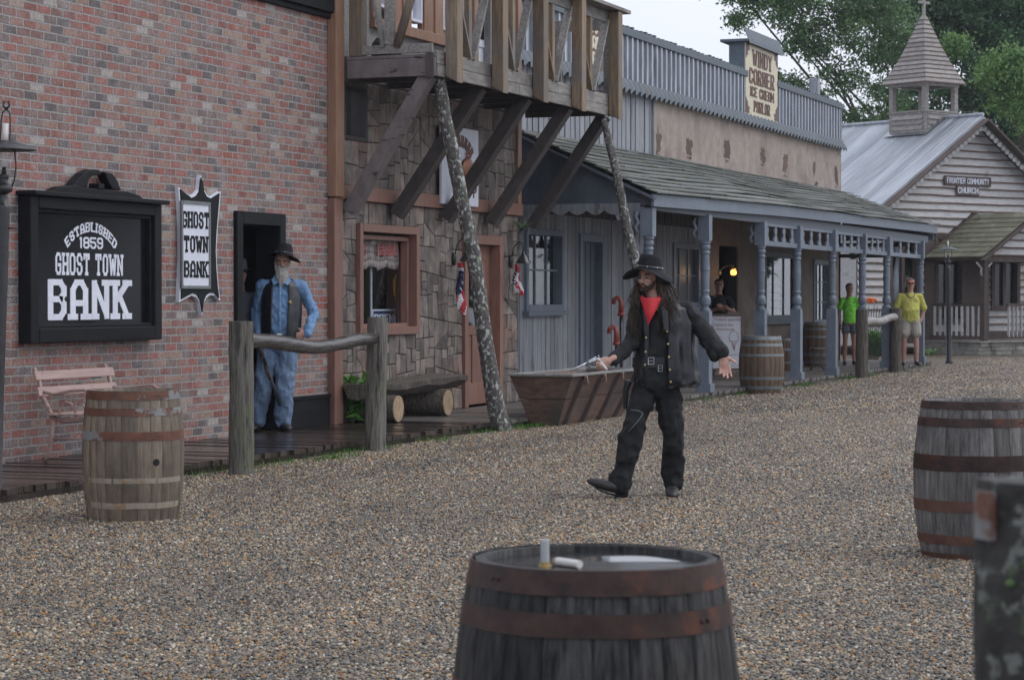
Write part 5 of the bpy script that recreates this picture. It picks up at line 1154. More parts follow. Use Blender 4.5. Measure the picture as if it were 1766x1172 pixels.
kt = MB(); kc = F(gu0+W_*.66, gv0+.44, .135); kt.lathe([(.02, -.19), (.045, -.16), (.03, -.13), (.05, -.11), (.10, -.05), (.125, .03), (.11, .10), (.06, .15), (.03, .165)], kc, 20); kt.v = [(kc.x+(x-kc.x)*.25, kc.y+(y-kc.y)*1.6, z) for x, y, z in kt.v]; kt.build('kettle', M['copper'], gs, smooth=True)
kt = MB(); kt.tube([F(gu0+W_*.66+.05*math.cos(a), gv0+.64+.035*math.sin(a), .135) for a in np.linspace(-1.2, 4.4, 9)], .011, 8); kt.build('handle', M['copper'], gs, smooth=True)
# things in the shop window
ou0, ou1 = U(642, LB+.3), U(681, LB+.3); ov0, ov1 = Z(660, 566, LB+.3), Z(660, 533, LB+.3)
op = empty('open_sign', F((ou0+ou1)/2, ov0, -.3), 0, 'small navy OPEN sign standing in the shop window', 'sign')
mb = MB(); mb.fb(F, ou0, ou1, ov0, ov1, -.33, -.3); mb.build('sign_panel', M['navy'], op)
mb = MB(); frame(mb, F, ou0, ou1, ov0, ov1, .02, -.3, -.295); lettering(mb, lambda u, v, d: F(u, v, -.3+d), 'OPEN', (ou0+ou1)/2, ov0+.06, (ou1-ou0)*.86, ov1-ov0-.12, t=.13, serif=False); mb.build('lettering', M['white_paint'], op)
cd = MB(); a, b = U(681, LB+.25), U(703, LB+.25); z0, z1 = Z(690, 566, LB+.25), Z(690, 545, LB+.25)
cd.poly(F, [(a, z0), (b, z0), (b-.02, z0+(z1-z0)*.6), (b-.12, z1), (a, z1)], -.26, -.25); tag(cd.build('paper_card', M['white_paint']), 'white rounded card leaning in the shop window beside the OPEN sign', 'card')
yc = MB(); a = U(682, LB+.25); z0, z1 = Z(682, 540, LB+.25), Z(682, 472, LB+.25)
for k in range(7): yc.tube([F(a+.02*k-.05, z1-.02*abs(k-3), -.25+.01*(k % 2)), F(a+.02*k-.045, (z0+z1)/2+.02, -.25), F(a+.016*k-.03, z0+.22+.02*(k % 3), -.25)], .010, 6)
yc.tube([F(a, z0+.25, -.25), F(a+.03, z0+.06, -.25), F(a+.09, z0+.02, -.25), F(a+.12, z0+.12, -.25), F(a+.10, z0+.4, -.25)], .007, 6)
tag(yc.build('yellow_cord', M['yellow_cord']), 'bundle of yellow cord hanging in the shop window', 'cord')
# ================================================================ BARRELS
vd = math.atan2(-FWD.y, -FWD.x)
def barrel(loc, label, wood, hoops, H=.9, rb=.345, rh=.285, n=22, head='barrel_dark', tw=0., bung=None, group=None, rim=.03):
    root = empty('barrel', loc, 0, label, 'barrel', group)
    R_ = lambda z: rh+(rb-rh)*(1-((z-H/2)/(H/2))**2)
    mb = MB(); angs = np.cumsum([random.uniform(.7, 1.3) for _ in range(n)]); angs = angs/angs[-1]*6.28318+tw
    for i in range(n):
        a0, a1 = angs[i-1]-(6.28318 if i == 0 else 0), angs[i]; t = random.random(); vs = []; m = 14; off = random.uniform(-.0015, .0015)
        prof = [(0, -.005), (.06, 0), (.5, .0005), (.94, 0), (1, -.005)]
        for j in range(m+1):
            z = H*j/m; ee = random.uniform(-.003, .003) if j in (0, m) else 0
            for f, dr in prof: a = a0+(a1-a0)*f; r = R_(z)+dr+off; vs.append((r*math.cos(a), r*math.sin(a), z+ee))
        k = len(prof); mb.add(vs, [(j*k+q, j*k+q+1, (j+1)*k+q+1, (j+1)*k+q) for j in range(m) for q in range(k-1)], t)
        # chime thickness
        rt = R_(H)-.004; ri = rt-.024; A = [(rt*math.cos(a), rt*math.sin(a), H) for a in (a0, a1)]; B = [(ri*math.cos(a), ri*math.sin(a), H) for a in (a0, a1)]; Cc = [(ri*math.cos(a), ri*math.sin(a), H-rim-.02) for a in (a0, a1)]
        mb.add(A+B+Cc, [(0, 1, 3, 2), (2, 3, 5, 4)], t)
    mb.build('staves', M[wood], root, w=0, smooth=True)
    mb = MB(); ri = R_(H)-.02; k = 6
    for i in range(k):
        y0, y1 = -ri+2*ri*i/k, -ri+2*ri*(i+1)/k; P = []
        for y in np.linspace(y0+.001, y1-.001, 6): x = math.sqrt(max(ri*ri-y*y, 0)); P.append((x, y))
        mb.add([(x, y, H-rim) for x, y in P]+[(-x, y, H-rim) for x, y in P[::-1]], [tuple(range(len(P)*2))])
    mb.build('head', M[head], root, w=0)
    for z0, z1, hm in hoops:
        z0, z1 = H-z1, H-z0; mb = MB(); tk = .0006 if hm == 'hoop_ghost' else .003; P = [(R_(z0)-.001, z0), (R_(z0)+tk, z0), (R_(z0*.7+z1*.3)+tk, z0*.7+z1*.3), (R_(z0*.3+z1*.7)+tk, z0*.3+z1*.7), (R_(z1)+tk, z1), (R_(z1)-.001, z1)]
        mb.lathe(P, n=96, cap=False, tint=random.random()); mb.v = [(x*(1+.002*noise.noise(V((x*9, y*9, z*9)))), y*(1+.002*noise.noise(V((y*9, x*9, z*7)))), z+.0025*noise.noise(V((x*6, y*6, z*3)))) for x, y, z in mb.v]; ra = vd+random.uniform(-1, 1)
        for da in (0, .07): q_ = V((math.cos(ra+da), math.sin(ra+da), 0))*(R_((z0+z1)/2)+.003)+V((0, 0, (z0+z1)/2)); mb.ell(q_, .006, n=8)
        mb.build('hoop', M[hm], root, w=0, smooth=False)
    if bung:
        a, z = bung; p = V((math.cos(a), math.sin(a), 0)); mb = MB(); mb.tube([p*(R_(z)-.01)+V((0, 0, z)), p*(R_(z)+.004)+V((0, 0, z))], .024, 16); mb.build('bung_hole', M['dark_room'], root, w=0)
    return root
def gp(px, py, z=0): x, y = onZ(px, py, z); return (x, y, z)
vd = math.atan2(-FWD.y, -FWD.x)
b1 = barrel(gp(230, 893), 'brown barrel with three rusty top hoops and a bung hole before the pink bench', 'barrel_wood',
    [(0, .06, 'hoop_rust'), (.115, .165, 'hoop_rust'), (.27, .33, 'hoop_rust'), (.58, .615, 'hoop_ghost'), (.745, .785, 'hoop_ghost')], .875, .343, .307, bung=(vd+.62-1.2*0+.0, .40), tw=.4)
b2 = barrel(gp(1679, 957), 'silver grey barrel with dark hoops at the right behind the foreground post', 'barrel_grey',
    [(0, .045, 'hoop_dark'), (.095, .145, 'hoop_dark'), (.305, .395, 'hoop_dark'), (.565, .63, 'hoop_mid'), (.765, .82, 'hoop_mid'), (.87, .905, 'hoop_mid')], .905, .348, .297, head='wet_black', tw=.15, rim=.014)
fbp = atD(1028, 513, 5.2); fbz = CAMH-452*5.2/FPX
b3 = barrel((fbp.x, fbp.y, 0), 'dark wet barrel in the near foreground with small tubes lying on its head', 'barrel_dark',
    [(-.001, .053, 'hoop_dark'), (.090, .140, 'hoop_dark'), (.26, .31, 'hoop_dark'), (.6, .65, 'hoop_dark'), (.75, .8, 'hoop_dark'), (.86, .91, 'hoop_dark')], fbz+.005, .328, .279, head='wet_black', n=20, tw=.3, rim=.016)
hg = [(0, .06, 'hoop_grey'), (.115, .16, 'hoop_grey'), (.275, .315, 'hoop_grey'), (.63, .68, 'hoop_grey'), (.775, .825, 'hoop_grey')]
b4 = barrel(gp(1313, 678), 'brown barrel with grey hoops on the gravel in front of the sandwich board', 'barrel_warm', hg, .9, .355, .30)
b5 = barrel((-10.9, U(1412, 10.9), DECK), 'large barrel against the porch wall behind the iron stool', 'barrel_warm', hg, .9, .34, .29)
b6 = barrel((-11.0, U(1352, 11.0), DECK), 'half hidden low barrel on the porch behind the square post foot', 'barrel_warm', [(0, .05, 'hoop_grey'), (.2, .24, 'hoop_grey'), (.45, .49, 'hoop_grey')], .62, .27, .24)
def puddle(root, H, cx, cy, rx, ry, seed, name='rain_puddle'):
    mb = MB(); n = 40; P = []
    for k in range(n):
        a = 6.283*k/n; r = 1+.28*noise.noise(V((math.cos(a)*1.5, math.sin(a)*1.5, seed))); x, y = cx+rx*r*math.cos(a), cy+ry*r*math.sin(a); q_ = math.hypot(x, y); lim = .245
        if q_ > lim: x, y = x*lim/q_, y*lim/q_
        P.append(RGT*x+FWD*y+V((0, 0, H+.034*(y-ry))))
    mb.add(P, [tuple(range(n))], .5); return mb.build(name, M['puddle'], root, w=0)
puddle(b3, fbz+.005-.0135, .09, .0, .18, .13, 2); puddle(b3, fbz+.005-.0144, -.16, -.06, .07, .04, 5); puddle(b2, .905-.0125, .0, .0, .22, .19, 7)
# things on the front barrel
hz = fbz+.005-.016
def on_barrel(px, py):
    x, y = onZ(px, py, hz); return V((x, y, hz))
p = on_barrel(940, 978); vi = MB(); vi.lathe([(.0125, 0), (.0125, .012)], p, 16); vi.lathe([(.0095, .012), (.0095, .062), (.0088, .066)], p, 16)
r = empty('plastic_tube', p, 0, 'small milky upright tube standing on the front barrel head', 'tube'); 
mb = MB(); mb.lathe([(.015, 0), (.015, .006), (.0115, .007), (.0115, .013)], n=16); mb.build('base', M['brass'], r, w=0, smooth=False)
mb = MB(); mb.lathe([(.0095, .013), (.0095, .060), (.0085, .063)], n=16); mb.build('tube', M['vial'], r, w=0, smooth=False)
p = on_barrel(958, 974); p1_ = on_barrel(1000, 980)
r = empty('paper_tube', p, 0, 'white tube with a tan end lying on the wet front barrel head', 'tube')
d = (p1_-p); d.z = 0; z_ = V((0, 0, .0095))
mb = MB(); mb.tube([z_, z_+d*.10], [.0085, .009], 14); mb.build('tip', M['cut_end'], r, w=0); mb = MB(); mb.tube([z_+d*.101, z_+d], .0092, 14); mb.build('tube', M['paper'], r, w=0)
# ================================================================ HITCHING RAILS, POLES
def rough_post(mb, base, h, r, n=30, lean=(0, 0), seg=22, taper=.94):
    pts, rs = [], []
    for k in range(seg+1):
        f = k/seg; pts.append(V(base)+V((lean[0]*f+.012*noise.noise(V((f*3, base[0], 1))), lean[1]*f+.012*noise.noise(V((f*3, base[1], 5))), h*f))); rs.append(r*(1-(1-taper)*f)*(1+.05*noise.noise(V((f*4, base[0]*3, 2))))*(1.06 if k == 0 else 1))
    st = len(mb.v); mb.tube(pts, rs, n, ref=(1, 0, 0))
    for i in range(st, len(mb.v)):
        v = V(mb.v[i]); k = (i-st)//n; a = (i-st) % n; c = pts[min(k, seg)]; q = v-c; s = 1+.07*noise.noise(V((a*.42, k*.12, base[0])))+.07*noise.noise(V((a*1.3, k*.13, base[0]*3)))+.04*noise.noise(V((a*2.9, k*.6, base[0])))
        mb.v[i] = tuple(c+q*s)
    return mb
def rail(mb, a, b, r0, r1, sagz=.05):
    pts = []; rs = []
    for k in range(13):
        f = k/12; p = V(a).lerp(V(b), f); p.z += -sagz*math.sin(f*math.pi)+.02*math.sin(f*9); pts.append(p); rs.append((r0+(r1-r0)*f)*(1+.10*noise.noise(V((f*7, r0*90, 0)))))
    mb.tube(pts, rs, 14, jit=.02); return mb
A = V(gp(416, 818)); B = V(gp(647, 777))
h1_ = empty('hitching_rail', (A+B)/2, 0, 'near hitching rail with a dark wet log in front of the sheriff', 'hitching rail', 'hitching rails along the street')
rough_post(MB(), A, 1.30, .108).build('post', M['post_wood'], h1_, smooth=False)
rough_post(MB(), B, 1.31, .104, lean=(.01, .03)).build('post', M['bark_brown'] if 0 else M['post_wood'], h1_, smooth=False)
rail(MB(), A+(B-A)*.01+V((0, 0, 1.13)), B+(A-B)*.0+V((0, 0, 1.09)), .068, .058, .045).build('rail', M['rail_wood'], h1_, smooth=True)
A = V(gp(1486, 652)); B = V(gp(1544, 642))
h2_ = empty('hitching_rail', (A+B)/2, 0, 'far hitching rail with a pale log between two posts beside the two onlookers', 'hitching rail', 'hitching rails along the street')
rough_post(MB(), A, 1.28, .118).build('post', M['bark_brown'], h2_, smooth=False)
rough_post(MB(), B, 1.29, .118).build('post', M['bark_brown'], h2_, smooth=False)
rail(MB(), A+V((0, 0, 1.02)), B+V((0, 0, 1.10)), .08, .075, .0).build('rail', M['birch'], h2_, smooth=True)
p = atD(1800, 513, 3.05)
fp = empty('foreground_post', (p.x, p.y, 0), 0, 'out of focus mossy post with a rusty plate at the right foreground edge', 'post')
rough_post(MB(), (0, 0, 0), 1.258, .088).build('post', M['post_bark'], fp, w=0, smooth=False)
dl = math.atan2(-RGT.y, -RGT.x)+.35
mb = MB(); c = V((math.cos(dl), math.sin(dl), 0)); t_ = V((-c.y, c.x, 0)); mb.hexa([tuple(c*a+t_*b+V((0, 0, z))) for z in (1.185, 1.248) for a, b in ((.083, -.02), (.092, -.02), (.092, .02), (.083, .02))]); mb.build('rusty_plate', M['hoop_rust'], fp, w=0)
for (s, z, k) in ((-.25, 1.165, 6), (-.55, 1.13, 5), (-.2, .90, 6)):
    a = math.atan2(-FWD.y, -FWD.x)-.25+s*.9; c = V((math.cos(a), math.sin(a), 0))*.087; mb = MB()
    for i in range(k-3): mb.ell(c+V((random.uniform(-.008, .008), random.uniform(-.008, .008), z+random.uniform(-.012, .012))), (.006, .006, .005), n=6)
    mb.build('moss_tuft', M['leaf_mid'], fp, w=0)
def pole(path, rads, label, ds):
    pts = [atD(px, py, d) for (px, py), d in zip(path, ds)]; pts[-1].z = -.03
    P, R2 = [], []
    for i in range(len(pts)-1):
        for k in range(3):
            f = k/3; P.append(pts[i].lerp(pts[i+1], f)); R2.append(rads[i]+(rads[i+1]-rads[i])*f)
    P.append(pts[-1]); R2.append(rads[-1]); o = V((pts[-1].x, pts[-1].y, 0)); mb = MB(); mb.tube([p_-o for p_ in P], R2, 14, jit=.05)
    ob = mb.build('leaning_pole', M['bark_grey'], None, smooth=True); ob.location = o; return tag(ob, label, 'pole', 'leaning bark covered balcony poles')
pole([(757, 133), (767, 200), (782, 270), (797, 350), (817, 440), (829, 530), (840, 610), (853, 690), (867, 743)], [.068, .072, .078, .08, .085, .085, .09, .098, .115], 'thick lichen covered pole leaning under the near end of the balcony', list(np.linspace(25.75, 26.1, 9)))
pole([(1041, 203), (1050, 245), (1064, 300), (1073, 350), (1083, 400), (1097, 455), (1110, 520), (1122, 610), (1130, 706)], [.042, .052, .058, .06, .066, .07, .075, .08, .085], 'thinner bark covered pole leaning under the far end of the balcony', list(np.linspace(31.0, 30.5, 9)))
# ================================================================ LAMPS
def street_lamp(loc, label, lean=0., rz=YAW):
    root = empty('street_lamp', loc, rz, label, 'street lamp', 'black street lamps with oil lantern tops')
    def bd(mb, nm, mt, sm=True):
        mb.v = [(x+lean*z, y, z) for x, y, z in mb.v]; return mb.build(nm, M[mt], root, w=0, smooth=sm)
    mb = MB(); mb.lathe([(.085, 0), (.085, .05), (.065, .08), (.058, .9), (.056, 1.7), (.052, 2.16), (.052, 2.18), (.036, 2.185), (.034, 2.24), (.03, 2.27)], n=20); mb.tube([(.03, 0, 2.01), (.115, 0, 2.01)], .007, 6); bd(mb, 'post', 'black_iron')
    mb = MB(); mb.lathe([(.03, 2.26), (.066, 2.28), (.07, 2.31), (.05, 2.335), (.03, 2.35), (.036, 2.38), (.042, 2.40), (.02, 2.41), (.014, 2.46)], n=20); bd(mb, 'burner', 'black_iron')
    mb = MB(); mb.lathe([(.036, 2.40), (.052, 2.43), (.064, 2.475), (.06, 2.52), (.045, 2.56), (.034, 2.60)], n=24, cap=False); bd(mb, 'globe', 'clear')
    mb = MB(); mb.lathe([(.235, 2.585), (.232, 2.592), (.16, 2.622), (.08, 2.645), (.035, 2.655), (.035, 2.648), (.08, 2.636), (.16, 2.612), (.23, 2.583)], n=36, cap=False); bd(mb, 'shade', 'black_iron')
    mb = MB(); mb.lathe([(.024, 2.60), (.024, 2.78)], n=16); bd(mb, 'chimney', 'paper')
    mb = MB()
    for s in (-1, 1): mb.tube([(s*.052, 0, 2.29), (s*.078, 0, 2.36), (s*.088, 0, 2.46), (s*.075, 0, 2.57), (s*.036, 0, 2.66), (s*.034, 0, 2.80), (s*.026, 0, 2.86), (0, 0, 2.885)], .006, 6)
    for s in (-1, 1): mb.tube([(0, 0, 2.885), (s*.022, 0, 2.91), (s*.02, 0, 2.945), (s*.008, 0, 2.935)], .008, 6)
    bd(mb, 'bail_wire', 'black_iron'); return root
p = atD(-15, 513, 17.1); street_lamp((p.x, p.y, 0), 'near black street lamp cut by the left edge of the picture, beside the bank sign', .040)
p = atD(1637, 513, 52.6); l2 = street_lamp((p.x, p.y, 0), 'distant black street lamp standing on the gravel before the church porch', -.012)
[ch_ for ch_ in l2.children if ch_.name.startswith('shade')][0].data.materials[0] = M['blue_trim']
def wall_lamp(px, label, lit=False):
    u = U(px, LB); root = empty('wall_lamp', F(u, 1.98, 0), 0, label, 'wall lamp', 'gooseneck wall lamps on the stone shop')
    mb = MB(); mb.ell(F(u, 1.98, .04), (.03, .04, .085)); mb.build('wall_plate', M['black_iron'], root, smooth=True)
    mb = MB(); mb.tube([F(u, 2.02, .05), F(u, 2.16, .08), F(u, 2.24, .15), F(u, 2.22, .21), F(u, 2.12, .22)], .008, 8); mb.build('arm', M['black_iron'], root, smooth=True)
    mb = MB(); mb.lathe([(.012, 2.13), (.022, 2.08), (.05, 2.04), (.105, 1.96), (.108, 1.955), (.10, 1.955), (.045, 2.03), (.012, 2.07)], F(u, 0, .22), 24); mb.build('shade', M['gunmetal'], root, smooth=True)
    return root
wall_lamp(778, 'left gooseneck wall lamp half hidden behind the thick leaning pole'); wall_lamp(876, 'right gooseneck wall lamp at the corner of the shop and the blue porch')
pl = onX(1242, 470, LW-.02); q = empty('porch_lamp', (-LW+.0, pl[0], pl[1]), 0, 'small glowing orange globe lamp on the porch wall', 'lamp')
mb = MB(); mb.lathe([(.022, .06), (.042, .045), (.055, .02), (.055, -.02), (.04, -.045), (.016, -.05)], (.27, 0, 0), 20); mb.build('globe', M['lamp_lit'], q, w=0, smooth=True)
mb = MB(); mb.tube([(0, 0, .02), (.10, 0, .10), (.2, 0, .13), (.27, 0, .12), (.27, 0, .06)], .012, 8); mb.lathe([(.05, .06), (.05, .075), (.02, .10)], (.27, 0, 0), 16); mb.tube([(0, 0, 0), (.03, 0, 0)], .05, 12); mb.build('arm', M['brass'], q, w=0, smooth=True)
ll = bpy.data.lights.new('porch_lamp_light', 'POINT'); ll.energy = 2; ll.color = (1, .55, .22); ll.shadow_soft_size = .08
lo_ = bpy.data.objects.new('porch_lamp_light', ll); COL.objects.link(lo_); lo_.parent = q; lo_.location = (.42, 0, -.02)
# ================================================================ FLAGS
def flag(px, zt, h, w, label, mode, dx=0.):
    u = U(px, LB-.22); root = MB(); ny, nx = 30, 14; P = {}
    for j in range(ny+1):
        f = j/ny
        for i in range(nx+1):
            g = i/nx-.5; ww = w*(.25+.75*min(1, f*1.8))*(1-.35*max(0, f-.75)*3)
            P[i, j] = F(u+g*ww+dx*f+.012*math.sin(f*7+g*3), zt-h*f-.05*h*math.sin(g*3.1)*f, .22+.030*math.sin(g*11+f*4)+.015*math.sin(f*9))
    for j in range(ny):
        for i in range(nx):
            f = j/ny
            if mode == 0:
                if f < .08: m = 0
                elif f < .16: m = 1
                elif f < .66+.04*math.sin(i): m = 2; m = 1 if ((i*5+j*3) % 7 == 0 and j % 2) else 2
                else: m = (0, 1)[((i+int(j*.6))//3) % 2]
                if m == 2 and i > nx*.8 and f > .5: m = 0
            else:
                s = i-int(j*.12); m = (0, 1)[(s//3) % 2]
                if i < 4 and .18 < f < .72: m = 2 if (i+j) % 3 else 1
            root.cur = m; root.add([P[i, j], P[i, j+1], P[i+1, j+1], P[i+1, j]], [(0, 1, 2, 3)])
    o = root.build('flag', [M['red'], M['white_cloth'], M['navy']], None, smooth=True); c = F(u, zt, .22); o.data.transform(Matrix.Translation(-c)); o.location = c
    o.modifiers.new('s', 'SOLIDIFY').thickness = .003
    return tag(o, label, 'flag', 'small furled flags hanging from the wall lamps')
flag(793, 1.93, .62, .17, 'long folded star and stripe flag hanging beside the leaning pole', 0, .05)
flag(889, 1.94, .40, .20, 'short folded red and white striped flag hanging at the shop corner', 1, .13)
# ================================================================ BENCHES
u0, u1 = U(70, LB-.3), U(205, LB-.3); bn = empty('garden_bench', F((u0+u1)/2, DECK, .5), 0, 'faded pink slatted garden bench with scrolled iron arms against the brick wall', 'bench')
mb = MB()
for v, d in ((.80, .26), (.665, .29)): mb.hexa([F(u0, v, d), F(u1, v, d), F(u1, v, d-.02), F(u0, v, d-.02), F(u0, v+.075, d-.022), F(u1, v+.075, d-.022), F(u1, v+.075, d-.042), F(u0, v+.075, d-.042)])
mb.build('backrest', M['bench_pink'], bn, bevel=.005)
mb = MB()
for k in range(5): mb.fb(F, u0, u1, .50+.006*(2-abs(k-2)), .52, .36+k*.095, .36+k*.095+.075)
mb.build('seat', M['bench_pink'], bn, bevel=.005)
for e in (u0+.07, u1-.07):
    mb = MB(); T = lambda pts, r=.016: mb.tube([F(e, v, d) for v, d in pts], r, 8)
    T([(.90, .19), (.80, .235), (.66, .27), (.56, .33), (.49, .37)], .019); T([(.49, .35), (.45, .5), (.47, .7), (.50, .82)], .018)
    T([(.70, .26), (.68, .38), (.71, .55), (.72, .68), (.68, .76), (.60, .79), (.52, .77)], .014); T([(.49, .44), (.56, .44), (.62, .50), (.60, .56), (.55, .55)], .010); T([(.49, .60), (.58, .58), (.64, .63), (.66, .70)], .010); T([(.60, .66), (.55, .70), (.50, .74)], .01)
    T([(.48, .38), (.32, .36), (.18, .34), (.11, .29)], .02); T([(.48, .78), (.32, .80), (.18, .84), (.11, .88)], .02); T([(.30, .36), (.31, .80)], .010)
    mb.build('side_frame', M['bench_pink'], bn, smooth=True)
L0 = (-10.98, -10.42)
lg = empty('log_bench', (-10.7, 27.2, DECK), 0, 'rustic log slab bench on two short logs by the shop door', 'bench')
y1_, y2_ = onX(676, 703, 10.5)[0], onX(765, 692, 10.5)[0]
for yy, xe_, r_ in ((y1_, -10.42, .155), (y2_, -10.44, .16)):
    mb = MB(); mb.tube([(-10.96, yy, DECK+r_), (-10.8, yy, DECK+r_*.98), (-10.6, yy+.01, DECK+r_*1.0), (xe_, yy, DECK+r_)], [r_*.95, r_, r_*.97, r_], 18, jit=.035, cap=False); o = mb.build('log', M['bark_brown'], lg, smooth=True)
    mb = MB(); mb.tube([(xe_-.01, yy, DECK+r_), (xe_+.002, yy, DECK+r_)], r_*.96, 18); mb.build('log_end', M['cut_end'], lg)
mb = MB(); ya, yb = U(632, 10.6), U(793, 10.62); n = 16; ring = []
for k in range(n+1):
    f = k/n; y = ya+(yb-ya)*f; hh = .035*noise.noise(V((f*4, 0, 0))); ww = .20+.02*noise.noise(V((f*3, 4, 0))); zt = DECK+.43+hh*.6+.04*f; th = .13+.05*noise.noise(V((f*5, 9, 1)))
    for (x, z) in ((-ww, 0), (-ww*.6, 0.012), (0, .0), (ww*.6, .01), (ww, -.01), (ww*.95, -th*.6), (ww*.5, -th*1.1), (0, -th*1.35), (-ww*.6, -th)): ring.append((-10.7+x+random.uniform(-.012, .012), y, zt+z+random.uniform(-.012, .012)))
m_ = 9; mb.add(ring, [(k*m_+i, k*m_+(i+1) % m_, (k+1)*m_+(i+1) % m_, (k+1)*m_+i) for k in range(n) for i in range(m_)]+[tuple(range(m_))[::-1], tuple(n*m_+i for i in range(m_))])
mb.build('slab_seat', M['bark_brown'], lg)
# ================================================================ WAGON TROUGH
tr = empty('wooden_trough', (-9.25, 26.6, 0), 0, 'red brown slant sided wooden trough planter with a grey rim standing by the boardwalk', 'planter')
Yn, Yf = 25.30, 27.95; Ht = .60
def tp(s, f, z):     # side s, 0 near/1 far, height fraction
    hw = .155+(.37-.155)*z; c = -9.24; yn = Yn+.14*(1-z); yf = Yf-.14*(1-z); return V((c+s*hw, yn+(yf-yn)*f, Ht*z))
def quadboard(mb, a, b, c, d, nrm, t=.03, tint=None): mb.hexa([a, b, b-nrm*t, a-nrm*t, d, c, c-nrm*t, d-nrm*t], tint)
mb = MB()
for za_, zb_ in ((0.0, .07), (.075, .525), (.535, .985)):
    for s in (-1, 1): quadboard(mb, tp(s, .01, za_), tp(s, .99, za_), tp(s, .99, zb_), tp(s, .01, zb_), V((s, 0, 0)))
mb.build('side_planks', M['trough'], tr, bevel=.004)
mb = MB()
for (f, s_) in ((0, -1), (1, 1)):
    mb = MB()
    for za_, zb_ in ((0.0, .525), (.535, .985)):
        quadboard(mb, tp(-1.06, f, za_), tp(1.06, f, za_), tp(1.06, f, zb_), tp(-1.06, f, zb_), V((0, s_, 0)), .035)
    mb.build('end_planks', M['trough'], tr, bevel=.004)
for f in (.12, .38, .64, .9):
    mb = MB(); a, b = tp(1, f-.05, .0)+V((.022, 0, 0)), tp(1, f+.03, .9)+V((.022, 0, 0)); mb.bar(a, b, .03, .06, (1, 0, 0), .15); mb.build('batten', M['church_brown'], tr, bevel=.004)
    mb = MB(); mb.bar(tp(1, f+.10, .82)+V((.03, 0, 0)), tp(1, f+.055, .97)+V((.03, 0, 0)), .03, .04, (1, 0, 0)); mb.build('cleat', M['cut_end'] if 0 else M['bench_pink'], tr)
mb = MB()
for s in (-1, 1): mb.bar(tp(s, -.0, 1)+V((0, 0, .0)), tp(s, 1, 1)+V((0, 0, .0)), .075, .03)
mb.bar(tp(-1.1, 0, 1.0), tp(1.1, 0, 1.0), .06, .028); mb.bar(tp(-1.1, 1, 1), tp(1.1, 1, 1), .06, .028); mb.build('rim', M['trough_rim'], tr, bevel=.005)
mb = MB(); mb.add([tp(-1, .01, .8), tp(1, .01, .8), tp(1, .99, .8), tp(-1, .99, .8)], [(0, 1, 2, 3)]); mb.build('soil', M['timber_dark'], tr)
# red hand pumps behind the cowboy
for px, zt, hk_, lab in ((1071, 1.50, 1, 'taller red and white hooked hand pump against the grey boards'), (1063, 1.07, 1, 'shorter red hooked hand pump behind the trough')):
    y, _ = onX(px, 600, 10.7); r = empty('hand_pump', (-10.7, y, DECK), YAW, lab, 'hand pump')
    mb = MB(); mb.tube([(0, 0, 0), (0, 0, zt-DECK-.22)], .022, 10); mb.build('pipe', M['gunmetal'], r, w=0, smooth=True)
    mb = MB(); z = zt-DECK; mb.tube([(0, 0, z-.25), (0, 0, z-.08), (-.02, 0, z-.02), (-.06, 0, z), (-.10, 0, z-.03), (-.115, 0, z-.10)], [.045, .035, .034, .034, .034, .03], 12); mb.lathe([(.055, z-.27), (.055, z-.23), (.04, z-.22)], n=14); mb.build('spout', M['red_paint'], r, w=0, smooth=True)
    mb = MB(); mb.tube([(.02, 0, .05), (.03, 0, .30)], .03, 8); mb.build('foot', M['red_paint'], r, w=0)
# ================================================================ SANDWICH BOARD
p = atD(1252, 513, 39.6); sbz = YAW; sb = empty('sandwich_board', (p.x, p.y, DECK), sbz, 'white sandwich board with red handwriting and an ice cream cone drawing on the porch', 'sign')
L_ = FL(); TI = .12
def Tt(u, v, d=0): return V((u, -d+TI*v-.12, v))
mb = MB(); Q = lambda a, b, c, d, e0, e1: mb.hexa([Tt(a, c, e1), Tt(b, c, e1), Tt(b, c, e0), Tt(a, c, e0), Tt(a, d, e1), Tt(b, d, e1), Tt(b, d, e0), Tt(a, d, e0)])
Q(-.27, -.235, 0, 1.12, 0, .035); Q(.255, .29, 0, 1.12, 0, .035); Q(-.235, .255, 1.08, 1.12, 0, .036); Q(-.235, .255, .16, .20, 0, .036); mb.build('frame', M['trough'], sb, w=0, bevel=.003)
mb = MB(); Q(-.235, .255, .2, 1.08, .005, .02); mb.build('board', M['white_board'], sb, w=0)
mb = MB(); mb.hexa([(-.32, .42, .16), (.24, .42, .16), (.24, .44, .16), (-.32, .44, .16), (-.30, .08, 1.08), (.26, .08, 1.08), (.26, .10, 1.08), (-.30, .10, 1.08)]); mb.build('rear_board', M['red_paint'], sb, w=0)
rotT = Matrix.Rotation(math.pi/2-math.atan(TI), 4, 'X')
for s, x, z, sz in (("Today's specials", .02, 1.005, .072), ('Come in for', -.05, .915, .07), ('Windy Corner', -.02, .845, .05)):
    textmesh('lettering', s, sz, M['red_paint'], sb, Tt(x, z, .022), rotT)
mb = MB(); rnd = random.Random(4)
for z in (.74, .70, .66, .62, .58, .53, .49):
    x = -.2; pts = []
    ln = rnd.uniform(.12, .18)
    for k in range(16): pts.append(Tt(x+ln*k/15, z+rnd.uniform(-.010, .010), .023))
    mb.tube(pts, .0022, 4)
mb.tube([Tt(-.2, .42, .023), Tt(.25, .43, .023)], .003, 4); mb.tube([Tt(.08+.02*k, .25+rnd.uniform(-.01, .01), .023) for k in range(8)], .003, 4)
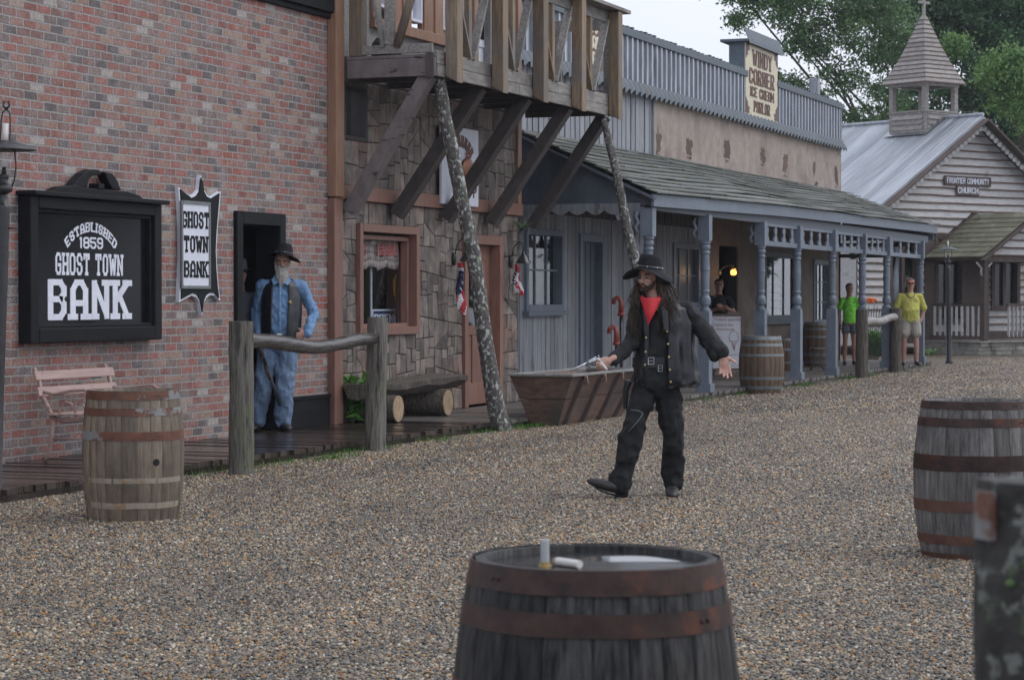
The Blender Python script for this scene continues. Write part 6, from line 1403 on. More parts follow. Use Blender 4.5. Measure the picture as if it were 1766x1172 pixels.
cx_ = .13; mb.tube([Tt(cx_-.07, .66, .023), Tt(cx_-.08, .74, .023), Tt(cx_-.05, .81, .023), Tt(cx_, .84, .023), Tt(cx_+.05, .81, .023), Tt(cx_+.08, .74, .023), Tt(cx_+.07, .66, .023), Tt(cx_-.07, .66, .023), Tt(cx_-.045, .66, .023), Tt(cx_+.005, .50, .023), Tt(cx_+.05, .66, .023)], .0035, 5)
for k in (-.02, .0, .025): mb.tube([Tt(cx_+k, .65, .023), Tt(cx_+.005, .51, .023)], .002, 4)
mb.ell(Tt(cx_-.01, .855, .023), .012, n=8); mb.build('drawing', M['red_paint'], sb, w=0)
# iron stool on the porch and an orange flower beyond it
y = U(1397, 10.45); stl = empty('iron_stool', (-10.3, y, DECK), YAW, 'small iron stool with curved legs on the porch in front of a barrel', 'stool')
mb = MB(); mb.lathe([(.15, .40), (.16, .41), (.16, .43), (.15, .44)], n=20); mb.build('seat', M['post_wood'], stl, w=0)
for k in range(4):
    a = k*math.pi/2+.6; c = V((math.cos(a), math.sin(a), 0)); mb = MB(); mb.tube([c*.12+V((0, 0, .40)), c*.07+V((0, 0, .25)), c*.10+V((0, 0, .10)), c*.19+V((0, 0, .01))], .012, 8); mb.build('leg', M['black_iron'], stl, w=0, smooth=True)
p = atD(1500, 518, 56); fl_ = empty('flowering_plant', (p.x, p.y, 0), 0, 'thin stemmed plant with an orange flower beyond the porch', 'plant'); mb = MB()
for k in range(14): mb.ell((random.uniform(-.13, .13), random.uniform(-.05, .05), p.z+random.uniform(-.04, .04)), (.06, .05, .04), n=6)
mb.build('flower', M['orange'], fl_, w=0)
mb = MB()
for k in range(12): x = -.1+.07*k; mb.tube([(x*.3, 0, 0), (x, 0, p.z-.1-.05*(k % 3))], .008, 4)
mb.build('stem', M['black_iron'], fl_, w=0)
# hanging pot shape under the far porch beam
mb = MB(); mb.lathe([(.02, .06), (.09, .04), (.10, -.04), (.05, -.09)], n=12); mb.tube([(0, 0, .06), (0, 0, .22)], .008, 5); o = mb.build('hanging_bell', M['black_iron'], smooth=True); o.location = atD(1471, 440, 52); tag(o, 'small dark bell hanging under the far porch beam', 'bell')
# ================================================================ PEOPLE
def rz3(a): return Matrix.Rotation(a, 3, 'Z')
def hand(mb, w, d, n, s, curl=.5, sc=1., spread=.0, thumb=(.7, .6, .35), tb=.3):
    w, d, n = V(w), V(d).normalized(), V(n); n = (n-d*n.dot(d)).normalized(); s = V(s); s = (s-d*s.dot(d)-n*s.dot(n)).normalized()
    M3 = Matrix((s, n, d)).transposed()
    mb.ell(w+d*.048*sc, (.040*sc, .0165*sc, .052*sc), M3, 12); mb.cap(w-d*.03, w+d*.02, .026*sc, .026*sc)
    Ls = [.074, .082, .077, .060]
    for i in range(4):
        b = w+d*.088*sc*(1-.06*abs(i-1.2))+s*(.029-.0195*i)*sc; a = 0; L = Ls[i]*sc; c = curl[i] if isinstance(curl, (list, tuple)) else curl; dirs = d+s*(.5-i*.33)*spread; dirs.normalize()
        for k, f in enumerate((.44, .31, .25)):
            a += c*(.75 if k == 0 else 1.); e = b+(dirs*math.cos(a)+n*math.sin(a))*L*f; mb.cap(b, e, (.0095-.0008*k)*sc, (.0088-.0008*k)*sc, 8); b = e
    b = w+d*.022*sc+s*.030*sc; t = (s*thumb[0]+d*thumb[1]+n*thumb[2]).normalized(); e = b+t*.042*sc; mb.cap(b, e, .0125*sc, .0105*sc, 8)
    t2 = (t+d*tb+n*tb*.6-s*tb*.4).normalized(); mb.cap(e, e+t2*.032*sc, .0105*sc, .009*sc, 8)
def head(mb, hc, R, sc=1.):
    hc = V(hc); h = lambda x, y, z: hc+R@(V((x, y, z))*sc); E = lambda c, r: mb.ell(h(*c), tuple(q*sc for q in r), R, 16)
    E((0, .012, .03), (.074, .092, .088)); E((0, -.012, -.03), (.060, .068, .072)); E((0, -.038, -.078), (.036, .038, .030)); E((0, -.045, -.095), (.020, .022, .016))
    E((0, -.068, .028), (.050, .018, .012)); mb.cap(h(0, -.082, .012), h(0, -.106, -.022), .009*sc, .013*sc, 8); E((-.012, -.094, -.026), (.009, .010, .008)); E((.012, -.094, -.026), (.009, .010, .008))
    for s in (-1, 1): E((s*.038, -.056, -.018), (.022, .022, .018)); E((s*.074, .008, -.004), (.008, .018, .030)); E((s*.052, -.01, -.055), (.018, .035, .028))
    E((0, -.079, -.050), (.024, .010, .006)); E((0, -.077, -.060), (.021, .010, .007))
def face_bits(root, hc, R, sc=1., brow='hair', lips=True):
    hc = V(hc); h = lambda x, y, z: hc+R@(V((x, y, z))*sc)
    mb = MB(); [mb.ell(h(s*.030, -.079, .006), (.0115*sc, .006*sc, .0062*sc), R, 10) for s in (-1, 1)]; e = mb.build('eyes', M['eye'], root, w=0, smooth=True)
    mb = MB(); [mb.tube([h(s*.014, -.090, .024), h(s*.032, -.088, .031), h(s*.050, -.074, .026)], [.004*sc, .005*sc, .003*sc], 6) for s in (-1, 1)]; mb.build('eyebrows', M[brow], root, w=0, smooth=True)
    if lips: mb = MB(); mb.ell(h(0, -.0865, -.0545), (.020*sc, .005*sc, .0065*sc), R, 10); mb.build('lips', M['lip'], root, w=0, smooth=True)
def legs(mb, J, r, sides='LR', low=.06):
    for s in sides: mb.cap(J['hip'+s], J['kn'+s], r[0], r[1], 14); mb.cap(J['kn'+s], J['an'+s], r[1], r[2], 14)
def feet(mb, J, r=.045):
    for s in 'LR':
        a, t = V(J['an'+s]), V(J['toe'+s]); mb.cap(a, a.lerp(t, .25)+V((0, 0, -.02)), r, r*.9, 10); mb.cap(V((a.x, a.y, min(a.z-.04, a.z*.4+t.z*.6))), t, r*.82, r*.72, 10)
def body(root, J, R, sc=1., skin='skin', hands=None, waist=.14, chest=.16, voxel=.0065):
    mb = MB(); head(mb, J['head'], R, sc); hc = V(J['head']); nk = V(J['neck']); mb.cap(hc+R@V((0, .015, -.06)), nk, .055*sc, .06*sc, 14)
    ch, pl = V(J['chest']), V(J['pelvis']); mb.tube([nk+V((0, 0, .0)), nk+V((0, .01, -.05)), ch, ch.lerp(pl, .5), pl, pl-V((0, 0, .09))], [(.05, .05), (.12, .075), (chest, .105), (waist, .10), (waist+.02, .11), (.10, .09)], 18, ref=(1, 0, 0))
    for s in 'LR':
        mb.cap(J['sh'+s], J['el'+s], .045*sc, .037*sc); mb.cap(J['el'+s], J['wr'+s], .036*sc, .025*sc); mb.cap(ch+V((0, 0, .07)), V(J['sh'+s])+V((0, 0, -.02)), .05*sc, .042*sc)
        mb.cap(J['hip'+s], J['kn'+s], .075*sc, .05*sc); mb.cap(J['kn'+s], V(J['kn'+s]).lerp(V(J['an'+s]), .35), .05*sc, .055*sc); mb.cap(V(J['kn'+s]).lerp(V(J['an'+s]), .35), J['an'+s], .055*sc, .035*sc)
        a, t = V(J['an'+s]), V(J['toe'+s]); mb.cap(a, a.lerp(t, .35), .032, .02, 8)
    for k in (hands or []): hand(mb, *k[:4], **(k[4] if len(k) > 4 else {}))
    return blob('body', mb, M[skin], root, voxel, 2)
def hat(root, c, R, crown_r=.092, crown_h=.13, brim=.19, fn=None, mat='felt', band=True, taper=.8, dent=.02):
    c = V(c); mb = MB(); n = 40; rings = []
    prof = [(brim, 0), (brim*.82, 0), (brim*.66, 0), (crown_r*1.06, .004), (crown_r, .02), (crown_r*(1+taper)/2, crown_h*.6), (crown_r*taper, crown_h*.88), (crown_r*taper*.75, crown_h), (crown_r*.3, crown_h-dent)]
    for r, z in prof:
        for k in range(n):
            a = 6.28318*k/n; f = max(0, (r-crown_r)/(brim-crown_r)); zz = z+(fn(a, f) if fn and f > 0 else 0); rings.append(tuple(c+R@V((r*math.cos(a), r*1.13*math.sin(a), zz))))
    m = len(prof); mb.add(rings, [(i*n+k, i*n+(k+1) % n, (i+1)*n+(k+1) % n, (i+1)*n+k) for i in range(m-1) for k in range(n)]+[tuple((m-1)*n+k for k in range(n))])
    o = mb.build('hat', M[mat], root, w=0, smooth=True); s = o.modifiers.new('s', 'SOLIDIFY'); s.thickness = .006; s.offset = 0
    b = o.modifiers.new('b', 'SUBSURF'); b.levels = b.render_levels = 1
    if band:
        mb = MB(); P = [c+R@V((crown_r*1.02*math.cos(a), crown_r*1.15*math.sin(a), .022)) for a in np.linspace(0, 6.283, 33)]; mb.tube(P, [(.007, .012)]*33, 6, cap=False)
        bb = mb.build('hat_band', M['leather'], o, w=0, smooth=True)
        mb = MB(); [mb.ell(c+R@V((crown_r*1.07*math.cos(a), crown_r*1.2*math.sin(a), .024)), .006, n=8) for a in (-2.3, -1.4, -.6, .3)]; mb.build('stud', M['silver'], bb, w=0, smooth=True)
    return o
# ---------------------------------------------------------------- COWBOY
q = atD(1120, 513, 17.5); CB = empty('person', (q.x, q.y, 0), YAW, 'long haired man in black hat and red bandana striding with a drawn revolver', 'person')
c7 = lambda cx, cy, y=0.: V(((cx-407.7)/582.5, y, (1111-cy)/582.5))
RH = rz3(-.60) @ Matrix.Rotation(.04, 3, 'X')
J = dict(head=c7(404, 152), neck=c7(437, 240, .02), chest=c7(455, 330, .02), pelvis=c7(437, 585), shL=c7(365, 290, .0), shR=c7(566, 292, .0), elL=c7(326, 440, -.06), wrL=c7(230, 508, -.26), elR=c7(655, 398, -.02), wrR=c7(724, 490, -.14),
         hipL=c7(405, 610), hipR=c7(485, 610, .03), knL=c7(335, 800, -.13), anL=c7(283, 1030, -.15), toeL=c7(165, 1050, -.22), knR=c7(515, 850, -.02), anR=c7(512, 1050, .08), toeR=c7(505, 1097, -.09))
body(CB, J, RH, 1.0, 'skin_pale', [(J['wrL'], (-.74, -.10, -.42), (0, -1, -.05), (-.4, 0, 1), dict(curl=[.9, 1.35, 1.45, 1.5], thumb=(.25, .9, -.3), sc=1.05)),
      (J['wrR'], (.12, -.25, -.95), (-.25, -.9, .15), (1, -.2, .15), dict(curl=[.12, .22, .30, .40], spread=.25, thumb=(.75, .55, .30), tb=.25, sc=1.12))])
face_bits(CB, J['head'], RH)
H_ = lambda x, y, z: J['head']+RH@V((x, y, z))
mb = MB()   # beard and moustache
for k in range(130):
    a = random.uniform(-1, 1); s_ = abs(a); p = H_(.066*math.sin(a*1.35), -.070*math.cos(a*1.35)*(1-.1*s_)-.012, -.062+.045*s_*s_-random.uniform(0, .022)); e = p+RH@V((random.gauss(0, .004), -.004, -.028)); mb.tube([p, e], [.006, .002], 5)
for s in (-1, 1):
    for k in range(12): p = H_(s*(.003+.002*k), -.094+.0008*k, -.041-.0008*k); mb.tube([p, p+RH@V((s*.010, .002, -.010))], [.0035, .002], 5)
mb.build('beard', M['hair'], CB, w=0, smooth=True)
mb = MB(); mb.ell(H_(0, .035, .0), (.080, .075, .085), RH); mb.cap(H_(-.045, .055, -.04), H_(-.09, .03, -.34), .045, .02); mb.cap(H_(.03, .07, -.04), H_(.11, .10, -.36), .055, .03); mb.cap(H_(.075, .03, -.05), c7(478, 385, -.10), .035, .02)
blob('hair_mass', mb, M['hair'], CB, .009, 2, (.012, 14))
mb = MB()
for k in range(620):
    side = -1 if k % 5 < 2 else 1; t0 = random.random()
    p = H_(side*.074, random.uniform(-.02, .08), random.uniform(-.03, .03)) if side > 0 else H_(side*.072, random.uniform(-.01, .06), random.uniform(-.03, .03))
    e = c7(random.gauss(348, 15), random.uniform(270, 430), random.uniform(-.13, -.03)) if side < 0 else c7(random.gauss(484, 22), random.uniform(270, 425), random.uniform(-.15, -.03))
    if side > 0 and random.random() < .22: e = c7(random.uniform(500, 535), random.uniform(215, 330), random.uniform(-.05, .05))
    pts = []; ph = random.uniform(0, 6.28)
    for j in range(9):
        f = j/8; m_ = p.lerp(e, f); m_.x += side*.030*math.sin(f*math.pi)+.014*math.sin(f*(9+k%7)+ph)*f; m_.y += .014*math.cos(f*12+ph)*f-.03*math.sin(f*3.14); pts.append(m_)
    mb.tube(pts, [.0032]*6+[.0028, .002, .0008], 4)
mb.build('hair', M['hair'], CB, w=0, smooth=True)
def brimfn(a, f): return -.085*f*f*math.cos(a)**2-.030*f*f*max(0, math.sin(a))+.006*math.sin(3*a+1)*f
hat(CB, H_(0, .008, .058), rz3(-.35) @ Matrix.Rotation(.10, 3, 'Y') @ Matrix.Rotation(-.03, 3, 'X'), .092, .125, .192, brimfn, taper=.80)
mb = MB(); legs(mb, J, (.098, .084, .076)); mb.ell(J['pelvis']+V((0, .0, -.0)), (.165, .125, .11)); mb.cap(J['kn'+'L'], c7(300, 940, -.15), .084, .088)
mb.cap(c7(275, 1030, -.15), c7(280, 1046, -.14), .090, .088); mb.cap(c7(512, 1040, .06), c7(512, 1058, .06), .070, .070); mb.cap(c7(437, 545), c7(437, 600), .15, .16)
blob('trousers', mb, M['black_denim'], CB, .008, 1, (.020, 8.5, (1, 1, .9)))
mb = MB(); T_ = [(J['neck']+V((0, 0, .00)), (.062, .060)), (J['neck']+V((.0, .01, -.05)), (.13, .085)), (J['chest'], (.185, .125)), (c7(445, 430, .01), (.165, .12)), (c7(437, 520), (.155, .12)), (c7(437, 555), (.155, .12))]
mb.tube([t[0] for t in T_], [t[1] for t in T_], 20, ref=(1, 0, 0))
for s in 'LR': mb.cap(J['chest']+V((0, 0, .05)), J['sh'+s], .08, .07)
mb.cap(J['shL'], J['elL'], .070, .062); mb.cap(J['elL'], J['wrL']+V((.02, .02, 0)), .064, .045); mb.cap(J['shR'], J['elR'], .068, .068); mb.cap(J['elR'], J['wrR']+V((-.01, .0, .03)), .068, .046); mb.cap(J['elR']+V((-.0, 0, -.03)), J['wrR']+V((-.06, .02, .0)), .06, .04)
blob('shirt', mb, M['black_cloth'], CB, .007, 1, (.014, 10, (1, 1, .8)))
def vest(name, rings, mat, root, g1, g2, n=54, m=6, amp=.012, fold=7., seed=1, th=.008):
    """open fronted garment: rings of (centre, rx, ry), front gap between angles g1 (left) and g2 (right)"""
    mb = MB(); R_ = []
    for i in range(len(rings)-1):
        for j in range(m):
            f = j/m; a_, b_ = rings[i], rings[i+1]; R_.append((a_[0].lerp(b_[0], f), a_[1]+(b_[1]-a_[1])*f, a_[2]+(b_[2]-a_[2])*f, i+f))
    R_.append((*rings[-1], len(rings)-1.)); N_ = len(R_); vs = []
    for c, rx, ry, t in R_:
        u_ = t/(len(rings)-1); G1, G2 = [x[0]+(x[1]-x[0])*u_ for x in (g1, g2)]; a0 = -math.pi/2+G2; a1 = 1.5*math.pi-G1
        for k in range(n+1):
            a = a0+(a1-a0)*k/n; w_ = amp*(.3+u_)*(noise.noise(V((a*fold*.35, u_*2.2, seed)))*1.4+.7*noise.noise(V((a*fold, u_*5, seed+4)))+.5*(.3-abs(noise.noise(V((a*2.2+u_*2, u_*7, seed+8))))*1.5))
            fl_ = .010*u_ if k in (0, n) else 0
            vs.append(c+V(((rx+w_)*math.cos(a), (ry+w_)*math.sin(a)-fl_, .35*w_*u_)))
    mb.add(vs, [(i*(n+1)+k, i*(n+1)+k+1, (i+1)*(n+1)+k+1, (i+1)*(n+1)+k) for i in range(N_-1) for k in range(n)], .5)
    o = mb.build(name, M[mat], root, w=0, smooth=True); q_ = o.modifiers.new('s', 'SOLIDIFY'); q_.thickness = th; q_.offset = 1; return o
coat = vest('leather_coat', [(c7(440, 240, .02), .085, .075), (c7(455, 256, .02), .150, .100), (c7(470, 285, .01), .200, .130), (c7(476, 350, .0), .208, .145), (c7(478, 450, .0), .215, .150), (c7(482, 550, .0), .232, .160), (c7(484, 605, .0), .240, .165), (c7(482, 628, .0), .238, .165)], 'leather', CB, (.55, .80), (.05, .02), amp=.030, fold=8.5, seed=3)
mb = MB(); mb.tube([c7(445, 252, -.10), c7(470, 300, -.145), c7(478, 380, -.168), c7(470, 300, -.152)], [(.004, .004), (.022, .004), (.016, .004), (.002, .002)], 8, ref=(1, 0, 0)); mb.build('lapel', M['leather'], coat, w=0)
mb = MB()
for cx, cy, y in ((483, 440, -.170), (487, 496, -.176), (491, 551, -.182), (494, 604, -.188), (480, 385, -.162), (388, 412, -.135), (386, 474, -.14), (384, 530, -.14)): mb.ell(c7(cx, cy, y), (.009, .005, .009), n=8)
mb.build('coat_button', M['brass'], CB, w=0, smooth=True)
def beltring(c, rx, ry, h, mat, name='belt', t=.006, tilt=0): 
    mb = MB(); P = [V(c)+V((rx*math.cos(a), ry*math.sin(a), tilt*math.cos(a))) for a in np.linspace(0, 6.283, 41)]; mb.tube(P, [(t, h/2)]*41, 8, cap=False, ref=None); return mb
mb = MB(); P = np.linspace(0, 2*math.pi, 41)[:-1]; c = c7(437, 512)
def ringband(mb, c, rx, ry, h, th=.006):
    n = 40; vs = []
    for k in range(n):
        a = 6.28318*k/n
        for dr, dz in ((0, -h/2), (th, -h/2), (th, h/2), (0, h/2)): vs.append(V(c)+V(((rx+dr)*math.cos(a), (ry+dr)*math.sin(a), dz)))
    mb.add(vs, [(4*k+i, 4*k+(i+1) % 4, 4*((k+1) % n)+(i+1) % 4, 4*((k+1) % n)+i) for k in range(n) for i in range(4)]); return mb
ringband(mb, c, .166, .130, .046, .012); ringband(mb, c7(437, 535), .168, .132, .03, .012); bl = mb.build('belt', M['leather'], CB, w=0, smooth=False)
def buckle(c, w_, h_, parent, mat='silver', r=.004):
    c = V(c); mb = MB(); mb.tube([c+V((a*w_/2, 0, b*h_/2)) for a, b in ((-1, -1), (1, -1), (1, 1), (-1, 1), (-1, -1))], r, 6); mb.tube([c-V((w_/2, 0, 0)), c+V((w_*.3, 0, 0))], r*.7, 5); mb.build('buckle', M[mat], parent, w=0)
buckle(c7(410, 513, -.152), .042, .050, bl); buckle(c7(450, 545, -.150), .03, .045, bl, r=.003)
mb = MB(); mb.tube([c7(318, 600, .0), c7(306, 640, .0), c7(302, 725, .0)], [(.030, .05), (.026, .045), (.018, .03)], 12, ref=(1, 0, 0)); blob('holster', mb, M['leather'], CB, .008, 2, (.004, 12))
mb = MB(); mb.tube([c7(320, 724, -.21), c7(355, 728, -.235), c7(372, 738, -.235), c7(360, 760, -.24), c7(335, 790, -.235), c7(308, 820, -.215)], .0035, 6); mb.build('knee_cord', M['hoop_grey'], CB, w=0, smooth=True)
# bandana
mb = MB(); n1, n2 = 14, 12; g_ = {}
for i in range(n1+1):
    for j in range(n2+1):
        s = i/n1; t = j/n2; top = c7(362+100*s, 236-10*math.sin(s*3.14)*0+2, -.085-.085*math.sin(s*3.14)); tip = c7(396, 356, -.165); p = top.lerp(tip, t**.9); p.y += -.006*math.sin(s*7+t*2)*(1-t)-.028*math.sin(t*3.14)-.012; g_[i, j] = p
mb.add([g_[i, j] for i in range(n1+1) for j in range(n2+1)], [(i*(n2+1)+j, i*(n2+1)+j+1, (i+1)*(n2+1)+j+1, (i+1)*(n2+1)+j) for i in range(n1) for j in range(n2)])
o = mb.build('bandana', M['bandana'], CB, w=0, smooth=True); o.modifiers.new('s', 'SOLIDIFY').thickness = .006
mb = MB(); mb.tube([c7(372, 236, -.07), c7(395, 262, -.13), c7(425, 268, -.14), c7(450, 240, -.09), c7(462, 215, .0)], [.016, .020, .020, .018, .014], 10); mb.build('bandana_roll', M['bandana'], o, w=0, smooth=True)
# boots
mb = MB(); mb.cap(c7(288, 1010, -.155), c7(292, 1068, -.16), .050, .045); mb.tube([c7(305, 1076, -.16), c7(262, 1064, -.17), c7(215, 1054, -.185), c7(170, 1042, -.20), c7(140, 1034, -.21), c7(129, 1031, -.212)], [(.060, .048), (.054, .046), (.046, .042), (.032, .034), (.018, .022), (.006, .008)], 14, ref=(0, 1, 0)); blob('boot', mb, M['brown_leather'], CB, .006, 3)
mb = MB(); mb.tube([c7(280, 1102, -.165), c7(240, 1094, -.175), c7(190, 1078, -.195), c7(150, 1046, -.21), c7(132, 1032, -.212)], [(.034, .006), (.036, .006), (.036, .006), (.024, .006), (.006, .004)], 10, ref=(0, 1, 0)); mb.hexa([c7(252, 1112, -.20), c7(300, 1122, -.19), c7(300, 1122, -.125), c7(252, 1112, -.13), c7(256, 1082, -.20), c7(312, 1088, -.19), c7(312, 1088, -.125), c7(256, 1082, -.13)]); mb.build('boot_sole', M['black_paint'], CB, w=0)
mb = MB(); mb.cap(c7(512, 1030, .07), c7(511, 1072, .06), .050, .046); mb.tube([c7(512, 1084, .10), c7(510, 1086, .04), c7(508, 1092, -.03), c7(506, 1098, -.10), c7(504, 1104, -.15)], [(.052, .045), (.054, .050), (.054, .046), (.050, .034), (.020, .016)], 14, ref=(1, 0, 0)); blob('boot', mb, M['brown_leather'], CB, .006, 3)
mb = MB(); mb.hexa([c7(488, 1112, -.13), c7(528, 1112, -.13), c7(535, 1112, .12), c7(488, 1112, .12), c7(488, 1103, -.14), c7(528, 1103, -.14), c7(535, 1100, .12), c7(488, 1100, .12)]); mb.build('boot_sole', M['black_paint'], CB, w=0)
# revolver
gz = V((J['wrL'].x, 0, J['wrL'].z)); gy_ = -.315
rv = empty('revolver', CB.matrix_basis @ c7(185, 520, gy_), YAW, 'silver long barrelled revolver held out in the gunslinger hand', 'revolver')
off = c7(185, 520, gy_); c8 = lambda cx, cy, y=0.: c7(cx, cy, gy_+y)-off
mb = MB(); mb.tube([c8(54, 555, -.02), c8(132, 517)], .0085, 12); mb.tube([c8(75, 553, -.02), c8(130, 527)], .0045, 8); mb.build('barrel', M['silver'], rv, w=0, smooth=True)
dd_ = (c8(170, 500)-c8(130, 518)).normalized(); mb = MB(); mb.tube([c8(134, 520), c8(137, 519), c8(162, 507), c8(165, 506)], [.016, .020, .020, .016], 12); mb.build('cylinder', M['silver'], rv, w=0, smooth=True)
mb = MB(); mb.tube([c8(128, 512), c8(168, 493)], [(.006, .004)]*2, 8); mb.tube([c8(163, 505), c8(176, 503), c8(186, 515)], [.014, .013, .011], 10); mb.tube([c8(132, 526), c8(148, 536), c8(165, 536), c8(178, 524)], .004, 8); mb.tube([c8(160, 522), c8(158, 531)], .003, 6); mb.tube([c8(174, 500), c8(180, 490), c8(174, 485)], [.006, .004, .003], 8); mb.build('frame', M['silver'], rv, w=0, smooth=True)
mb = MB(); mb.tube([c8(180, 508), c8(192, 525), c8(206, 540), c8(214, 550)], [(.012, .011), (.012, .012), (.012, .012), (.012, .012)], 10); mb.build('grip', M['paper'], rv, w=0, smooth=True)
# ---------------------------------------------------------------- SHERIFF
q = atD(487, 513, 24.35); SH = empty('person', (q.x, q.y, DECK), YAW, 'stout white bearded sheriff in blue shirt and black vest at the bank doorway', 'person')
s3 = lambda cx, cy, y=0.: V(((cx-291.8)/410.5, y, (977.6-cy)/410.5))
RS = rz3(.05) @ Matrix.Rotation(-.06, 3, 'X')
J = dict(head=s3(291, 250), neck=s3(290, 315, .02), chest=s3(287, 385, .02), pelvis=s3(270, 600), shL=s3(206, 352, .02), shR=s3(372, 352, .02), elL=s3(176, 470, .06), wrL=s3(196, 572, -.04), elR=s3(424, 478, .10), wrR=s3(396, 562, -.10),
         hipL=s3(228, 640), hipR=s3(315, 640), knL=s3(205, 790, -.03), anL=s3(182, 935, .05), toeL=s3(172, 972, -.12), knR=s3(302, 800, -.04), anR=s3(292, 940, .03), toeR=s3(322, 974, -.13))
body(SH, J, RS, .98, 'skin', [(J['wrL'], (.05, -.15, -1), (.9, -.2, 0), (0, -1, .1), dict(curl=[.95, 1.05, 1.1, 1.15], sc=1.1)), (J['wrR'], (-.97, -.12, -.18), (0, 1, .1), (0, .1, 1), dict(curl=[.45, .5, .55, .6], sc=1.15))], waist=.18, chest=.18)
face_bits(SH, J['head'], RS, brow='grey_hair', lips=True)
H_ = lambda x, y, z: J['head']+RS@V((x, y, z))
mb = MB(); mb.ell(H_(0, -.045, -.085), (.062, .045, .045), RS); mb.tube([H_(0, -.055, -.09), H_(0, -.075, -.14), H_(.0, -.085, -.19), H_(0, -.085, -.235), H_(0, -.08, -.27)], [(.066, .042), (.068, .042), (.058, .036), (.038, .028), (.014, .012)], 14, ref=(1, 0, 0)); 
for s in (-1, 1): mb.cap(H_(s*.066, -.015, -.01), H_(s*.052, -.045, -.08), .015, .025); mb.cap(H_(s*.004, -.095, -.040), H_(s*.038, -.082, -.062), .008, .010)
blob('beard', mb, M['grey_hair'], SH, .006, 2, (.007, 30, (1.6, 1, .5)))
mb = MB()
for s in (-1, 1): mb.ell(H_(s*.068, .03, .0), (.018, .04, .045), RS)
mb.ell(H_(0, .06, -.01), (.065, .045, .055), RS); blob('hair', mb, M['grey_hair'], SH, .008, 2, (.006, 20))
def brim2(a, f): return -.050*f*f*max(0, math.cos(a))**2+.012*f*math.cos(a)**2*(1 if math.cos(a) < 0 else 0)-.01*f*abs(math.sin(a))
hat(SH, H_(.012, .005, .068), RS @ Matrix.Rotation(.12, 3, 'Y') @ Matrix.Rotation(-.06, 3, 'X'), .098, .130, .190, brim2, band=True, taper=.78)
mb = MB(); T_ = [(s3(290, 318, .02), (.065, .065)), (s3(290, 338, .02), (.14, .09)), (s3(288, 390, .01), (.205, .135)), (s3(285, 470, -.02), (.20, .165)), (s3(285, 535, -.02), (.198, .165)), (s3(283, 575), (.185, .14))]
mb.tube([t[0] for t in T_], [t[1] for t in T_], 22, ref=(1, 0, 0)); mb.ell(s3(288, 500, -.06), (.13, .13, .15))
for s in 'LR': mb.cap(J['chest']+V((0, 0, .07)), J['sh'+s], .085, .062)
mb.cap(J['shL'], J['elL'], .066, .062); mb.cap(J['elL'], J['wrL']+V((0, 0, .015)), .062, .046); mb.cap(J['shR'], J['elR'], .066, .060); mb.cap(J['elR'], J['wrR']+V((.02, 0, .012)), .060, .048)
mb.cap(J['wrL']+V((0, 0, .03)), J['wrL']+V((0, 0, .01)), .052, .052)
sh_ = blob('shirt', mb, M['blue_shirt'], SH, .007, 1, (.015, 11, (1, 1, .8)))
mb = MB(); 
for s in (-1, 1): mb.hexa([s3(290+s*5, 335, -.115), s3(290+s*30, 352, -.12), s3(290+s*42, 328, -.07), s3(290+s*24, 302, -.06)]+[p+V((0, -.008, .004)) for p in (s3(290+s*5, 335, -.115), s3(290+s*30, 352, -.12), s3(290+s*42, 328, -.07), s3(290+s*24, 302, -.06))])
mb.tube([s3(289, 350, -.145), s3(289, 420, -.19), s3(289, 480, -.21), s3(289, 545, -.20)], [(.012, .004)]*4, 6, ref=(1, 0, 0)); mb.build('placket', M['blue_shirt'], sh_, w=0)
mb = MB(); [mb.ell(s3(289, y, d), (.006, .004, .006), n=8) for y, d in ((385, -.178), (430, -.202), (470, -.214), (512, -.214))]; mb.build('button', M['white_paint'], sh_, w=0)
vest('vest', [(s3(290, 316, .03), .075, .08), (s3(290, 328, .02), .135, .10), (s3(288, 352, .01), .185, .130), (s3(288, 400, .0), .214, .155), (s3(286, 470, -.02), .216, .182), (s3(285, 535, -.02), .214, .184), (s3(284, 580, -.02), .212, .178)], 'leather', SH, (.45, .36), (.45, .40), amp=.010, seed=6)
mb = MB(); st = []
cst = s3(333, 423, -.205)
for k in range(12): a = math.pi/2+k*math.pi/6; r = .026 if k % 2 == 0 else .013; st.append((r*math.cos(a), r*math.sin(a)))
vs = [cst+V((x, 0, z)) for x, z in st]+[cst+V((0, -.006, 0))]+[cst+V((x, .004, z)) for x, z in st]; mb.add(vs, [(i, (i+1) % 12, 12) for i in range(12)]+[(i, 13+i, 13+(i+1) % 12, (i+1) % 12) for i in range(12)]); mb.build('star_badge', M['brass'], SH, w=0)
mb = MB(); [mb.ell(s3(x, y, -.212), (.006, .004, .006), n=8) for x, y in ((262, 428), (258, 462), (256, 500))]; mb.build('vest_stud', M['silver'], SH, w=0)
mb = MB(); legs(mb, J, (.118, .098, .086)); mb.ell(s3(275, 600, .0), (.20, .15, .12)); mb.cap(J['anL'], J['anL']+V((0, 0, .02)), .088, .088); mb.cap(J['anR'], J['anR']+V((0, 0, .02)), .088, .086)
blob('trousers', mb, M['jeans'], SH, .008, 1, (.020, 8.5, (1, 1, .75)))
mb = MB(); ringband(mb, s3(284, 566, -.0), .192, .150, .045, .010); bl = mb.build('belt', M['brown_leather'], SH, w=0); mb = MB(); mb.ell(s3(281, 562, -.165), (.045, .012, .02)); mb.build('buckle', M['silver'], bl, w=0, smooth=True)
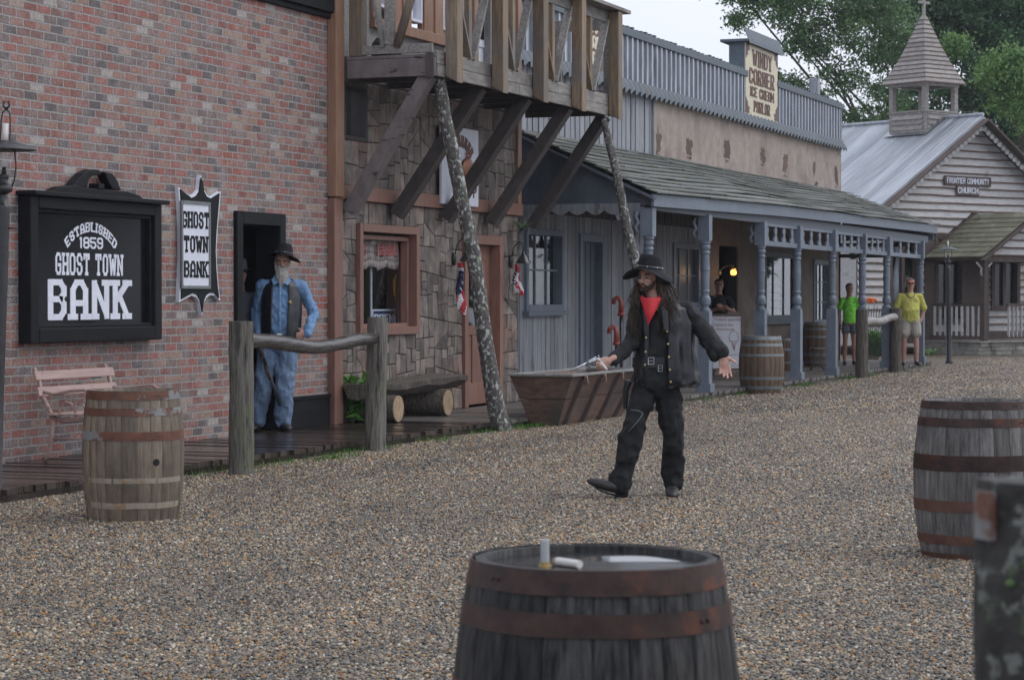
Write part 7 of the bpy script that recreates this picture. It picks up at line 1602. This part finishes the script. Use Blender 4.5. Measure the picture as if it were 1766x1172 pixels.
for s in 'LR':
    mb = MB(); a, t = J['an'+s], J['toe'+s]; mb.cap(a, a-V((0, 0, .05)), .05, .05); mb.tube([V((a.x, a.y+.05, .05)), V((a.x, a.y-.03, .05)), a.lerp(t, .6)*1-V((0, 0, a.lerp(t, .6).z-.045)), V((t.x, t.y, .035)), V((t.x+.01, t.y-.04, .03))], [(.035, .04), (.045, .05), (.05, .042), (.045, .032), (.015, .015)], 12, ref=(1, 0, 0)); blob('shoe', mb, M['brown_leather'], SH, .008, 3)
rf = empty('rifle', SH.matrix_basis @ s3(205, 620, -.12), YAW, 'short double barrelled shotgun pointing down in the sheriff hand', 'rifle'); off = s3(205, 620, -.12); s4 = lambda cx, cy, y=0.: s3(cx, cy, -.12+y)-off
mb = MB(); mb.tube([s4(218, 660), s4(291, 867, -.04)], .011, 10); mb.tube([s4(213, 662), s4(286, 868, -.04)], .010, 10); mb.build('barrel', M['gunmetal'], rf, w=0, smooth=True)
mb = MB(); mb.tube([s4(196, 590), s4(203, 625), s4(214, 655)], [(.018, .03), (.018, .03), (.02, .028)], 10); mb.tube([s4(222, 690), s4(245, 755, -.015)], [.019, .016], 10); mb.build('stock', M['walnut'], rf, w=0, smooth=True)
mb = MB(); mb.tube([s4(200, 645), s4(196, 668), s4(210, 682), s4(220, 676)], .004, 6); mb.build('trigger_guard', M['gunmetal'], rf, w=0)
# ---------------------------------------------------------------- simpler figures
def simple(px, py_feet, zf, D, label, H, skin, shirt, bottom, build=1., short=True, yaw=0., hairm='hair', arms=None, hair_n=True, sleeves=.9, slope=None, cuff=.5, depth_shift=0, shoes='brown_leather', belly=0):
    q = atD(px, 513, D); r = empty('person', (q.x, q.y, zf), YAW+yaw, label, 'person'); k = H/1.75; b = build
    P = lambda x, z, y=0.: V((x*k, y*k, z*k))
    J = dict(head=P(0, 1.63), neck=P(0, 1.47, .02), chest=P(0, 1.30, .02), pelvis=P(0, .95), shL=P(-.185*b, 1.40, .02), shR=P(.185*b, 1.40, .02), elL=P(-.25*b, 1.13, .05), wrL=P(-.25*b, .89, -.02), elR=P(.25*b, 1.13, .05), wrR=P(.25*b, .89, -.02),
             hipL=P(-.09*b, .92), hipR=P(.09*b, .92), knL=P(-.11*b, .50, -.02), anL=P(-.12*b, .10, .02), toeL=P(-.14*b, .04, -.13), knR=P(.11*b, .50, -.02), anR=P(.12*b, .10, .02), toeR=P(.15*b, .04, -.13))
    hd = [(None, 'L'), (None, 'R')]
    if arms: J.update({n: P(*v) for n, v in arms.items()})
    R = rz3(0); hands = []
    for s, sg in (('L', -1), ('R', 1)):
        d = (J['wr'+s]-J['el'+s]).normalized(); hands.append((J['wr'+s], d, (-sg*.9, .1, .1), (0, -1, .1), dict(curl=.35, sc=k)))
    body(r, J, R, k, skin, hands, waist=.13*b*k, chest=.15*b*k, voxel=.009); face_bits(r, J['head'], R, k, lips=False)
    mb = MB(); mb.tube([J['neck']+V((0, 0, -.01)), J['neck']+V((0, 0, -.05)), J['chest'], P(0, 1.10, -.01-belly), P(0, .90)], [(.062*k, .065*k), (.11*b*k, .085*k), (.175*b*k, .128*k), (.165*b*k, (.125+belly)*k), (.175*b*k, .130*k)], 18, ref=(1, 0, 0))
    for s in 'LR': mb.cap(J['neck']+V((0, 0, -.07)), J['sh'+s]+V((0, 0, -.015)), .055*k, .056*k); e = J['sh'+s].lerp(J['el'+s], sleeves if sleeves <= 1 else 1); mb.cap(J['sh'+s]+V((0, 0, -.015)), e, .060*k, .070*k)
    if sleeves > 1:
        for s in 'LR': mb.cap(J['el'+s], J['wr'+s], .06*k, .045*k)
    so_ = blob('shirt', mb, M[shirt], r, .010, 2, (.010, 9))
    mb = MB(); mb.ell(P(0, .93), (.165*b*k, .12*b*k, .10*k))
    for s in 'LR':
        if short: mb.cap(J['hip'+s], J['hip'+s].lerp(J['kn'+s], cuff), .098*b*k, .105*b*k)
        else: mb.cap(J['hip'+s], J['kn'+s], .09*k, .075*k); mb.cap(J['kn'+s], J['an'+s], .075*k, .065*k)
    blob('shorts' if short else 'trousers', mb, M[bottom], r, .010, 2, (.008, 9))
    for s in 'LR':
        a, t = J['an'+s], J['toe'+s]; mb = MB(); mb.tube([V((a.x, a.y+.05, .05)), V((a.x, a.y-.03, .055)), V((t.x, t.y, .04)), V((t.x, t.y-.05, .03))], [(.035, .04), (.042, .05), (.048, .035), (.02, .015)], 12, ref=(1, 0, 0)); blob('shoe', mb, M[shoes], r, .010, 2)
    if hair_n:
        mb = MB(); h = J['head']; mb.ell(h+V((0, .025, .045))*k, (.084*k, .092*k, .080*k)); mb.ell(h+V((0, .05, -.02))*k, (.07*k, .05*k, .07*k)); mb.ell(h+V((0, -.035, .088))*k, (.06*k, .045*k, .030*k)); blob('hair', mb, M[hairm], r, .010, 2, (.006, 20))
    return r, J, k
M['hair_light'] = PM('dark_blond_hair', (.05, .035, .025), (.12, .085, .06), 12, rough=.6, bump=.3, tint=0)
r, J, k = simple(1465, 0, DECK, 47.9, 'youth in a lime green t-shirt and grey shorts standing behind the far hitching rail', 1.70, 'skin_tan', 'lime', 'slate_cloth', .84, hairm='hair_light', sleeves=.62, cuff=.45, shoes='navy', arms=dict(wrL=(-.20, .87, -.05), wrR=(.20, .87, -.05)))
mb = MB(); mb.ell(J['chest']+V((.08, -.125, .04)), (.022, .004, .012), n=8); mb.build('shirt_print', M['navy'], r, w=0)
r, J, k = simple(1570, 0, DECK, 47.6, 'man in a yellow shirt, khaki shorts and faded cap by the porch end post', 1.80, 'skin', 'yellow', 'khaki', 1.08, hairm='hair_light', sleeves=.85, cuff=.62, arms=dict(elR=(.29, 1.12, .06), wrR=(.22, .92, -.0)), belly=.02)
mb = MB(); mb.ell(J['head']+V((0, .01, .05))*k, (.085*k, .10*k, .075*k)); mb.tube([J['head']+V((0, -.06, .055))*k, J['head']+V((0, -.12, .045))*k, J['head']+V((0, -.165, .03))*k], [(.07, .006), (.065, .006), (.04, .004)], 12, ref=(1, 0, 0)); mb.build('cap', M['cap_pink'], r, w=0, smooth=True)
mb = MB(); [mb.ell(J['head']+V((s*.03, -.088, .012))*k, (.024, .008, .016), n=10) for s in (-1, 1)]; mb.cap(J['head']+V((-.07, -.06, .012)), J['head']+V((.07, -.06, .012)), .004); mb.build('sunglasses', M['black_iron'], r, w=0)
mb = MB(); c = J['neck']; mb.tube([c+V((x, y, z)) for x, y, z in ((-.085, -.03, .0), (-.08, -.10, -.06), (-.04, -.135, -.10), (.0, -.14, -.115), (.04, -.135, -.10), (.08, -.10, -.06), (.085, -.03, 0))], .008, 6); mb.build('neck_strap', M['black_iron'], r, w=0)
mb = MB(); mb.tube([J['chest']+V((0, -.132, .10)), J['chest']+V((0, -.15, -.1)), J['chest']+V((0, -.165, -.3))], [(.012, .004)]*3, 6, ref=(1, 0, 0)); [mb.hexa([J['chest']+V((s*.07+a, -.128+(.0 if z > 0 else -.0)-e, z)) for z in (-.02, .05) for a, e in ((-.045, .0), (.045, .0), (.045, -.012), (-.045, -.012))]) for s in (-1, 1)]; mb.build('shirt_pocket', M['yellow'], r, w=0)
q = onX(413, 480, 11.42); r, J, k = simple(412, 0, DECK, FWD.dot(V((-11.42, q[0], 0))), 'person in a grey hat and jacket half hidden inside the bank doorway', 1.76, 'skin', 'slate_cloth', 'black_denim', .95, short=False, sleeves=1.5)
hat(r, J['head']+V((0, 0, .06)), rz3(0), .088, .12, .12, lambda a, f: 0, 'slate_cloth', band=False, taper=.9)
r, J, k = simple(1240, 0, DECK, 41.6, 'person in dark clothes with clasped hands standing behind the sandwich board', 1.74, 'skin_tan', 'black_cloth', 'black_denim', .92, short=False, sleeves=.6, arms=dict(elL=(-.22, 1.16, -.06), wrL=(.0, 1.22, -.24), elR=(.26, 1.16, -.05), wrR=(.06, 1.24, -.24)))
# ================================================================ GRAVEL
rs_ = np.random.RandomState(2); pts = []
for d0_, d1_, dens, sc in ((8.6, 13, 4200, 1.), (13, 19, 2900, 1.12), (19, 30, 1600, 1.35), (30, 58, 460, 1.9)):
    for d in np.arange(d0_, d1_, .5):
        n = int(dens*.5*(d+.25)*.50); dd_ = d+rs_.rand(n)*.5; rr = (rs_.rand(n)-.5)*.5*(d+.25); pts.append(np.stack([rr*RGT.x+dd_*FWD.x, rr*RGT.y+dd_*FWD.y, rs_.uniform(-.003, .006, n), np.full(n, sc)], 1))
pts = np.concatenate(pts); pts = pts[pts[:, 0] > -9.45]
me = bpy.data.meshes.new('gravel'); me.vertices.add(len(pts)); me.vertices.foreach_set('co', pts[:, :3].astype(np.float32).ravel())
at = me.attributes.new('psize', 'FLOAT', 'POINT'); at.data.foreach_set('value', pts[:, 3].astype(np.float32))
gv = bpy.data.objects.new('gravel', me); COL.objects.link(gv); tag(gv, 'loose wet pea gravel in grey, tan and orange covering the street', 'gravel', kind='stuff')
ng = bpy.data.node_groups.new('scatter', 'GeometryNodeTree'); ng.interface.new_socket('Geometry', in_out='INPUT', socket_type='NodeSocketGeometry'); ng.interface.new_socket('Geometry', in_out='OUTPUT', socket_type='NodeSocketGeometry')
N = ng.nodes; L = ng.links; gi = N.new('NodeGroupInput'); go = N.new('NodeGroupOutput'); ip = N.new('GeometryNodeInstanceOnPoints'); ic = N.new('GeometryNodeMeshIcoSphere'); ic.inputs['Radius'].default_value = .0088; ic.inputs['Subdivisions'].default_value = 2
sm_ = N.new('GeometryNodeSetMaterial'); sm_.inputs['Material'].default_value = mat_pebble()
sp_ = N.new('GeometryNodeSetPosition'); nn = N.new('ShaderNodeTexNoise'); nn.inputs['Scale'].default_value = 90; nn.inputs['Detail'].default_value = 1; vm = N.new('ShaderNodeVectorMath'); vm.operation = 'MULTIPLY_ADD'; vm.inputs[1].default_value = (.010,)*3; vm.inputs[2].default_value = (-.005,)*3
L.new(nn.outputs['Color'], vm.inputs[0]); L.new(ic.outputs[0], sp_.inputs[0]); L.new(vm.outputs[0], sp_.inputs['Offset'])
ss = N.new('GeometryNodeSetShadeSmooth'); L.new(sp_.outputs[0], ss.inputs[0]); L.new(ss.outputs[0], sm_.inputs[0]); L.new(sm_.outputs[0], ip.inputs['Instance']); L.new(gi.outputs[0], ip.inputs['Points'])
r1 = N.new('FunctionNodeRandomValue'); r1.data_type = 'FLOAT_VECTOR'; r1.inputs[0].default_value = (.6, .5, .35); r1.inputs[1].default_value = (1.45, 1.1, .85); at_ = N.new('GeometryNodeInputNamedAttribute'); at_.data_type = 'FLOAT'; at_.inputs[0].default_value = 'psize'
v2 = N.new('ShaderNodeVectorMath'); v2.operation = 'SCALE'; L.new(r1.outputs[0], v2.inputs[0]); L.new(at_.outputs[0], v2.inputs['Scale']); L.new(v2.outputs[0], ip.inputs['Scale'])
r2 = N.new('FunctionNodeRandomValue'); r2.data_type = 'FLOAT_VECTOR'; r2.inputs[0].default_value = (-.6, -.6, 0); r2.inputs[1].default_value = (.6, .6, 6.28); r2.inputs['Seed'].default_value = 3; L.new(r2.outputs[0], ip.inputs['Rotation'])
L.new(ip.outputs[0], go.inputs[0]); md = gv.modifiers.new('scatter', 'NODES'); md.node_group = ng
# ================================================================ RAIN HAZE
hb = MB(); hb.box(-78, 38, -11, 115, -1, 16); hm = bpy.data.materials.new('haze'); hm.use_nodes = True; n = hm.node_tree.nodes; n.remove(n['Principled BSDF'])
pv = n.new('ShaderNodeVolumePrincipled'); pv.inputs['Color'].default_value = (.86, .90, 1, 1); pv.inputs['Density'].default_value = .0004; pv.inputs['Anisotropy'].default_value = .0
hm.node_tree.links.new(pv.outputs[0], n['Material Output'].inputs['Volume'])
tag(hb.build('haze', hm), 'thin grey rain haze filling the whole street', 'haze', kind='stuff')
